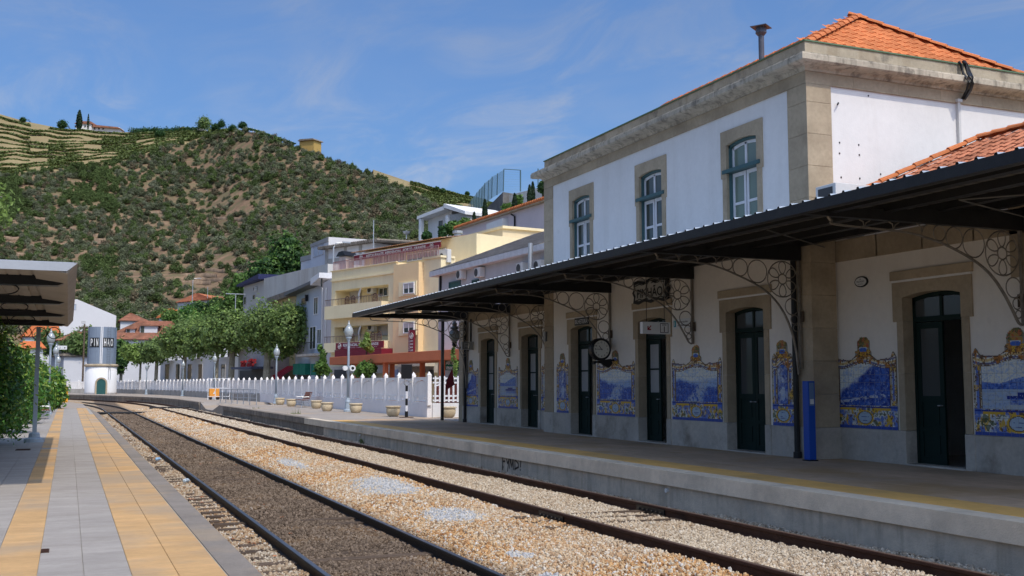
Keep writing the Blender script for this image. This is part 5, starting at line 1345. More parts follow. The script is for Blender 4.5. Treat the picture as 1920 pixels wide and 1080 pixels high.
H_.window(711, 539, 728, 556, -1.4, WPAINT, PANE, 1)
H_.window(710, 609, 728, 629, -1.4, SHUT, SHUT, 0)
for y0 in (528, 602):
    s = H_.rect(749, y0, 782, y0+27, .26); H_.box('window_recess', (s[0], s[1], s[2], s[3]), .26, .34, YELLOW)
    H_.window(757, y0+2, 777, y0+23, .36, WPAINT, PANE_D if 0 else PANE, 1, shutter=.5)
ac_unit(H_, 697, 543, 'white air conditioner on the upper hotel balcony beside the dark window', d=-1.2); ac_unit(H_, 698, 613, 'white air conditioner on the lower hotel balcony, right of the screen', d=-1.2); ac_unit(H_, 647, 617, 'white air conditioner on the lower hotel balcony, behind the lamp globe', d=-1.2)
# signs
r = H_.rect(630, 641, 719, 654, .85); sb = H_.box('sign_board', r, .80, .88, MAROON)
cx_ = (r[0]+r[1])/2; hz = r[3]-r[2]
text('RESIDENCIAL PORTO GRANDE', SIGNW, H_.t, (cx_+.25, -.89, r[2]+hz*.62), RX, width=(r[1]-r[0])*.74, height=hz*.42, name='lettering', bold=.03)
text('restaurante - quartos - snack bar', SIGNW, H_.t, (cx_+.25, -.89, r[2]+hz*.2), RX, width=(r[1]-r[0])*.7, height=hz*.15)
def emblem(parent, x, y, z, rr):
    g = MB(); ring(g, 0, 0, rr, lambda s, zz: (x+s, y, z+zz), rr*.09, 20); ring(g, -rr*.3, -.05*rr, rr*.28, lambda s, zz: (x+s, y, z+zz), rr*.08, 12); ring(g, rr*.3, -.05*rr, rr*.28, lambda s, zz: (x+s, y, z+zz), rr*.08, 12); ring(g, 0, -rr*.45, rr*.28, lambda s, zz: (x+s, y, z+zz), rr*.08, 12)
    g.box(x-rr*.5, x+rr*.5, y-.01, y+.01, z+rr*.35, z+rr*.5); return g.build('grape_emblem', SIGNW, parent)
emblem(H_.t, r[0]+.6, -.9, r[2]+hz*.5, hz*.40)
r = H_.rect(640, 655, 728, 664, .6); H_.box('maroon_awning', (r[0], r[1], r[2]-.2, r[3]), 0, 1.2, MAROON)
s, z = H_.fp(773, 640, .5); vz0, vz1 = z_at(H_, 773, 662, .5), z_at(H_, 773, 620, .5)
vs = MB(); vs.box(s-.33, s+.35, -.62, -.50, vz0, vz1); vs.build('vertical_sign', MAROON, H_.t); MB().box(s-.3, s+.7, -.6, -.5, vz1, vz1+.05).build('sign_arm', MAROON, H_.t)
emblem(H_.t, s+.1, -.64, vz1-.38, .2)
for k, wd in enumerate(('PORTO', 'GRANDE', 'BAR', 'CAFE', 'HOTEL')): text(wd, SIGNW, H_.t, (s+.1, -.63, vz1-.75-k*.22), RX, height=.12, width=.36, bold=.04)
text('RESIDENCIAL', SIGNW, H_.t, (s-.2, -.63, (vz0+vz1)/2+.1), (0, 0, 1), up=(-1, 0, 0), width=1.5, height=.12)
# roof terrace: railing and glazed penthouse
tr_ = MB(); n_ = 74
sl0, sl1 = H_.fp(625, 500)[0], H_.fp(822, 490)[0]
for k in range(n_+1): x = sl0+(sl1-sl0)*k/n_; tr_.box(x-.022, x+.022, -.02, .02, zT1+.06, zT1+.72)
tr_.box(sl0, sl1, -.03, .03, zT1+.72, zT1+.77)
tr_.build('terrace_railing', mat('terrace_railing', (.38, .22, .22), .6, .1), H_.t)
q = -3.0
ps0, ps1 = H_.fp(683, 480, q)[0], H_.fp(838, 470, q)[0]; pzt = z_at(H_, 760, 466, q); pz0 = z_at(H_, 760, 462, q)
MB().box(ps0, ps1+3.5, 3.0, 9, zT1-.3, pzt+.25).build('penthouse', YELLOW, H_.t)
H_.window(700, 476, 760, 494, q+.05, WPAINT, mat('curtained_glass', (.30, .27, .26), .15, .15, 1.5, 0, 10), 5); H_.window(764, 471, 836, 486, q+.05, WPAINT, bpy.data.materials['curtained_glass'], 6)
r = H_.rect(683, 468, 838, 474, q+.6); zb_ = z_at(H_, 760, 470, q+.7)
MB().box(ps0-.3, ps1+.2, 2.2, 2.3, zb_-.16, zb_+.24).build('sign_valance', MAROON, H_.t); MB().box(ps0-.3, ps1+.2, 2.19, 2.31, zb_+.24, zb_+.31).build('valance_edge', WPAINT, H_.t)
text('RESTAURANTE  RESIDENCIAL  PORTO  GRANDE', SIGNW, H_.t, ((ps0+ps1)/2, 2.18, zb_+.03), RX, width=(ps1-ps0)*.72, height=.24, bold=.02); emblem(H_.t, ps0+.8, 2.17, zb_+.04, .2); emblem(H_.t, ps1-.8, 2.17, zb_+.04, .2)
tiled_roof('penthouse_tiles', [(ps0-.5, 2.0, zb_+.45), (ps1+.6, 2.0, zb_+.45), (ps1+.6, 6, zb_+1.1), (ps0-.5, 6, zb_+1.1)], mat('pinkish_tile', (.40, .24, .16), .85, .2, 2, .1, 30), H_.t)
ac_unit(H_, 833, 481, 'large white air conditioner on the hotel terrace beside the railing', w=1.2, h=.95, d=-1.0)
ch = H_.fp(646, 484, -2); c_ = MB(); c_.box(ch[0]-.5, ch[0]+.5, 1.8, 2.6, zT1-.3, ch[1]+.1); c_.build('terrace_chimney', mat('chimney_white', (.6, .52, .5), .8), H_.t)
c_ = MB(); c_.prism([(ch[0]-.7, ch[1]+.15), (ch[0]+.7, ch[1]+.15), (ch[0]+.3, ch[1]+.55), (ch[0]-.3, ch[1]+.5)], lambda u, v, w: (u, w, v), 1.6, 2.8); c_.build('chimney_cap', BLACK, H_.t)
# ground floor of the hotel: stone strip, dark openings, blue tile pictures, awning
MB().box(0, P2, -.35, -.02, z_at(H_, 700, 700, .3), z_at(H_, 740, 685, .3)).build('stone_strip', STONE_P, H_.t)
for x0_, x1_, m_ in ((628, 650, GRILLE), (686, 700, GRILLE), (736, 748, None), (792, 799, None), (806, 815, GRILLE)):
    a, b, c, e = H_.rect(x0_, 693, x1_, 715, .3)
    MB().box(a, b, -.38, -.355, c, e).build('shop_opening' if m_ else 'blue_tile_panel', m_ or mat('blue_panel', (.22, .27, .42), .4, .3, 3, 0, 10), H_.t)
r = H_.rect(752, 680, 800, 687, 1.); H_.box('white_awning', r, .3, 1.3, mat('cream_awning', (.6, .53, .42), .8), None)
# cream block behind the hotel on the right + steel flue
K_ = Fac('cream_block', 'pale cream rooftop block behind the hotel with flat parapet', 'building', 838, 86, 942, 78, 4)
body(K_, 'wall', 0, K_.L, 0, K_.fp(890, 442)[1], 8, mat('cream_wall', (.74, .62, .42), .85, .05, .5, .05, 20)); MB().box(-.2, K_.L+.2, -.1, 8.1, K_.fp(890, 442)[1], K_.fp(890, 442)[1]+.2).build('parapet', YELLOW, K_.t)
s, z = K_.fp(860, 480, .4); fl_ = MB(); z9 = K_.fp(860, 438, .4)[1]; fl_.tube([(s, -.5, 0), (s, -.5, z9)], .3, 12); fl_.tube([(s, -.5, z9), (s, -.5, z9+.2)], .42, 12); fl_.build('flue_pipe', ALU, K_.t)
# ---- slate-roofed building
S_ = Fac('slate_roof_building', 'pale grey building with dark slate hipped roof and air conditioners', 'building', 820, 66, 1045, 52)
zE = S_.fp(900, 497)[1]; GW = mat('grey_white_wall', (.50, .50, .52), .85, .05, .6, .08, 20, streak=((.3, .3, .31), .3, 1.5))
body(S_, 'wall', .1, S_.L+6, 0, zE-.1, 9, GW)
MB().box(-.35, S_.L+6, -.45, 9.2, zE-.1, zE+.22).build('eaves_band', mat('eaves_white', (.62, .62, .64), .8), S_.t)
SLATE = mat('slate', (.20, .19, .185), .75, .3, 2.5, .2, 20, island=.3)
a, b = Vector((-.35, -.45, zE+.24)), Vector((S_.L+6, -.45, zE+.24)); rt = S_.fp(897, 462, -4.4); rh = rt[1]-.2
c, d = Vector((S_.L+6, 4.4, rh)), Vector((4.6, 4.4, rh))
nr = 20; wd = .34; sl_me = MB()
for r_ in range(nr):
    t0, t1 = r_/nr, (r_+1.25)/nr; lo0, hi0 = a.lerp(d, t0), b.lerp(c, t0); lo1, hi1 = a.lerp(d, t1), b.lerp(c, t1); n_ = int((hi0-lo0).length/wd)
    for k in range(n_):
        u0, u1 = (k+.06+(r_ % 2)*.5)/n_, (k+.94+(r_ % 2)*.5)/n_
        if u1 > 1: continue
        dz = Vector((0, -.006, .016+rnd.uniform(-.005, .005))); sl_me.quad(lo0.lerp(hi0, u0)+dz, lo0.lerp(hi0, u1)+dz, lo1.lerp(hi1, u1), lo1.lerp(hi1, u0))
lo_ = Vector((0, 0, .012)); rfS = MB(); rfS.add([a-lo_, b-lo_, c-lo_, d-lo_, (-.35, 9.2, zE+.18)], [(0, 1, 2, 3), (0, 3, 4)]); ro = rfS.build('roof', SLATE, S_.t)
sl_me.build('slates', SLATE, ro, kind='stuff')
for px, py, lb in ((865, 515, 'white air conditioner, leftmost under the slate roof eaves'), (899, 511, 'white air conditioner, second from left under the slate roof'), (979, 503, 'white air conditioner beside the thin grey pipe under the slate roof'), (1012, 498, 'white air conditioner nearest the station under the slate roof')): ac_unit(S_, px, py, lb, w=.75, h=.55)
S_.window(843, 527, 864, 545, 0, TEAL, mat('teal_shutter', (.02, .09, .075), .5), 0); S_.window(886, 524, 898, 535, 0, TEAL, bpy.data.materials['teal_shutter'], 0)
r = S_.rect(824, 512, 828, 545, .1); S_.box('rain_pipe', (r[0], r[0]+.12, r[2], r[3]), .0, .12, BLACK)
s, z = S_.fp(996, 505, .5); MB().tube([(s, -.55, z-2), (s, -.55, S_.fp(996, 456, .5)[1])], .12, 8).build('vent_pipe', ALU, S_.t)
# dark green shop front and awning below, seen between the canopy posts
D_ = Fac('corner_shop', 'low shop with green awning and white shop sign beside the station', 'shop', 828, 62, 905, 60)
body(D_, 'wall', 0, D_.L, 0, D_.fp(850, 600)[1], 3, GW); r = D_.rect(838, 672, 900, 694, .8); D_.box('green_awning', r, .0, 1.0, mat('awning_green', (.01, .11, .07), .7))
text('ARTES', SIGNW, D_.t, (D_.fp(850, 680, 1)[0]-.2, -1.02, D_.fp(850, 680, 1)[1]), RX, height=.22, width=.7, bold=.02); text('VINHOS', SIGNW, D_.t, (D_.fp(850, 690, 1)[0]-.2, -1.02, D_.fp(850, 690, 1)[1]), RX, height=.2, width=.7, bold=.02)
# ---- orange pergola and its base
G_ = Fac('orange_pergola', 'terracotta-orange pergola with deep flat roof edge in front of the hotel', 'pergola', 617, 75, 866, 56.5)
zt = G_.fp(740, 662)[1]; MB().box(0, G_.L+3, 0, 3.2, zt-.55, zt).build('roof_slab', TERRA, G_.t, bevel=.02)
for px in (662, 715, 820):
    s = G_.fp(px, 690)[0]
    for yy in (.15, 2.7): MB().box(s-.14, s+.14, yy, yy+.28, 0, zt-.55).build('post', TERRA, G_.t, bevel=.01)
MB().box(G_.fp(800, 700)[0], G_.L+3, .6, .9, 0, 1.9).build('terracotta_wall', mat('brick_red', (.33, .09, .06), .8, .15, 2, .1, 20), G_.t)
# ---- pink house behind
K2 = Fac('pink_house', 'tall pale pink house with orange tiled eaves above the slate roof', 'house', 858, 118, 1060, 92, 8)
PINK = mat('pink_white_wall', (.68, .59, .60), .85, .04, .4, .05, 20)
zl, zr = K2.fp(858, 428)[1], K2.fp(1060, 362)[1]
MB().prism([(0, 0), (K2.L, 0), (K2.L, zr-.2), (0, zl-.2)], lambda u, v, w: (u, w, v), 0, 10).build('wall', PINK, K2.t)
gt_ = MB(); n_ = 70
for k in range(n_):
    u = k/n_; x = K2.L*u; zz_ = zl+(zr-zl)*u; gt_.tube([(x, -.55, zz_), (x, .5, zz_+.2)], .17, 6)
gt_.build('eaves_tiles', TILE, K2.t, kind='stuff'); MB().prism([(-.2, zl-.25), (K2.L, zr-.25), (K2.L, zr-.02), (-.2, zl-.02)], lambda u, v, w: (u, w, v), -.45, 10.1).build('roof_slab', STONE, K2.t)
xa, xb = K2.fp(912, 430, .6)[0], K2.fp(942, 430, .6)[0]; MB().prism([(xa, 0), (xb, 0), (xb, K2.fp(945, 408, .6)[1]), (xa, K2.fp(912, 420, .6)[1])], lambda u, v, w: (u, w, v), -.6, 0).build('white_bay', WHITE, K2.t)
dp_ = MB(); dp_.tube([(K2.fp(962, 402)[0], -.2, K2.fp(962, 402)[1]), (K2.fp(967, 406)[0], -.12, K2.fp(967, 406)[1]), (K2.fp(967, 406)[0], -.12, 0)], .09, 6); dp_.build('rain_pipe', BLACK, K2.t)
K2.window(980, 433, 992, 450, 0, WPAINT, PANE, 1); 
# ---- white modern house
M_ = Fac('modern_house', 'small white modern house with slanted roof on the slope below the sports net', 'house', 783, 140, 868, 132, 14)
zz0, zz1 = M_.fp(783, 411)[1], M_.fp(832, 393)[1]
MB().prism([(0, 0), (M_.fp(830, 400)[0], 0), (M_.fp(830, 400)[0], zz1), (0, zz0)], lambda u, v, w: (u, w, v), 1.5, 8).build('wall', WHITE, M_.t)
MB().box(M_.fp(830, 400)[0], M_.L, .5, 8, 0, M_.fp(850, 400)[1]).build('side_wing', mat('greyish_wall', (.42, .41, .38), .85), M_.t)
MB().prism([(-.5, zz0), (M_.fp(832, 395)[0], zz1), (M_.fp(832, 395)[0], zz1+.5), (-.5, zz0+.4)], lambda u, v, w: (u, w, v), 0, 8.5).build('roof', WHITE, M_.t)
MB().prism([(M_.fp(832, 395)[0]-.2, zz1+.3), (M_.L+.3, zz1-1.2), (M_.L+.3, zz1-.8), (M_.fp(832, 395)[0], zz1+.8)], lambda u, v, w: (u, w, v), 0, 8.5).build('roof', WHITE, M_.t)
for px in (784, 834): s = M_.fp(px, 420)[0]; MB().box(s, s+.5, .1, .6, 0, zz1-.8 if px > 800 else zz0).build('column', WHITE, M_.t)
M_.window(823, 414, 830, 432, .1, GRILLE, PANE, 0)
# ---- retaining wall with sports net
W_ = Fac('retaining_wall', 'high stone retaining wall with white upper band under the sports net', 'wall', 942, 150, 1040, 140, 14)
zt = W_.fp(980, 359)[1]; MB().box(0, W_.L, 0, 3, 0, zt-1.8).build('stone_wall', mat('rubble_wall', (.24, .22, .19), .9, .35, 1.2, .5, 3), W_.t); MB().box(0, W_.L, .1, 2.9, zt-1.8, zt).build('white_band', mat('weathered_white', (.60, .57, .52), .9, .1, .8, .1, 10, streak=((.3, .26, .2), .5, 1)), W_.t)
tp_ = [un(943, 360, D=150.5), un(930, 373, D=158), un(915, 388, D=170), un(900, 404, D=184), un(884, 424, D=200)]; sd = MB(); k_ = Vector((3, 1, 0))
sd.v = [tuple(q) for q in tp_]+[(q.x, q.y, 8) for q in tp_]+[tuple(q+k_) for q in tp_]+[(q.x+3, q.y+1, 8) for q in tp_]
sd.f = [(i, i+1, 6+i, 5+i) for i in range(4)]+[(i, 10+i, 11+i, i+1) for i in range(4)]+[(10+i, 15+i, 16+i, 11+i) for i in range(4)]+[(0, 5, 15, 10), (4, 14, 19, 9)]
sw_ = sd.build('side_wall', mat('dark_slate_wall', (.17, .16, .15), .9, .3, 1, .4, 4), W_.t); sw_.matrix_parent_inverse = (Matrix.Translation(W_.A) @ Matrix.Rotation(W_.rz, 4, 'Z')).inverted()
SN = thing('sports_net', 'tall blue-grey sports net on thin posts against the sky', 'net'); npo = [(945, 317, 359, 150), (933, 325, 366, 156), (923, 331, 372, 162), (916, 338, 378, 168), (909, 343, 383, 175), (904, 350, 388, 182), (899, 355, 393, 190), (894, 361, 400, 198), (889, 368, 408, 206), (884, 374, 414, 214), (872, 394, 428, 222)]
NETM = mat('net_post', (.10, .17, .20), .6, .05); tops, bots = [], []
for px, y0, y1, D in npo:
    t0, b0_ = un(px, y0, D=D), un(px-1, y1, D=D); tops.append(t0); bots.append(b0_); MB().tube([b0_, t0], .075, 5).build('net_post', NETM, SN)
t2, b2 = un(976, 319, D=152), un(976, 359, D=152); MB().tube([b2, t2], .11, 5).build('net_post', NETM, SN); MB().tube([tops[0], t2], .06, 5).build('top_cable', NETM, SN)
t3, b3 = un(1009, 316, D=150), un(1009, 359, D=150); MB().tube([b3, t3], .09, 5).build('net_post', NETM, SN)
nm = MB()
for i in range(len(tops)-1):
    for k in range(1, 18): nm.tube([bots[i].lerp(tops[i], k/18), bots[i+1].lerp(tops[i+1], k/18)], .022, 3, cap=False)
    for k in range(1, 9): nm.tube([bots[i].lerp(bots[i+1], k/9), tops[i].lerp(tops[i+1], k/9)], .022, 3, cap=False)
for k in range(1, 9): nm.tube([b2.lerp(t2, k/9), bots[0].lerp(tops[0], k/9)], .01, 3, cap=False)
nm.build('netting', mat('netting_blue', (.16, .25, .28), .7, .05), SN, kind='stuff')
settle(SN, tuple(bots[5]))

# ---- buildings left of the hotel
B1 = Fac('blue_grey_house', 'narrow blue-grey town house with white windows left of the hotel', 'town house', 553, 99, 606, 91)
BLG = mat('blue_grey_wall', (.50, .54, .61), .85, .04, .5, .05, 20); zr0, zr1 = B1.fp(553, 552)[1], B1.fp(606, 533)[1]
MB().prism([(0, 0), (B1.L, 0), (B1.L, zr1), (0, zr0)], lambda u, v, w: (u, w, v), 0, 8).build('wall', BLG, B1.t)
ro_ = MB(); ro_.prism([(-1.2, zr0-.15), (B1.L-1, zr1+.1), (B1.L-1, zr1+.35), (-1.2, zr0+.15)], lambda u, v, w: (u, w, v), -.9, 8); ro_.build('roof', mat('dark_zinc', (.16, .16, .16), .6), B1.t); MB().prism([(B1.L-1.0, zr1-.1), (B1.L+1.6, zr1+.35), (B1.L+1.6, zr1+.8), (B1.L-1.0, zr1+.5)], lambda u, v, w: (u, w, v), -1.0, 8).build('white_gutter', WPAINT, B1.t)
B1.window(589, 557, 597, 590, 0, WPAINT, PANE, 1); B1.window(595, 617, 603, 645, 0, WPAINT, PANE, 1); B1.window(566, 558, 575, 572, 0, STONE_P, PANE, 0); B1.window(581, 612, 593, 655, 0, WPAINT, PANE, 1)
lm = MB(); s, z = B1.fp(579, 559); lm.box(s-.12, s+.12, -.35, -.1, z-.3, z+.3); lm.build('wall_lamp', BLACK, B1.t)
r = B1.rect(560, 664, 592, 668, 1); bl_ = MB(); bl_.box(r[0], r[1], -1.2, 0, r[2], r[2]+.2); bo = bl_.build('balcony', STONE_P, B1.t)
g = MB()
for k in range(15): x = r[0]+(r[1]-r[0])*k/14; g.box(x-.015, x+.015, -1.18, -1.15, r[2]+.2, r[2]+1.15)
g.box(r[0], r[1], -1.19, -1.14, r[2]+1.15, r[2]+1.2); g.build('balcony_railing', BLACK, bo)
for px in (558, 570, 592):
    a, b, c, e = B1.rect(px, 680, px+11, 716, .05); MB().box(a, b, -.08, 0, c, e-1.1).build('shop_door', GRILLE, B1.t); MB().box(a, b, -.5, 0, e-1.1, e-.1).build('green_blind', mat('green_blind', (.02, .19, .13), .7), B1.t)
B2 = Fac('pale_strip_house', 'narrow pale grey-pink facade with rain pipes directly left of the hotel', 'town house', 600, 90.5, 622, 85.5)
body(B2, 'wall', 0, B2.L+.3, 0, B2.fp(611, 528)[1], 7, mat('pale_mauve_wall', (.60, .56, .55), .85, .06, .6, .05, 20, streak=((.42, .38, .36), .4, 1.4)))
for px in (606, 613): s = B2.fp(px, 600)[0]; MB().tube([(s, -.1, 0), (s, -.1, B2.fp(px, 540)[1])], .05, 6).build('rain_pipe', PLASTIC, B2.t)
dp_ = MB(); q = B2.fp(604, 514); dp_.tube([(q[0], -.2, q[1]), (q[0]+.9, -.2, q[1]-.3), (q[0]+1.0, -.2, q[1]-1.2)], .07, 6); dp_.build('gutter_pipe', BLACK, B2.t)
B3 = Fac('olive_house', 'ochre-olive house with brown cornice behind the plane tree', 'town house', 507, 112, 556, 101)
OLV = mat('olive_ochre_wall', (.46, .38, .20), .85, .08, .6, .05, 20); z9 = B3.fp(530, 562)[1]; body(B3, 'wall', 0, B3.L, 0, z9, 8, OLV); MB().box(-.5, B3.L, -.5, 8, z9, z9+.55).build('cornice', CONCF, B3.t)
B3.window(540, 607, 550, 650, 0, STONE_P, PANE, 0)
ra = thing('red_awning', 'bright red shop awning below the ochre house', 'awning', B3.A+B3.n*.2, B3.rz); r = B3.rect(508, 686, 541, 706, 1.2)
aw = MB(); 
for k in range(6): x0_ = r[0]+(r[1]-r[0])*k/6; x1_ = r[0]+(r[1]-r[0])*(k+.92)/6; aw.add([(x0_, 0, r[3]), (x1_, 0, r[3]), (x1_, -1.6, r[2]), (x0_, -1.6, r[2]), (x0_, -1.6, r[2]-.3), (x1_, -1.6, r[2]-.3)], [(0, 1, 2, 3), (3, 2, 5, 4)])
aw.build('awning_cloth', mat('awning_red', (.42, .01, .03), .7), ra); MB().box(r[0], r[1], -1.62, -1.55, r[2]-.34, r[2]-.28).build('front_bar', SIGNW, ra); text('BAR', SIGNW, ra, ((r[0]+r[1])/2, -1.64, r[2]-.12), RX, height=.25, bold=.03)
B4 = Fac('concrete_wall_house', 'long bare whitish concrete side wall stained with brown streaks', 'building', 491, 122, 611, 97)
za, zb_ = B4.fp(491, 524)[1], B4.fp(611, 496)[1]
MB().prism([(0, 0), (B4.L, 0), (B4.L, zb_), (0, za)], lambda u, v, w: (u, w, v), 0, 9).build('wall', mat('bare_plaster', (.60, .575, .53), .9, .1, .35, .15, 10, streak=((.38, .31, .25), .7, .35)), B4.t)
B5 = Fac('blue_eaves_house', 'small grey house with dark blue eaves beside the green hillside', 'house', 453, 136, 492, 124)
za, zb_ = B5.fp(453, 539)[1], B5.fp(492, 527)[1]
MB().prism([(0, 0), (B5.L, 0), (B5.L, zb_), (0, za)], lambda u, v, w: (u, w, v), 0, 7).build('wall', mat('dull_grey_wall', (.48, .46, .43), .85, .05, .5, .05, 20), B5.t)
MB().prism([(-.8, za), (B5.L+.2, zb_+.1), (B5.L+.2, zb_+.7), (-.8, za+.25)], lambda u, v, w: (u, w, v), -.8, 7).build('roof', mat('dark_blue_eaves', (.03, .035, .10), .6), B5.t)
B5.window(474, 552, 479, 562, 0, SHUT, PANE, 0); ac_unit(B5, 479, 542, 'small air conditioner on the blue-eaved house', .7, .5); B5.window(457, 556, 462, 572, 0, SHUT, PANE, 0)
B6 = Fac('terraced_white_house', 'white flat-roofed house with grey frames and corrugated roof above the hotel', 'house', 612, 128, 700, 122, 8)
zt = B6.fp(650, 452)[1]; FR = mat('grey_render', (.40, .375, .34), .85, .1, .8, .1, 10); WB = mat('bright_render', (.72, .70, .69), .85, .04, .5, .05, 20)
body(B6, 'wall', 0, B6.L, 0, zt-.7, 7, WB)
for px in (613, 648, 676): s = B6.fp(px, 470)[0]; MB().box(s-.25, s+.25, -.08, .1, 0, zt-.7).build('frame_column', FR, B6.t)
z7 = B6.fp(650, 486)[1]; MB().box(0, B6.L, -.09, .1, z7-.3, z7+.3).build('frame_beam', FR, B6.t)
cr = MB(); 
for k in range(30): x = -1+(B6.L+2.5)*k/30; cr.tube([(x, -.8, zt-.55), (x, 7.4, zt-.1)], .22, 6)
cr.build('corrugated_roof', CONCF, B6.t, kind='stuff')
B7 = Fac('white_annex', 'white stepped annex with grey parapets in front of the big dark tree', 'house', 552, 140, 612, 128, 8)
zz_ = B7.fp(600, 449)[1]; s5, s6 = B7.fp(583, 480)[0], B7.L
MB().prism([(s5, 0), (s6, 0), (s6, B7.fp(612, 446)[1]), (s5, B7.fp(583, 458)[1])], lambda u, v, w: (u, w, v), 0, 6).build('wall', WB, B7.t)
MB().prism([(s5-.05, B7.fp(583, 464)[1]), (s6, B7.fp(612, 454)[1]), (s6+.1, B7.fp(612, 446)[1]), (s5-.05, B7.fp(583, 458)[1])], lambda u, v, w: (u, w, v), -.1, 0).build('parapet', FR, B7.t)
MB().prism([(0, 0), (s5, 0), (s5, B7.fp(583, 481)[1]), (0, B7.fp(552, 490)[1])], lambda u, v, w: (u, w, v), .6, 6).build('low_wing', WB, B7.t)
MB().prism([(0, B7.fp(552, 492)[1]), (s5, B7.fp(583, 484)[1]), (s5, B7.fp(583, 475)[1]), (0, B7.fp(552, 483)[1])], lambda u, v, w: (u, w, v), .5, .6).build('parapet', FR, B7.t)
B7.window(588, 460, 607, 480, 0, SHUT, mat('pale_shutter', (.50, .53, .58), .5), 1)

# ---- houses on the left
def gable_house(name, label, cat, pa, da, pb, db, profile, depth, wall, z0, roofm=None, over=.5):
    """front wall given by photo points of its top line"""
    f = Fac(name, label, cat, pa, da, pb, db, z0); pts = [f.fp(*q) for q in profile]
    MB().prism([(pts[0][0], 0), (pts[-1][0], 0)]+pts[::-1], lambda u, v, w: (u, w, v), 0, depth).build('wall', wall, f.t)
    if roofm:
        for (xa, za), (xb, zb) in zip(pts[:-1], pts[1:]):
            d = Vector((xb-xa, zb-za)).normalized()
            tiled_roof('roof_tiles', [(xa-(over if (xa, za) == pts[0] else 0)*d.x, -over, za+.1), (xa-(over if (xa, za) == pts[0] else 0)*d.x, depth, za+.1), (xb, depth, zb+.1), (xb, -over, zb+.1)] if zb > za else
                       [(xb+over*d.x, -over, zb+over*d.y+.1), (xb+over*d.x, depth, zb+over*d.y+.1), (xa, depth, za+.1), (xa, -over, za+.1)], roofm, f.t)
    return f
BWH = mat('bright_white_gable', (.72, .70, .69), .85, .04, .3, .04, 10)
g1 = gable_house('white_gable_house', 'big plain white gable wall with sloping roof line at the hill foot', 'house', 108, 226, 214, 233, [(100, 566), (144, 561), (218, 592)], 14, BWH, -.2, None)
g1.window(137, 570, 143, 581, 0, SHUT, mat('pale_blue_shutter', (.45, .50, .58), .5), 0); g1.window(153, 602, 160, 606, 0, SHUT, BWH, 0)
def roof_block(name, label, cat, pa, da, pb, db, eave_y, ridge, depth, wall, roofm, z0=-.2, hip=True):
    """hipped house: eave line at eave_y (left,right), ridge = (xl,xr,y)"""
    f = Fac(name, label, cat, pa, da, pb, db, z0); zl = (f.fp(pa, eave_y[0])[1]+f.fp(pb, eave_y[1])[1])/2
    MB().box(0, f.L, 0, depth, 0, zl).build('wall', wall, f.t)
    xl, xr = f.fp(ridge[0], ridge[2], -depth/2)[0], f.fp(ridge[1], ridge[2], -depth/2)[0]; zr = f.fp((ridge[0]+ridge[1])/2, ridge[2], -depth/2)[1]; o = .5
    a, b, c, d = (-o, -o, zl), (f.L+o, -o, zl), (f.L+o, depth+o, zl), (-o, depth+o, zl); e, g = (xl, depth/2, zr), (xr, depth/2, zr)
    r_ = part('roof', f.t)
    for q in ([a, b, g, e], [b, c, g, g], [c, d, e, g], [d, a, e, e]): tiled_roof('roof_tiles', q, roofm, r_)
    u = MB(); u.add([a, b, c, d, e, g], [(0, 1, 5, 4), (1, 2, 5), (2, 3, 4, 5), (3, 0, 4), (3, 2, 1, 0)])
    for k in range(6): u.v[-6+k] = (u.v[-6+k][0], u.v[-6+k][1], u.v[-6+k][2]-.04)
    u.build('roof_deck', roofm, r_); return f
OLD2 = mat('brown_red_tile', (.34, .15, .095), .85, .3, .7, .2, 20, spot=((.15, .10, .07), .7, .6, .48, .68))
BRT = mat('bright_orange_tile', (.62, .19, .07), .85, .12, .7, .2, 20)
WWL = mat('town_white_wall', (.66, .65, .66), .85, .05, .4, .05, 20)
h1 = roof_block('long_roof_house', 'long white house with weathered red tiled roof and two dormers behind the plane trees', 'house', 190, 190, 345, 193, (640, 634), (262, 322, 602), 12, WWL, OLD2)
for (x0_, y0_, x1_, y1_) in ((263, 611, 272, 625), (237, 617, 245, 625)):
    a, b, c, e = h1.rect(x0_, y0_, x1_, y1_, -2.2); dm_ = part('dormer', h1.t)
    MB().box(a, b+ (2.2 if x0_ == 263 else .8), 1.8, 5, c-.3, e).build('dormer_wall', WWL, dm_); MB().box(a-.2, b+(2.8 if x0_ == 263 else 1), 1.4, 5.2, e, e+.2).build('dormer_roof', OLD2, dm_); MB().box(a+.1, b-.1, 1.74, 1.8, c, e-.1).build('dormer_window', PANE, dm_)
roof_block('red_roof_house', 'white house with brown-red pyramid roof half hidden behind the long roof', 'house', 222, 232, 272, 234, (603, 601), (244, 246, 587), 9, WWL, OLD2)
roof_block('hill_white_house', 'small white house with red hipped roof above the green shrubs', 'house', 329, 262, 398, 252, (565, 565), (366, 370, 550), 9, WWL, mat('red_tile_hill', (.45, .17, .09), .85, .2, .8, .2, 20), z0=5)
roof_block('chapel_house', 'tiny white gable house with orange roof left of the shrubs', 'house', 294, 246, 330, 240, (600, 590), (312, 322, 579), 6, WWL, BRT, z0=5)
roof_block('orange_roof_house', 'white house with bright orange roof behind the left canopy post', 'house', 42, 200, 108, 203, (631, 632), (66, 108, 606), 9, WWL, BRT)
roof_block('low_orange_house', 'low house with orange roof above the citrus hedge', 'house', 30, 176, 78, 178, (654, 652), (44, 76, 640), 7, WWL, BRT)
roof_block('brown_roof_house', 'grey-walled house with mottled brown roof right of the lamp globe', 'house', 104, 186, 172, 189, (642, 636), (142, 168, 622), 8, mat('grey_gable', (.47, .47, .50), .85, .05), OLD2)
roof_block('street_house', 'low white house with dark windows behind the fence left of the water tower', 'house', 118, 182, 168, 185, (668, 668), (125, 165, 662), 6, WWL, CONCF)
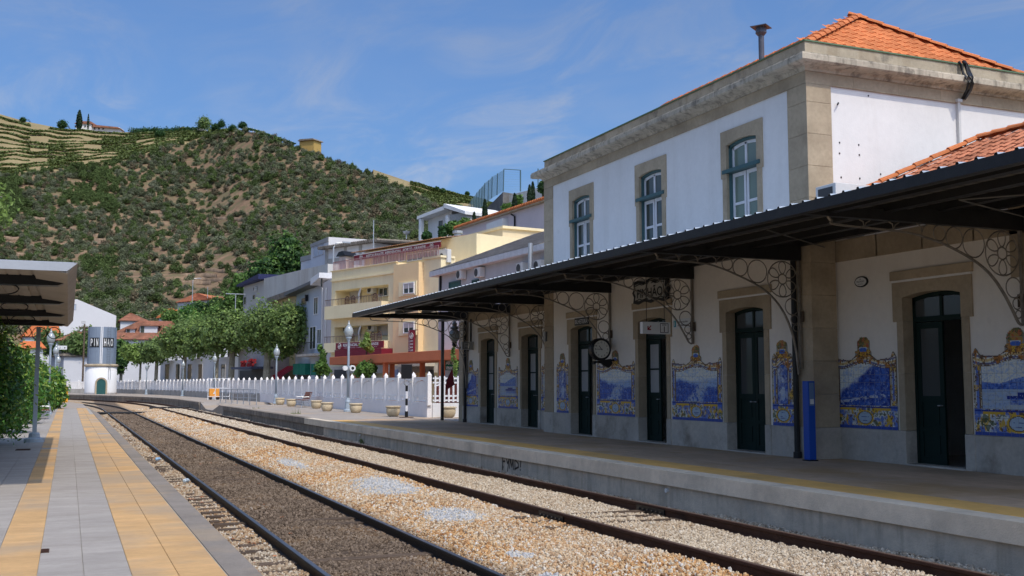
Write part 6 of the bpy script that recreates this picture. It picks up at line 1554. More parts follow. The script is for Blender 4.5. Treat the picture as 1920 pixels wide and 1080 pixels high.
f5 = Fac('street_row_house', 'low white row house with dark doors behind the plane tree trunks', 'house', 300, 146, 460, 118); body(f5, 'wall', 0, f5.L, 0, f5.fp(380, 672)[1], 6, WWL)
for px in (310, 330, 352, 372, 415): f5.window(px, 682, px+8, 712, 0, SHUT, PANE, 0)
f6 = Fac('cafe_front', 'street cafe with dark blue canopy and red balcony flowers behind the trees', 'shop', 446, 112, 505, 103)
body(f6, 'wall', 0, f6.L, 0, f6.fp(475, 640)[1], 6, mat('cafe_wall', (.34, .33, .33), .85)); r = f6.rect(446, 688, 484, 692, 1.5); f6.box('flat_canopy', r, 0, 2.2, mat('dark_blue_canopy', (.08, .09, .14), .6)); r = f6.rect(450, 694, 500, 712, .1); f6.box('dark_opening', r, 0, .15, GRILLE)
fl_ = MB(); r = f6.rect(452, 674, 480, 688, .4)
for k in range(40): x, z = rnd.uniform(r[0], r[1]), rnd.uniform(r[2], r[3]); fl_.box(x-.12, x+.12, -.5, -.3, z-.1, z+.1)
fl_.build('red_flowers', mat('red_flowers', (.35, .03, .03), .8), f6.t, kind='stuff')
# parked cars behind the fence (only their roofs show)
def car(loc, rz, label, colr):
    t = thing('parked_car', label, 'car', loc, rz, 'cars parked behind the fence'); m = mat('car_paint', colr, .3, .03, 3, 0, 10, spec=.7)
    prof = [(-2.1, .35), (-2.15, .75), (-1.5, .95), (-.85, 1.42), (.75, 1.45), (1.45, 1.0), (2.1, .85), (2.15, .4)]
    MB().prism(prof, lambda u, v, w: (u, w, v), -.8, .8).build('body', m, t, bevel=.06)
    MB().prism([(-1.35, .98), (-.82, 1.36), (.70, 1.38), (1.25, 1.02)], lambda u, v, w: (u, w, v), -.82, .82).build('side_windows', PANE, t)
    for x in (-1.3, 1.3):
        for y in (-.78, .78): MB().tube([(x, y-.1, .32), (x, y+.1, .32)], .32, 14).build('wheel', BLACK, t)
    return t
for px, D, lb, c_ in ((305, 160, 'silver parked car roof seen over the fence', (.4, .42, .45)), (355, 150, 'pale blue parked car roof seen over the fence', (.25, .40, .55))):
    q = un(px, HOR, D=D); q.z = .35; car(q, R(130), lb, c_)
# poles
def pole(px, y0, y1, D, r, label, name='utility_pole', cat='pole', m=WOOD, arms=True):
    b, t = un(px, y1, D=D), un(px, y0, D=D); H = t.z-b.z; o = thing(name, label, cat, b)
    MB().tube([(0, 0, 0), (0, 0, H)], [r, r*.75], 8).build('shaft', m, o)
    if arms:
        a = MB()
        for z in (H-.6, H-1.3): a.box(-.9, .9, -.06, .06, z, z+.12)
        for x in (-.8, -.4, .4, .8): a.tube([(x, 0, H-.5), (x, 0, H-.3)], .05, 5)
        a.build('crossarm', m, o)
    return o
pole(154, 607, 738, 168, .16, 'wooden utility pole with crossarms left of the water tower')
def mast_lamp(px, y0, y1, D, label):
    b, t = un(px, y1, D=D), un(px, y0, D=D); H = t.z-b.z; o = thing('mast_lamp', label, 'street light', b)
    MB().tube([(0, 0, 0), (0, 0, H-.6), (.3, 0, H-.1), (1.3, 0, H)], [.12, .08, .07, .05], 8).build('mast', ALU, o); MB().box(1.0, 1.9, -.15, .15, H-.06, H+.1).build('lamp_head', ALU, o); return o
mast_lamp(360, 521, 585, 250, 'tall street light in front of the small red-roofed house'); mast_lamp(625, 453, 500, 118, 'street light standing before the white terraced house')
for px, y0, y1, D, lb in ((700, 412, 470, 120, 'thin television mast above the hotel roof'), (762, 432, 448, 118, 'small antenna mast with dish above the hotel penthouse'), (389, 538, 560, 250, 'thin aerial on the small red-roofed house'), (441, 550, 592, 130, 'thin pole left of the blue-eaved house')):
    b, t = un(px, y1, D=D), un(px, y0, D=D); o = thing('antenna', lb, 'antenna', b); MB().tube([(0, 0, 0), (0, 0, t.z-b.z)], .06, 5).build('mast', ALU, o)
    if px == 762: g = MB(); g.lathe([(.02, t.z-b.z-.5), (.35, t.z-b.z-.3), (.45, t.z-b.z-.1)], n=12); g.build('dish', ALU, o)
    if px in (441,): g = MB(); g.box(-1.2, 1.2, -.03, .03, t.z-b.z-.1, t.z-b.z); g.build('aerial_bar', ALU, o)
# ================================================================ HILLS
def ipx(pts, x): return float(np.interp(x, [p[0] for p in pts], [p[1] for p in pts]))
SIL = [(-900, 120), (-300, 170), (0, 214), (45, 227), (110, 240), (210, 248), (380, 246), (450, 243), (480, 250), (530, 268), (585, 286), (640, 309), (700, 331), (760, 356), (800, 378), (825, 400), (860, 450), (930, 540), (1060, 640), (1300, 712)]
VIN = [(-900, 380), (-300, 350), (0, 330), (60, 325), (120, 318), (180, 312), (240, 300), (300, 280), (360, 264), (420, 252), (450, 246)]
DR = [(-900, 800), (380, 760), (520, 640), (800, 520), (950, 430), (1300, 400)]
D0, YB = 268., 713.
def hp(px, y):
    """point of the main hill seen at photo pixel (px, y)"""
    ys = ipx(SIL, px); t = (YB-y)/(YB-ys); D = D0+(ipx(DR, px)-D0)*max(0, t)**1.15
    return un(px, y, D=D)
HG = mat('hill_earth', (.235, .15, .092), .95, .38, .09, .8, .8, spot=((.15, .13, .065), .85, .16, .44, .58))
n_ = HG.node_tree.nodes
VG = mat('vineyard_ground', (.30, .235, .12), .95, .18, .05, .4, .8, spot=((.25, .17, .09), .7, .09, .52, .68))
pxs = np.linspace(-900, 1300, 150); ts = np.linspace(0, 1, 60)
V, mi = [], []
for t in ts:
    for px in pxs:
        ys = ipx(SIL, px); y = YB+(ys-YB)*t; q = hp(px, y)
        a = 1.1*math.sin(q.x*.13+q.y*.05)+.8*math.sin(q.y*.17-q.x*.06)+.5*math.sin(q.x*.31+1)
        k = min(1, t*8)*(1 if t < .97 else .0)
        terr = .45*math.sin(q.z*2.1)      # low stone terraces
        V.append((q.x, q.y+terr*k*.4, q.z+a*k*.7))
nx, ny = len(pxs), len(ts)
for k, back in enumerate((60, 300)):
    for i, px in enumerate(pxs):
        q = Vector(V[(ny-1)*nx+i]); d = Vector((q.x, q.y, 0)).normalized(); V.append(tuple(q+d*back-Vector((0, 0, 6 if k == 0 else 60))))
ny += 2
Fq = [(j*nx+i, j*nx+i+1, (j+1)*nx+i+1, (j+1)*nx+i) for j in range(ny-1) for i in range(nx-1)]
me = npmesh('hill', V, Fq, HG, smooth=True); me.materials.append(VG)
mi = []
for j in range(ny-1):
    for i in range(nx-1):
        px = (pxs[i]+pxs[i+1])/2; ys = ipx(SIL, px); t = (j+.5)/(len(ts)-1); y = YB+(ys-YB)*t; mi.append(1 if px < 450 and y < ipx(VIN, px) else 0)
me.polygons.foreach_set('material_index', mi)
hill = struct(link('hill', me))
# vineyard hill further behind on the right
SIL2 = [(700, 318), (783, 346), (800, 351), (840, 361), (880, 369), (915, 380), (940, 392), (1000, 430), (1150, 560)]
def hp2(px, y): t = (520-y)/(520-ipx(SIL2, px)); return un(px, y, D=520+380*max(0, t))
px2 = np.linspace(700, 1150, 40); V = []; 
for t in np.linspace(0, 1, 24):
    for px in px2: q = hp2(px, 520+(ipx(SIL2, px)-520)*t); V.append((q.x, q.y, q.z))
for i, px in enumerate(px2): q = Vector(V[23*40+i]); V.append((q.x, q.y+150, q.z-40))
Fq = [(j*40+i, j*40+i+1, (j+1)*40+i+1, (j+1)*40+i) for j in range(24) for i in range(39)]
hill2 = struct(link('far_hill', npmesh('far_hill', V, Fq, VG, smooth=True)))

# ---------------------------------------------------------------- leaves
def leaf_quads(P, N, size, r, aspect=.55):
    """one pointed leaf-like quad at every point P, facing N (numpy)"""
    n = len(P); rv = r.normal(size=(n, 3)); T = np.cross(N, rv); T /= np.linalg.norm(T, axis=1)[:, None]+1e-9; B = np.cross(N, T)
    s = (size*(.65+.7*r.random(n)))[:, None]
    V = np.stack([P-T*s, P+B*s*aspect, P+T*s, P-B*s*aspect], 1).reshape(-1, 3)
    return V, np.arange(4*n).reshape(n, 4)
def crown_points(blobs, n, r, rough=.22, inner=.45):
    """points through the outer part of overlapping blobs, with clumps and gaps"""
    w = np.array([b[3]*b[4] for b in blobs]); idx = r.choice(len(blobs), n, p=w/w.sum()); B = np.array(blobs)[idx]
    d = r.normal(size=(n, 3)); d /= np.linalg.norm(d, axis=1)[:, None]
    k1, k2, k3 = r.random(3)*9
    lump = np.sin(d[:, 0]*5+k1+idx)*np.sin(d[:, 1]*5+k2)*np.sin(d[:, 2]*5+k3+idx)
    rad = (inner+(1-inner)*r.random(n)**.5)*(1+rough*lump*2+rough*.5*r.normal(size=n))
    R3 = np.stack([B[:, 3], B[:, 3], B[:, 4]], 1)
    P = B[:, :3]+d*R3*rad[:, None]
    N = d+.9*r.normal(size=(n, 3))*.7+np.array([0, 0, .35]); N /= np.linalg.norm(N, axis=1)[:, None]
    return P, N
LM = {}
def leafmat(name, c, spot=None, **kw):
    k = dict(LEAFY); k.update(kw)
    if name not in LM: LM[name] = mat(name, c, spot=spot, **k)
    return LM[name]
PLANE = leafmat('plane_leaves', (.17, .25, .075), island=.5); PLANE_Y = leafmat('young_or_sunlit_leaves', (.23, .33, .08)); CITR = leafmat('citrus_leaves', (.085, .215, .032), island=.45, rough=.35, spec=.6)  # PLANE_Y: young trees, and crown tops with sunlight put into the colour
CITR_Y = leafmat('sunlit_citrus_leaves', (.27, .38, .06), rough=.4); DARKL = leafmat('dark_green_leaves', (.045, .11, .028)); MIDL = leafmat('bright_green_leaves', (.12, .22, .045)); CYPL = leafmat('cypress_leaves', (.022, .050, .018), island=.3)  # CITR_Y: paler outer leaves, sunlight put into the colour
BARK = mat('plane_bark', (.27, .24, .18), .9, .25, 2, .3, 12, spot=((.40, .37, .30), .7, 3, .5, .62)); BARKD = mat('dark_bark', (.10, .08, .06), .9, .25, 3, .3, 20)
def tree(name, label, base, blobs, n, size, leaf, bark=BARK, tr=.22, limbs=5, seed=1, group=None, cat='tree', inner=.45, extra=None, aspect=.55):
    """base: world foot; blobs relative to the foot (x,y,z,rxy,rz)"""
    r = np.random.default_rng(seed); t = thing(name, label, cat, base, 0, group)
    P, N = crown_points(blobs, n, r, inner=inner); V, Fq = leaf_quads(P, N, size, r, aspect); link('crown', npmesh('crown', V, Fq, leaf), t)
    if extra:
        m2, n2, s2 = extra; P, N = crown_points([(b[0], b[1], b[2]+b[4]*.15, b[3]*1.02, b[4]*1.02) for b in blobs], n2, r, inner=.85); V, Fq = leaf_quads(P, N, s2, r, aspect); link('sunlit_leaves', npmesh('sunlit_leaves', V, Fq, m2), t, kind='stuff')  # paler leaves over the crown's upper outside, sunlight painted by colour
    zc = min(b[2]-b[4]*.35 for b in blobs); tm = MB()
    tm.tube([(0, 0, -.3), (.03*tr, 0, zc*.4), (tr*.3, tr*.2, zc)], [tr*1.15, tr, tr*.85], 9)
    for k in range(limbs):
        b = blobs[k % len(blobs)]; a = 2*math.pi*k/limbs+seed; e = Vector((b[0]+b[3]*.6*math.cos(a), b[1]+b[3]*.6*math.sin(a), b[2]+b[4]*.2)); s0 = Vector((tr*.3, tr*.2, zc*.92))
        mid = s0.lerp(e, .5)+Vector((0, 0, .12*(e-s0).length)); tm.tube([s0, mid, e], [tr*.55, tr*.35, tr*.12], 6)
    tm.build('trunk', bark, t); return t
def at_px(px, py, D, zf):
    """foot point under pixel column px at depth D, and the height of pixel py above it"""
    q = un(px, py, D=D); return Vector((q.x, q.y, zf)), q.z-zf
def px_tree(name, label, D, zf, tx, bl, n, size, leaf, **kw):
    """blobs given as (px, py, half width px, half height px)"""
    foot = un(tx, HOR, D=D); foot.z = zf; out = []
    for k, (px, py, hw, hh) in enumerate(bl):
        q = un(px, py, D=D+((k*37) % 5-2)*.3*hw/F_PX*D); m = D/F_PX; out.append((q.x-foot.x, q.y-foot.y, q.z-zf, hw*m, hh*m))
    return tree(name, label, foot, out, n, size, leaf, **kw)
PG = 'pollarded plane trees along the street'
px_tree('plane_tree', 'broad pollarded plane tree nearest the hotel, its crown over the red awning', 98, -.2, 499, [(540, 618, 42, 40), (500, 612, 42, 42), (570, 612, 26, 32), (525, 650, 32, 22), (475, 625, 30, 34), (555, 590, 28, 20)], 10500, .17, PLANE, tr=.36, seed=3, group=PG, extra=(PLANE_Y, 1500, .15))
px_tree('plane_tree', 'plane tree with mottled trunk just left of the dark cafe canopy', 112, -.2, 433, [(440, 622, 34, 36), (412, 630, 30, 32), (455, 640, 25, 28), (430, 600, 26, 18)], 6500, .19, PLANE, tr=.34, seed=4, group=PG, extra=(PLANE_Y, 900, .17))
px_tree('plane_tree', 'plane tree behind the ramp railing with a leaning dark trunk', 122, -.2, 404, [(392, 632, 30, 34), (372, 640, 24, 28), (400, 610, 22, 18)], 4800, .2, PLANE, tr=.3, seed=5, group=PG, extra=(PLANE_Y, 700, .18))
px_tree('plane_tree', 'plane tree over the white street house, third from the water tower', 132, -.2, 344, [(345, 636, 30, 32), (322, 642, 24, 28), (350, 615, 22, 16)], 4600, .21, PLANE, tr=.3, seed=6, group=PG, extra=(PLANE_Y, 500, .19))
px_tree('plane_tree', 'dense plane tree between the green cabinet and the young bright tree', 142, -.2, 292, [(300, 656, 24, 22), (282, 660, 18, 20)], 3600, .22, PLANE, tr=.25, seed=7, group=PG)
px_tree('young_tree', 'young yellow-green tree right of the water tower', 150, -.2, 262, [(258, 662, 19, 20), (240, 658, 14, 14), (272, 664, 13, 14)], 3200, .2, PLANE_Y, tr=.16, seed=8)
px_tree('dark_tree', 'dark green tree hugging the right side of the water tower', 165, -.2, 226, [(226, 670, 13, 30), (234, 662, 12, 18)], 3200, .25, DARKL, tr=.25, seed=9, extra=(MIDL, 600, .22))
px_tree('plane_tree', 'plane tree behind the fence just left of the water tower', 186, -.2, 158, [(150, 642, 22, 24), (165, 632, 12, 22), (132, 650, 20, 20)], 3600, .26, PLANE, tr=.3, seed=10, group=PG)
px_tree('plane_tree', 'plane tree behind the left lamp posts', 190, -.2, 100, [(104, 646, 22, 24), (84, 640, 18, 26), (120, 655, 18, 18)], 3600, .26, PLANE, tr=.3, seed=11, group=PG)
# small street trees and shrubs in front of the hotel
px_tree('sapling', 'slender young tree in front of the lower hotel sign', 70, -.2, 686, [(686, 645, 9, 10), (688, 632, 4, 10), (694, 655, 7, 5)], 900, .12, PLANE_Y, tr=.06, seed=12, bark=BARKD, limbs=3)
px_tree('street_shrub', 'rounded bright shrub under the orange pergola', 68, -.2, 688, [(686, 692, 17, 14), (675, 698, 9, 9), (698, 694, 8, 9)], 1500, .12, MIDL, tr=.05, seed=13, bark=BARKD, limbs=3)
px_tree('sapling', 'thin leafy sapling beside the left end of the orange pergola', 80, -.2, 600, [(602, 690, 12, 14), (606, 670, 6, 14), (600, 652, 4, 8), (612, 695, 8, 8)], 1300, .13, MIDL, tr=.05, seed=14, bark=BARKD, limbs=3)
px_tree('climbing_plant', 'thin climbing plant with pale leaves at the canopy end pipe', 50, -.2, 852, [(852, 640, 3, 25), (854, 690, 4, 18), (849, 665, 3, 14)], 380, .08, PLANE_Y, tr=.02, seed=15, bark=BARKD, limbs=1, cat='plant')
# ---------------------------------------------------------------- citrus hedge on the left platform
CG = 'citrus trees in a row on the left platform'
CITR_SZ = 1.25
def citrus(label, X, Y, rx, h, n, size, seed, lo=.15):
    bl = [(0, 0, h*.55, rx, h*.45), (rx*.3, -.5, h*.35, rx*.8, h*.33), (-rx*.4, .3, h*.6, rx*.8, h*.4), (.1, 0, h*.78, rx*.6, h*.25), (-.2, -.7, h*.25, rx*.8, h*.22)]
    return tree('citrus_tree', label, (X, Y, 0), bl, int(n*1.6), size*CITR_SZ, CITR, bark=BARKD, tr=.07, limbs=5, seed=seed, group=CG, inner=.5, extra=(CITR_Y, int(n*.3), size*1.15), aspect=.42)
citrus('big glossy citrus tree filling the left edge below the metal canopy', -2.75, 33.2, 1.45, 3.65, 15000, .062, 21)
citrus('citrus tree squeezed between the canopy post and the nearest lamp post', -2.1, 41, .95, 3.0, 7500, .07, 22)
citrus('third citrus tree from the camera, behind the nearest lamp post', -1.95, 50, .95, 3.0, 6000, .08, 23)
citrus('fourth citrus tree from the camera, low between the lamp posts', -1.8, 60, .95, 2.9, 5000, .09, 24)
citrus('fifth citrus tree from the camera, beside the middle lamp post', -1.6, 69, .9, 2.7, 4200, .1, 25)
citrus('farthest citrus tree, spreading over the end of the paved strip', -1.1, 79, .95, 2.6, 4200, .11, 26)
citrus('citrus tree mostly outside the left edge of the photo', -4.9, 30.5, 1.9, 3.9, 9000, .065, 27)
tree('plane_tree', 'yellow-green leafy branch end poking in high at the left edge', (-9.0, 37, -.1), [tuple(list(un(-22, 378, D=34)-Vector((-9.0, 37, -.1)))+[.75, .75]), tuple(list(un(-60, 395, D=34)-Vector((-9.0, 37, -.1)))+[1.3, 1.0]), tuple(list(un(-120, 380, D=36)-Vector((-9.0, 37, -.1)))+[1.8, 1.5])], 2600, .09, PLANE_Y, tr=.16, seed=31)
# weeds by the platform wall
def tuft(px, py, Z, h, w, n, label, seed):
    r = np.random.default_rng(seed); q = un(px, py, Z=Z); t = thing('weed_tuft', label, 'weed', q, 0, 'weeds growing at the foot of the platform wall')
    mb = MB()
    for k in range(n):
        a, b = r.normal()*w*.4, r.normal()*w*.5; hh = h*(.4+.6*r.random()); dx, dy = r.normal()*.12*hh, r.normal()*.12*hh; e = .012
        mb.add([(a-e, b, 0), (a+e, b, 0), (a+dx*.5+e, b+dy*.5, hh*.6), (a+dx*.5-e, b+dy*.5, hh*.6), (a+dx, b+dy, hh)], [(0, 1, 2, 3), (3, 2, 4)])
        for j in range(3): z = hh*(.3+.2*j); s = .05; mb.add([(a+dx*z/hh, b+dy*z/hh, z), (a+dx*z/hh+s*r.normal(), b+dy*z/hh+s*r.normal(), z+.03), (a+dx*z/hh+s*r.normal(), b+dy*z/hh, z+.06)], [(0, 1, 2)])
    mb.build('stems', leafmat('weed_green', (.16, .20, .08)), t)
for i, (px, py, h, w, lb) in enumerate([(478, 786, .75, .5, 'tall pale weeds nearest the bend of the platform wall'), (432, 776, .6, .4, 'small weeds at the start of the platform wall'), (552, 800, .9, .35, 'tallest weed growing at the streaked platform wall'), (534, 796, .55, .3, 'thin weed left of the tallest one at the wall'), (665, 822, .5, .3, 'dark weed tuft beside the right rail'), (700, 832, .22, .5, 'low creeping weeds at the wall foot'), (487, 789, .4, .4, 'low weeds right of the tall pale ones')]): tuft(px, py, -.27, h, w, 60, lb, 40+i)

# ---------------------------------------------------------------- hillside trees
def hill_tree(name, label, px, py, D, zf, hw, hh, leaf, seed, n=2200, size=None, group=None, **kw):
    return px_tree(name, label, D, zf, px, [(px, py, hw, hh), (px-hw*.35, py+hh*.3, hw*.7, hh*.6), (px+hw*.4, py+hh*.2, hw*.6, hh*.6), (px+hw*.1, py-hh*.4, hw*.55, hh*.5)], n, size or max(.25, hw/F_PX*D*.11), leaf, tr=.25, seed=seed, bark=BARKD, group=group, **kw)
hill_tree('big_tree', 'tall dense dark green tree standing left of the white annex', 537, 485, 150, 6, 30, 40, DARKL, 51, 6500, .28, extra=(MIDL, 1600, .26))
hill_tree('big_tree', 'lower dark green tree on the slope before the tall one', 500, 515, 148, 5, 32, 28, DARKL, 52, 5000, .28, extra=(MIDL, 1300, .26))
hill_tree('big_tree', 'yellowish green bushy tree above the blue-eaved house', 462, 535, 155, 4, 26, 22, MIDL, 53, 4200, .28)
for i, (px, py, D, hw, hh, lf, lb) in enumerate([(440, 565, 175, 24, 24, MIDL, 'leafy green tree left of the blue-eaved house'), (415, 590, 185, 28, 20, MIDL, 'green tree rounding the slope above the plane trees'), (405, 572, 235, 16, 14, DARKL, 'dark green tree right of the small red-roofed house'), (372, 580, 236, 22, 14, DARKL, 'dark bushy tree in front of the small red-roofed house'), (350, 588, 232, 18, 14, CITR, 'round green tree left front of the small red-roofed house'), (318, 592, 228, 14, 12, MIDL, 'yellow-green round shrub beside the tiny gable house'), (370, 602, 215, 30, 12, MIDL, 'wide bright shrub mass above the long roof'), (340, 610, 210, 22, 10, MIDL, 'low bright shrubs at the end of the long roof'), (428, 612, 165, 22, 16, PLANE_Y, 'pale yellow-green shrub behind the plane crowns')]):
    hill_tree('hillside_tree', lb, px, py, D, 3 if D > 200 else 1, hw, hh, lf, 60+i, 2600, None, 'leafy trees on the lower slope', extra=(PLANE_Y, 300, .3))
# green around the white modern house and in front of the wall
for i, (px, py, D, hw, hh, lf, lb) in enumerate([(848, 428, 122, 14, 12, MIDL, 'leafy green shrub right of the modern white house'), (872, 420, 126, 14, 10, MIDL, 'leafy green shrub under the sports net'), (830, 436, 121, 7, 12, DARKL, 'dark bush against the modern white house'), (800, 442, 118, 8, 7, DARKL, 'small spiky dark bush at the hotel roof edge'), (952, 390, 135, 10, 8, MIDL, 'reddish green shrub at the foot of the retaining wall'), (972, 378, 136, 8, 12, MIDL, 'climbing shrub on the retaining wall')]):
    hill_tree('garden_shrub', lb, px, py, D, 12, hw, hh, lf, 80+i, 1500, .2, 'garden shrubs on the upper slope')
def cypress(label, px, y0, y1, w, D, zf=None, n=1500, seed=1):
    b = un(px, y1, D=D); t_ = un(px, y0, D=D); H = t_.z-b.z; rr_ = w/2/F_PX*D; r = np.random.default_rng(seed)
    t = thing('cypress', label, 'cypress tree', b, 0, 'dark columnar cypress trees')
    u = r.random(n); a = r.random(n)*2*math.pi; prof = np.sin(np.pi*np.clip(u*.86+.12, 0, 1))**.75*(1-.25*u); rad = rr_*prof*(.75+.3*r.random(n))
    P = np.stack([rad*np.cos(a), rad*np.sin(a), u*H], 1); N = np.stack([np.cos(a), np.sin(a), .3+.3*r.random(n)], 1)+.4*r.normal(size=(n, 3)); N /= np.linalg.norm(N, axis=1)[:, None]
    V, Fq = leaf_quads(P, N, max(.12, rr_*.33), r, .5); link('crown', npmesh('crown', V, Fq, CYPL), t); MB().tube([(0, 0, -1), (0, 0, H*.9)], [rr_*.25, .03], 6).build('trunk', BARKD, t); return t
cypress('slim cypress left of the dark sloping wall', 889, 398, 418, 7, 125, seed=2); cypress('tall cypress in front of the dark sloping wall', 909, 373, 416, 11, 128, seed=3); cypress('small cypress before the white wall band', 965, 362, 394, 10, 130, seed=4)
cypress('left one of the paired cypresses beside the station cornice', 993, 346, 384, 10, 128, seed=5); cypress('taller right one of the paired cypresses beside the station cornice', 999, 340, 384, 10, 129, seed=6)
cypress('fat dark cypress behind the white hilltop farmhouse', 148, 206, 242, 12, 776, n=900, seed=7); cypress('thin cypress right of the fat one on the hilltop', 165, 213, 242, 5, 776, n=600, seed=8)
hill_tree('conifer', 'dark conifer branch showing left under the station cornice', 1020, 350, 120, 12, 10, 11, DARKL, 95, 1200, .25)
# ---------------------------------------------------------------- hilltop things
def hq(px, y, dz=0): q = hp(px, y); return Vector((q.x, q.y, q.z+dz))
def hdepth(px, y): q = hp(px, y); return q.x*RM[0, 2]+q.y*RM[1, 2]+(q.z-EYE)*RM[2, 2]
dd = 773
FH = Fac('hilltop_farmhouse', 'long white farmhouse with low brown roof beside two cypresses on the hilltop', 'farmhouse', 124, dd, 205, dd, 150)
zw0, zw1, zr = FH.fp(150, 243)[1], FH.fp(150, 232)[1], FH.fp(150, 228)[1]; sm = FH.fp(171, 235)[0]
MB().box(0, sm, 0, 12, zw0-12, zw1).build('wall', WHITE, FH.t); MB().box(sm, FH.L, 3, 12, zw0-14, zw1-2.0).build('side_wing', WWL, FH.t)
MB().prism([(-1, zw1), (sm+1, zw1-.2), (sm, zr), (2, zr+.2)], lambda u, v, w: (u, w, v), -1, 12).build('roof', OLD2, FH.t); MB().prism([(sm+.5, zw1-2.0), (FH.L+1, zw1-3.3), (FH.L-1, zw1-2.2), (sm+.5, zw1-.4)], lambda u, v, w: (u, w, v), 1, 12).build('roof', OLD2, FH.t)
for px in (140, 158, 176, 184, 192): FH.window(px, 235 if px < 170 else 238, px+3, 239 if px < 170 else 243, 0 if px < 170 else -3, GRILLE, PANE, 0, fw=.3)
F2 = Fac('hilltop_villa', 'low white villa with red roof peeping over the hilltop trees', 'villa', 316, 759, 368, 757, 150)
za = F2.fp(340, 246)[1]; MB().box(0, F2.L, 0, 10, -10, F2.fp(355, 241)[1]).build('wall', WHITE, F2.t); MB().prism([(-1, F2.fp(330, 243)[1]), (F2.fp(350, 240)[0], F2.fp(340, 241)[1]), (F2.fp(345, 240)[0], F2.fp(345, 238)[1]), (4, F2.fp(325, 240)[1])], lambda u, v, w: (u, w, v), -1, 10).build('roof', BRT, F2.t)
F3 = Fac('yellow_hut', 'small yellow hut with flat brown roof on the hill shoulder', 'hut', 553, 629, 583, 623, 110)
MB().box(0, F3.L*.92, 0, 7, -20, F3.fp(568, 265)[1]).build('wall', mat('hut_yellow', (.50, .34, .11), .85), F3.t); MB().prism([(-.8, F3.fp(553, 266)[1]), (F3.L, F3.fp(580, 264)[1]), (F3.L-1, F3.fp(580, 261)[1]), (1, F3.fp(560, 262)[1])], lambda u, v, w: (u, w, v), -1, 8).build('roof', CONCF, F3.t)
for i, (px, py, hw, hh, lf, lb) in enumerate([(382, 231, 13, 13, PLANE, 'large round tree on the hilltop skyline'), (404, 238, 8, 7, DARKL, 'small round tree right of the large skyline tree'), (415, 232, 7, 8, DARKL, 'taller small tree on the skyline'), (436, 240, 8, 6, DARKL, 'low round tree at the skyline shoulder'), (455, 234, 8, 6, DARKL, 'flat tree beside the hilltop fence'), (117, 233, 9, 8, DARKL, 'dark round tree left of the hilltop farmhouse'), (43, 224, 6, 4, DARKL, 'small skyline bush at the far left'), (300, 251, 9, 6, DARKL, 'single dark bush in the vineyard below the villa')]):
    q = hq(px, max(py+hh, ipx(SIL, px)+1)); D = hdepth(px, max(py+hh, ipx(SIL, px)+1)); hill_tree('skyline_tree', lb, px, py, D, q.z-1, hw, hh, lf, 100+i, 1500, hw/F_PX*D*.13, 'trees on the hilltop skyline')
hd = thing('hilltop_hedge', 'long dark green hedge along the hilltop below the villa', 'hedge', hq(320, 248)); bl = []
for px in range(248, 372, 5):
    q = hq(px, 248-(px > 330)*2)-hd.location; bl.append((q.x, q.y, q.z+.8, 3.0, 2.0+rnd.random()))
P, N = crown_points(bl, 5000, rng); V, Fq = leaf_quads(P, N, .55, rng); link('foliage', npmesh('foliage', V, Fq, DARKL), hd)
hf = thing('hilltop_fence', 'line of pale posts and dark vines running down the hill shoulder', 'fence', hq(480, 250)); m_ = MB(); 
for k in range(16):
    px = 448+k*6.6; q = hq(px, ipx(SIL, px)+1)-hf.location; m_.tube([q-Vector((0, 0, 1)), q+Vector((0, 0, 3.2))], .25, 5)
m_.build('posts', SIGNW, hf)
bl = []
for k in range(44): px = 448+k*2.4; q = hq(px, ipx(SIL, px)+1)-hf.location; bl.append((q.x, q.y, q.z+2.2, 1.3, .8))
P, N = crown_points(bl, 2600, rng); V, Fq = leaf_quads(P, N, .4, rng); link('vines', npmesh('vines', V, Fq, DARKL), hf)
# low dry-stone terrace walls across the lower slope
def terraces():
    V, Fq = [], []
    for k in range(34):
        y0 = 395+k*7.0; px = -150.; run = None
        while px < 760:
            dn = fbm(np.array([px*.011+k*.7]), np.array([k*1.9]), 15, 3)[0]; y = y0+3.5*math.sin(px*.012+k*.9)+1.5*math.sin(px*.05+k)
            if dn > .47 and y > ipx(SIL, px)+40 and y < 640 and not (px > 560 and y > 520):
                q = hp(px, y); h = .7+.5*math.sin(px*.09+k)**2; j = .12*math.sin(px*1.7)
                V += [(q.x, q.y-.5+j, q.z-.9), (q.x, q.y-.5+j, q.z+h*.75), (q.x, q.y+1.4, q.z+h*.8)]
                if run is not None: a, b = run, len(V)-3; Fq += [(a, b, b+1, a+1), (a+1, b+1, b+2, a+2)]
                run = len(V)-3
            else: run = None
            px += 2.2
    o = link('terrace_walls', npmesh('terrace_walls', V, Fq, mat('dry_stone', (.26, .185, .125), .95, .35, .5, .5, 2))); o['kind'] = 'stuff'
terraces()
# vineyard rows on both hills: stuff
def vine_rows(name, fn, sil, low, x0, x1, rows, dens, size, m, hh):
    P = []
    for k in range(rows):
        f = (k+.4)/rows
        for px in np.arange(x0, x1, dens):
            a, b = ipx(sil, px)+1.5, low(px)
            if b-a < 3: continue
            y = a+(b-a)*f**.85+1.6*math.sin(px*.03+k*1.3)+.8*math.sin(px*.11+k)
            if y > b-1: continue
            if math.sin(px*.021+k*2.1) > .93: continue
            q = fn(px+rnd.uniform(-1, 1), y+rnd.uniform(-.25, .25)); P.append((q.x+rnd.uniform(-.4, .4), q.y+rnd.uniform(-.6, .6), q.z+rnd.uniform(.1, hh)))
    P = np.array(P); N = rng.normal(size=P.shape)+np.array([0, -.4, .6]); N /= np.linalg.norm(N, axis=1)[:, None]
    V, Fq = leaf_quads(P, N, size, rng, .7); o = link(name, npmesh(name, V, Fq, m)); o['kind'] = 'stuff'; return o
VL = leafmat('vine_leaves', (.12, .155, .04), trans=.1)
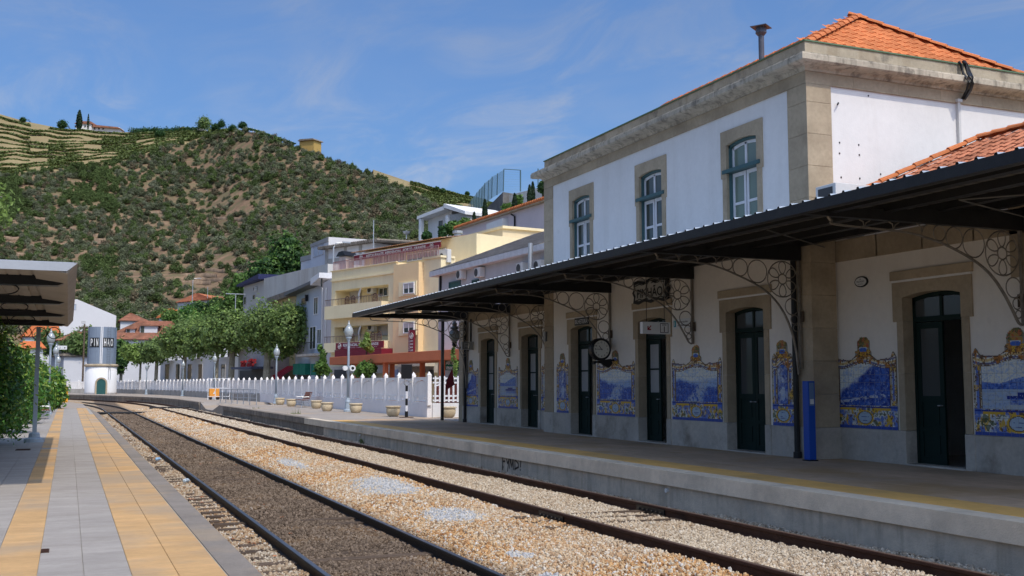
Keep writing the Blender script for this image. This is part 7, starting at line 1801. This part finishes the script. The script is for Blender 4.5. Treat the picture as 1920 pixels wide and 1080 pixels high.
vine_rows('vineyard', hp, SIL, lambda px: ipx(VIN, px), -120, 446, 13, .13, .75, VL, 1.5)
vine_rows('far_vineyard', hp2, SIL2, lambda px: 392, 770, 960, 6, .035, .9, VL, 3.2)
for i, (px, y) in enumerate([(819, 354), (831, 357), (876, 363)]):
    q = hp2(px, ipx(SIL2, px)+1); hill_tree('ridge_tree', ['left small tree on the far vineyard ridge', 'middle small tree on the far vineyard ridge', 'right small spiky tree on the far vineyard ridge'][i], px, y, 890, q.z-2, 4, 4, DARKL, 120+i, 500, .8, 'tiny trees on the far vineyard ridge')
# ---------------------------------------------------------------- olive shrubs
OL = [mat('olive_leaves', (.155, .175, .095), .8, .2, .05, 0, island=.35, obj=.32, trans=.3), mat('grey_olive_leaves', (.185, .20, .125), .8, .2, .05, 0, island=.3, obj=.3, trans=.3), mat('scrub_leaves', (.11, .155, .05), .8, .2, .05, 0, island=.35, obj=.3, trans=.3), mat('dry_scrub_leaves', (.17, .14, .085), .85, .2, .05, 0, island=.3, obj=.3, trans=.05)]
variants = []
for k in range(6):
    r = np.random.default_rng(200+k); bl = [(0, 0, .75, .68, .62)]+[(r.normal()*.36, r.normal()*.36, .8+r.normal()*.28, .45, .44) for _ in range(5)]
    P, N = crown_points(bl, 640, r, rough=.25, inner=.4); V, Fq = leaf_quads(P, N, .115, r, .7)
    variants.append(npmesh('olive_shrub', V, Fq, OL[[0, 1, 2, 0, 3, 2][k]]))
cand = []; r = np.random.default_rng(77)
while len(cand) < 6200:
    px = r.uniform(-260, 850); ys = ipx(SIL, px); top = ipx(VIN, px)+1 if px < 450 else ys+1
    y = r.uniform(top, 640)
    if px > 560 and y > 520: continue
    f = (y-top)/(640-top); dn = fbm(np.array([px*.012]), np.array([y*.02]), 5)[0]
    cover = 1.0 if f < .35 else .85 if f < .6 else .62
    if dn > .60+.3*(1-f) or r.random() > cover: continue
    if px > 270 and px < 480 and f > .25 and dn > .55 and r.random() < .7: continue
    D = hdepth(px, y); s = r.uniform(1.25, 2.3)*(1.0+.25*(1-f))*(1.15 if dn < .4 else 1)
    if y > 560 : s *= 1.1
    kind = r.choice([0, 1, 3, 5, 2, 4], p=[.31, .22, .12, .17, .10, .08])
    if y < 520 and px < 220 and dn < .45: kind = r.choice([2, 5])
    cand.append((s/D, px, y, s, kind, r.random()*6.28))
# bushes on the lowest field above the roofs
cand.sort(key=lambda c: -(c[0] if -10 < c[1] < 830 else c[0]*.01))
src = {}; others = {k: [] for k in range(6)}
for i, (_, px, y, s, k, a) in enumerate(cand):
    q = hq(px, y, -.15*s); sz = s*rnd.uniform(.85, 1.15)
    if len(src) < 6 or i < 296:
        o = bpy.data.objects.new('olive_shrub', variants[k]); COL.objects.link(o); o.location = q; o.rotation_euler = (0, 0, a); o.scale = (s, s, sz)
        zn = 'upper' if y < 360 else 'middle' if y < 480 else 'lower'; kn, sh = {0: ('grey-green olive shrub', 'shrub'), 3: ('grey-green olive shrub', 'shrub'), 1: ('pale silvery olive shrub', 'shrub'), 2: ('dark green scrub bush', 'bush'), 5: ('dark green scrub bush', 'bush'), 4: ('brownish dry scrub bush', 'bush')}[k]; tag(o, f'{kn} on the {zn} slope of the brown terraced hillside', sh, f'{kn}es on the {zn} slope' if sh == 'bush' else f'{kn}s on the {zn} slope'); src.setdefault(k, o)
    else: others[k].append((q.x, q.y, q.z, s, a))
def instancer(name, pts, sources, rand_rot=False):
    """points carrying scale and turn, each replaced by a copy of the source object's mesh"""
    P = np.array([p[:3] for p in pts]); me = bpy.data.meshes.new(name); me.vertices.add(len(P)); me.vertices.foreach_set('co', P.astype(np.float32).ravel())
    a = me.attributes.new('size', 'FLOAT', 'POINT'); a.data.foreach_set('value', np.array([p[3] for p in pts], np.float32))
    b = me.attributes.new('turn', 'FLOAT_VECTOR', 'POINT'); tv = np.array([(p[4] if len(p) < 7 else p[4:7]) if not np.isscalar(p[4]) or len(p) >= 7 else (0, 0, p[4]) for p in pts], np.float32); b.data.foreach_set('vector', tv.ravel()); me.update()
    o = link(name, me); o['kind'] = 'stuff'
    ng = bpy.data.node_groups.new(name, 'GeometryNodeTree'); ng.interface.new_socket('Geometry', in_out='INPUT', socket_type='NodeSocketGeometry'); ng.interface.new_socket('Geometry', in_out='OUTPUT', socket_type='NodeSocketGeometry')
    N_, L_ = ng.nodes, ng.links; gi, go = N_.new('NodeGroupInput'), N_.new('NodeGroupOutput')
    m2p = N_.new('GeometryNodeMeshToPoints'); L_.new(gi.outputs[0], m2p.inputs[0]); iop = N_.new('GeometryNodeInstanceOnPoints'); L_.new(m2p.outputs[0], iop.inputs['Points'])
    oi = N_.new('GeometryNodeObjectInfo'); oi.inputs['Object'].default_value = sources; oi.inputs['As Instance'].default_value = True; L_.new(oi.outputs['Geometry'], iop.inputs['Instance'])
    na = N_.new('GeometryNodeInputNamedAttribute'); na.data_type = 'FLOAT'; na.inputs['Name'].default_value = 'size'; L_.new(na.outputs[0], iop.inputs['Scale'])
    nb_ = N_.new('GeometryNodeInputNamedAttribute'); nb_.data_type = 'FLOAT_VECTOR'; nb_.inputs['Name'].default_value = 'turn'
    e2r = N_.new('FunctionNodeEulerToRotation'); L_.new(nb_.outputs[0], e2r.inputs[0]); L_.new(e2r.outputs[0], iop.inputs['Rotation'])
    L_.new(iop.outputs[0], go.inputs[0]); md = o.modifiers.new('scatter', 'NODES'); md.node_group = ng; return o
for k, pts in others.items():
    if pts and k in src: instancer('olive_scrub', pts, src[k])
# ================================================================ BALLAST
BM = ballast_mat('ballast_stone', True)
stones = []
for k in range(4):
    r = np.random.default_rng(300+k); bm = bmesh.new(); bmesh.ops.create_icosphere(bm, subdivisions=1, radius=1)
    for v in bm.verts: v.co = Vector((v.co.x*1.15, v.co.y*.9, v.co.z*.7))*(1+r.uniform(-.28, .22))
    me = bpy.data.meshes.new('ballast_stone'); bm.to_mesh(me); bm.free(); me.materials.append(BM)
    o = link('ballast_stone', me, loc=(5.2+k*.1, 11+k*.3, bedz(5.3)+.02)); o.scale = (.028,)*3; o['kind'] = 'stuff'; stones.append(o)
r = np.random.default_rng(5)
def scatter(y0, y1, per_m2, smin, smax):
    n = int((y1-y0)*7.4*per_m2); X = r.uniform(1.69, 9.02, n); Y = r.uniform(y0, y1, n); S = r.uniform(smin, smax, n)*(1+.5*(r.random(n) < .06))
    xs = [1.6, 2.3, 2.6, 4.5, 4.9, 5.6, 6.2, 8.9, 9.1]; zs = [-.50, -.50, -.475, -.475, -.43, -.33, -.29, -.29, -.25]; Z = np.interp(X, xs, zs)
    Z += r.uniform(-.012, .018, n)+.025*np.array([math.sin(a*1.7+b*.6)*math.sin(b*1.1-a) for a, b in zip(X, Y)])
    keep = np.ones(n, bool)
    for rx in (2.664, 4.406, 6.664, 8.406): keep &= np.abs(X-rx) > .085
    # thinner over the oily left track's sleepers, bare around the fishplate joint
    sl_ = (np.abs(((Y-7.0+.28) % .56)-.28) < .115)&(X > 2.15)&(X < 2.58); keep &= ~(sl_ & (r.random(n) < .72+.2*np.sin(Y*3.1)))
    slm = (np.abs(((Y-7.0+.28) % .56)-.28) < .115)&(X >= 2.7)&(X < 4.38); keep &= ~(slm & (r.random(n) < .3))
    for yy in (13.55, 14.1, 14.65): keep &= ~((np.abs(Y-yy) < .11)&(X > 6.5)&(X < 8.6)&(r.random(n) < .9))
    A = r.random((n, 3))*6.28; out = [[] for _ in range(4)]
    for i in np.flatnonzero(keep): out[i % 4].append((X[i]+shift(Y[i]), Y[i], Z[i], S[i], A[i, 0], A[i, 1], A[i, 2]))
    return out
parts_ = [[], [], [], []]
for a in ((8.0, 17, 1350, .012, .026), (17, 30, 750, .016, .031), (30, 52, 300, .024, .042), (52, 90, 90, .04, .065)):
    for k, q in enumerate(scatter(*a)): parts_[k] += q
for k in range(4): instancer('ballast', parts_[k], stones[k])
# fallen plane leaves on the left track
lv = thing('fallen_leaves', 'scattered dry orange plane leaves lying on the oily ballast', 'fallen leaves'); lm_ = mat('dry_leaf', (.46, .19, .09), .8, .2, 3, .0, 10, island=.3); mb = MB()
for k in range(46):
    X, Y = rnd.choice([rnd.uniform(2.75, 4.3), rnd.uniform(1.75, 2.5), rnd.uniform(4.45, 4.9)]), rnd.uniform(9.5, 34); s = rnd.uniform(.03, .055); a = rnd.random()*6.28; z = bedz(X)+.035
    pts = [(X+s*rr_*math.cos(a+j*math.pi/5), Y+s*rr_*math.sin(a+j*math.pi/5), z+.012*(j % 2)+rnd.uniform(0, .014)) for j, rr_ in enumerate((1, .5, .9, .5, 1, .45, .8, .45, .9, .5))]
    mb.add(pts+[(X, Y, z+.012)], [(10, j, (j+1) % 10) for j in range(10)])
mb.build('leaves', lm_, lv, kind='stuff'); settle(lv, (3.4, 12, -.45))
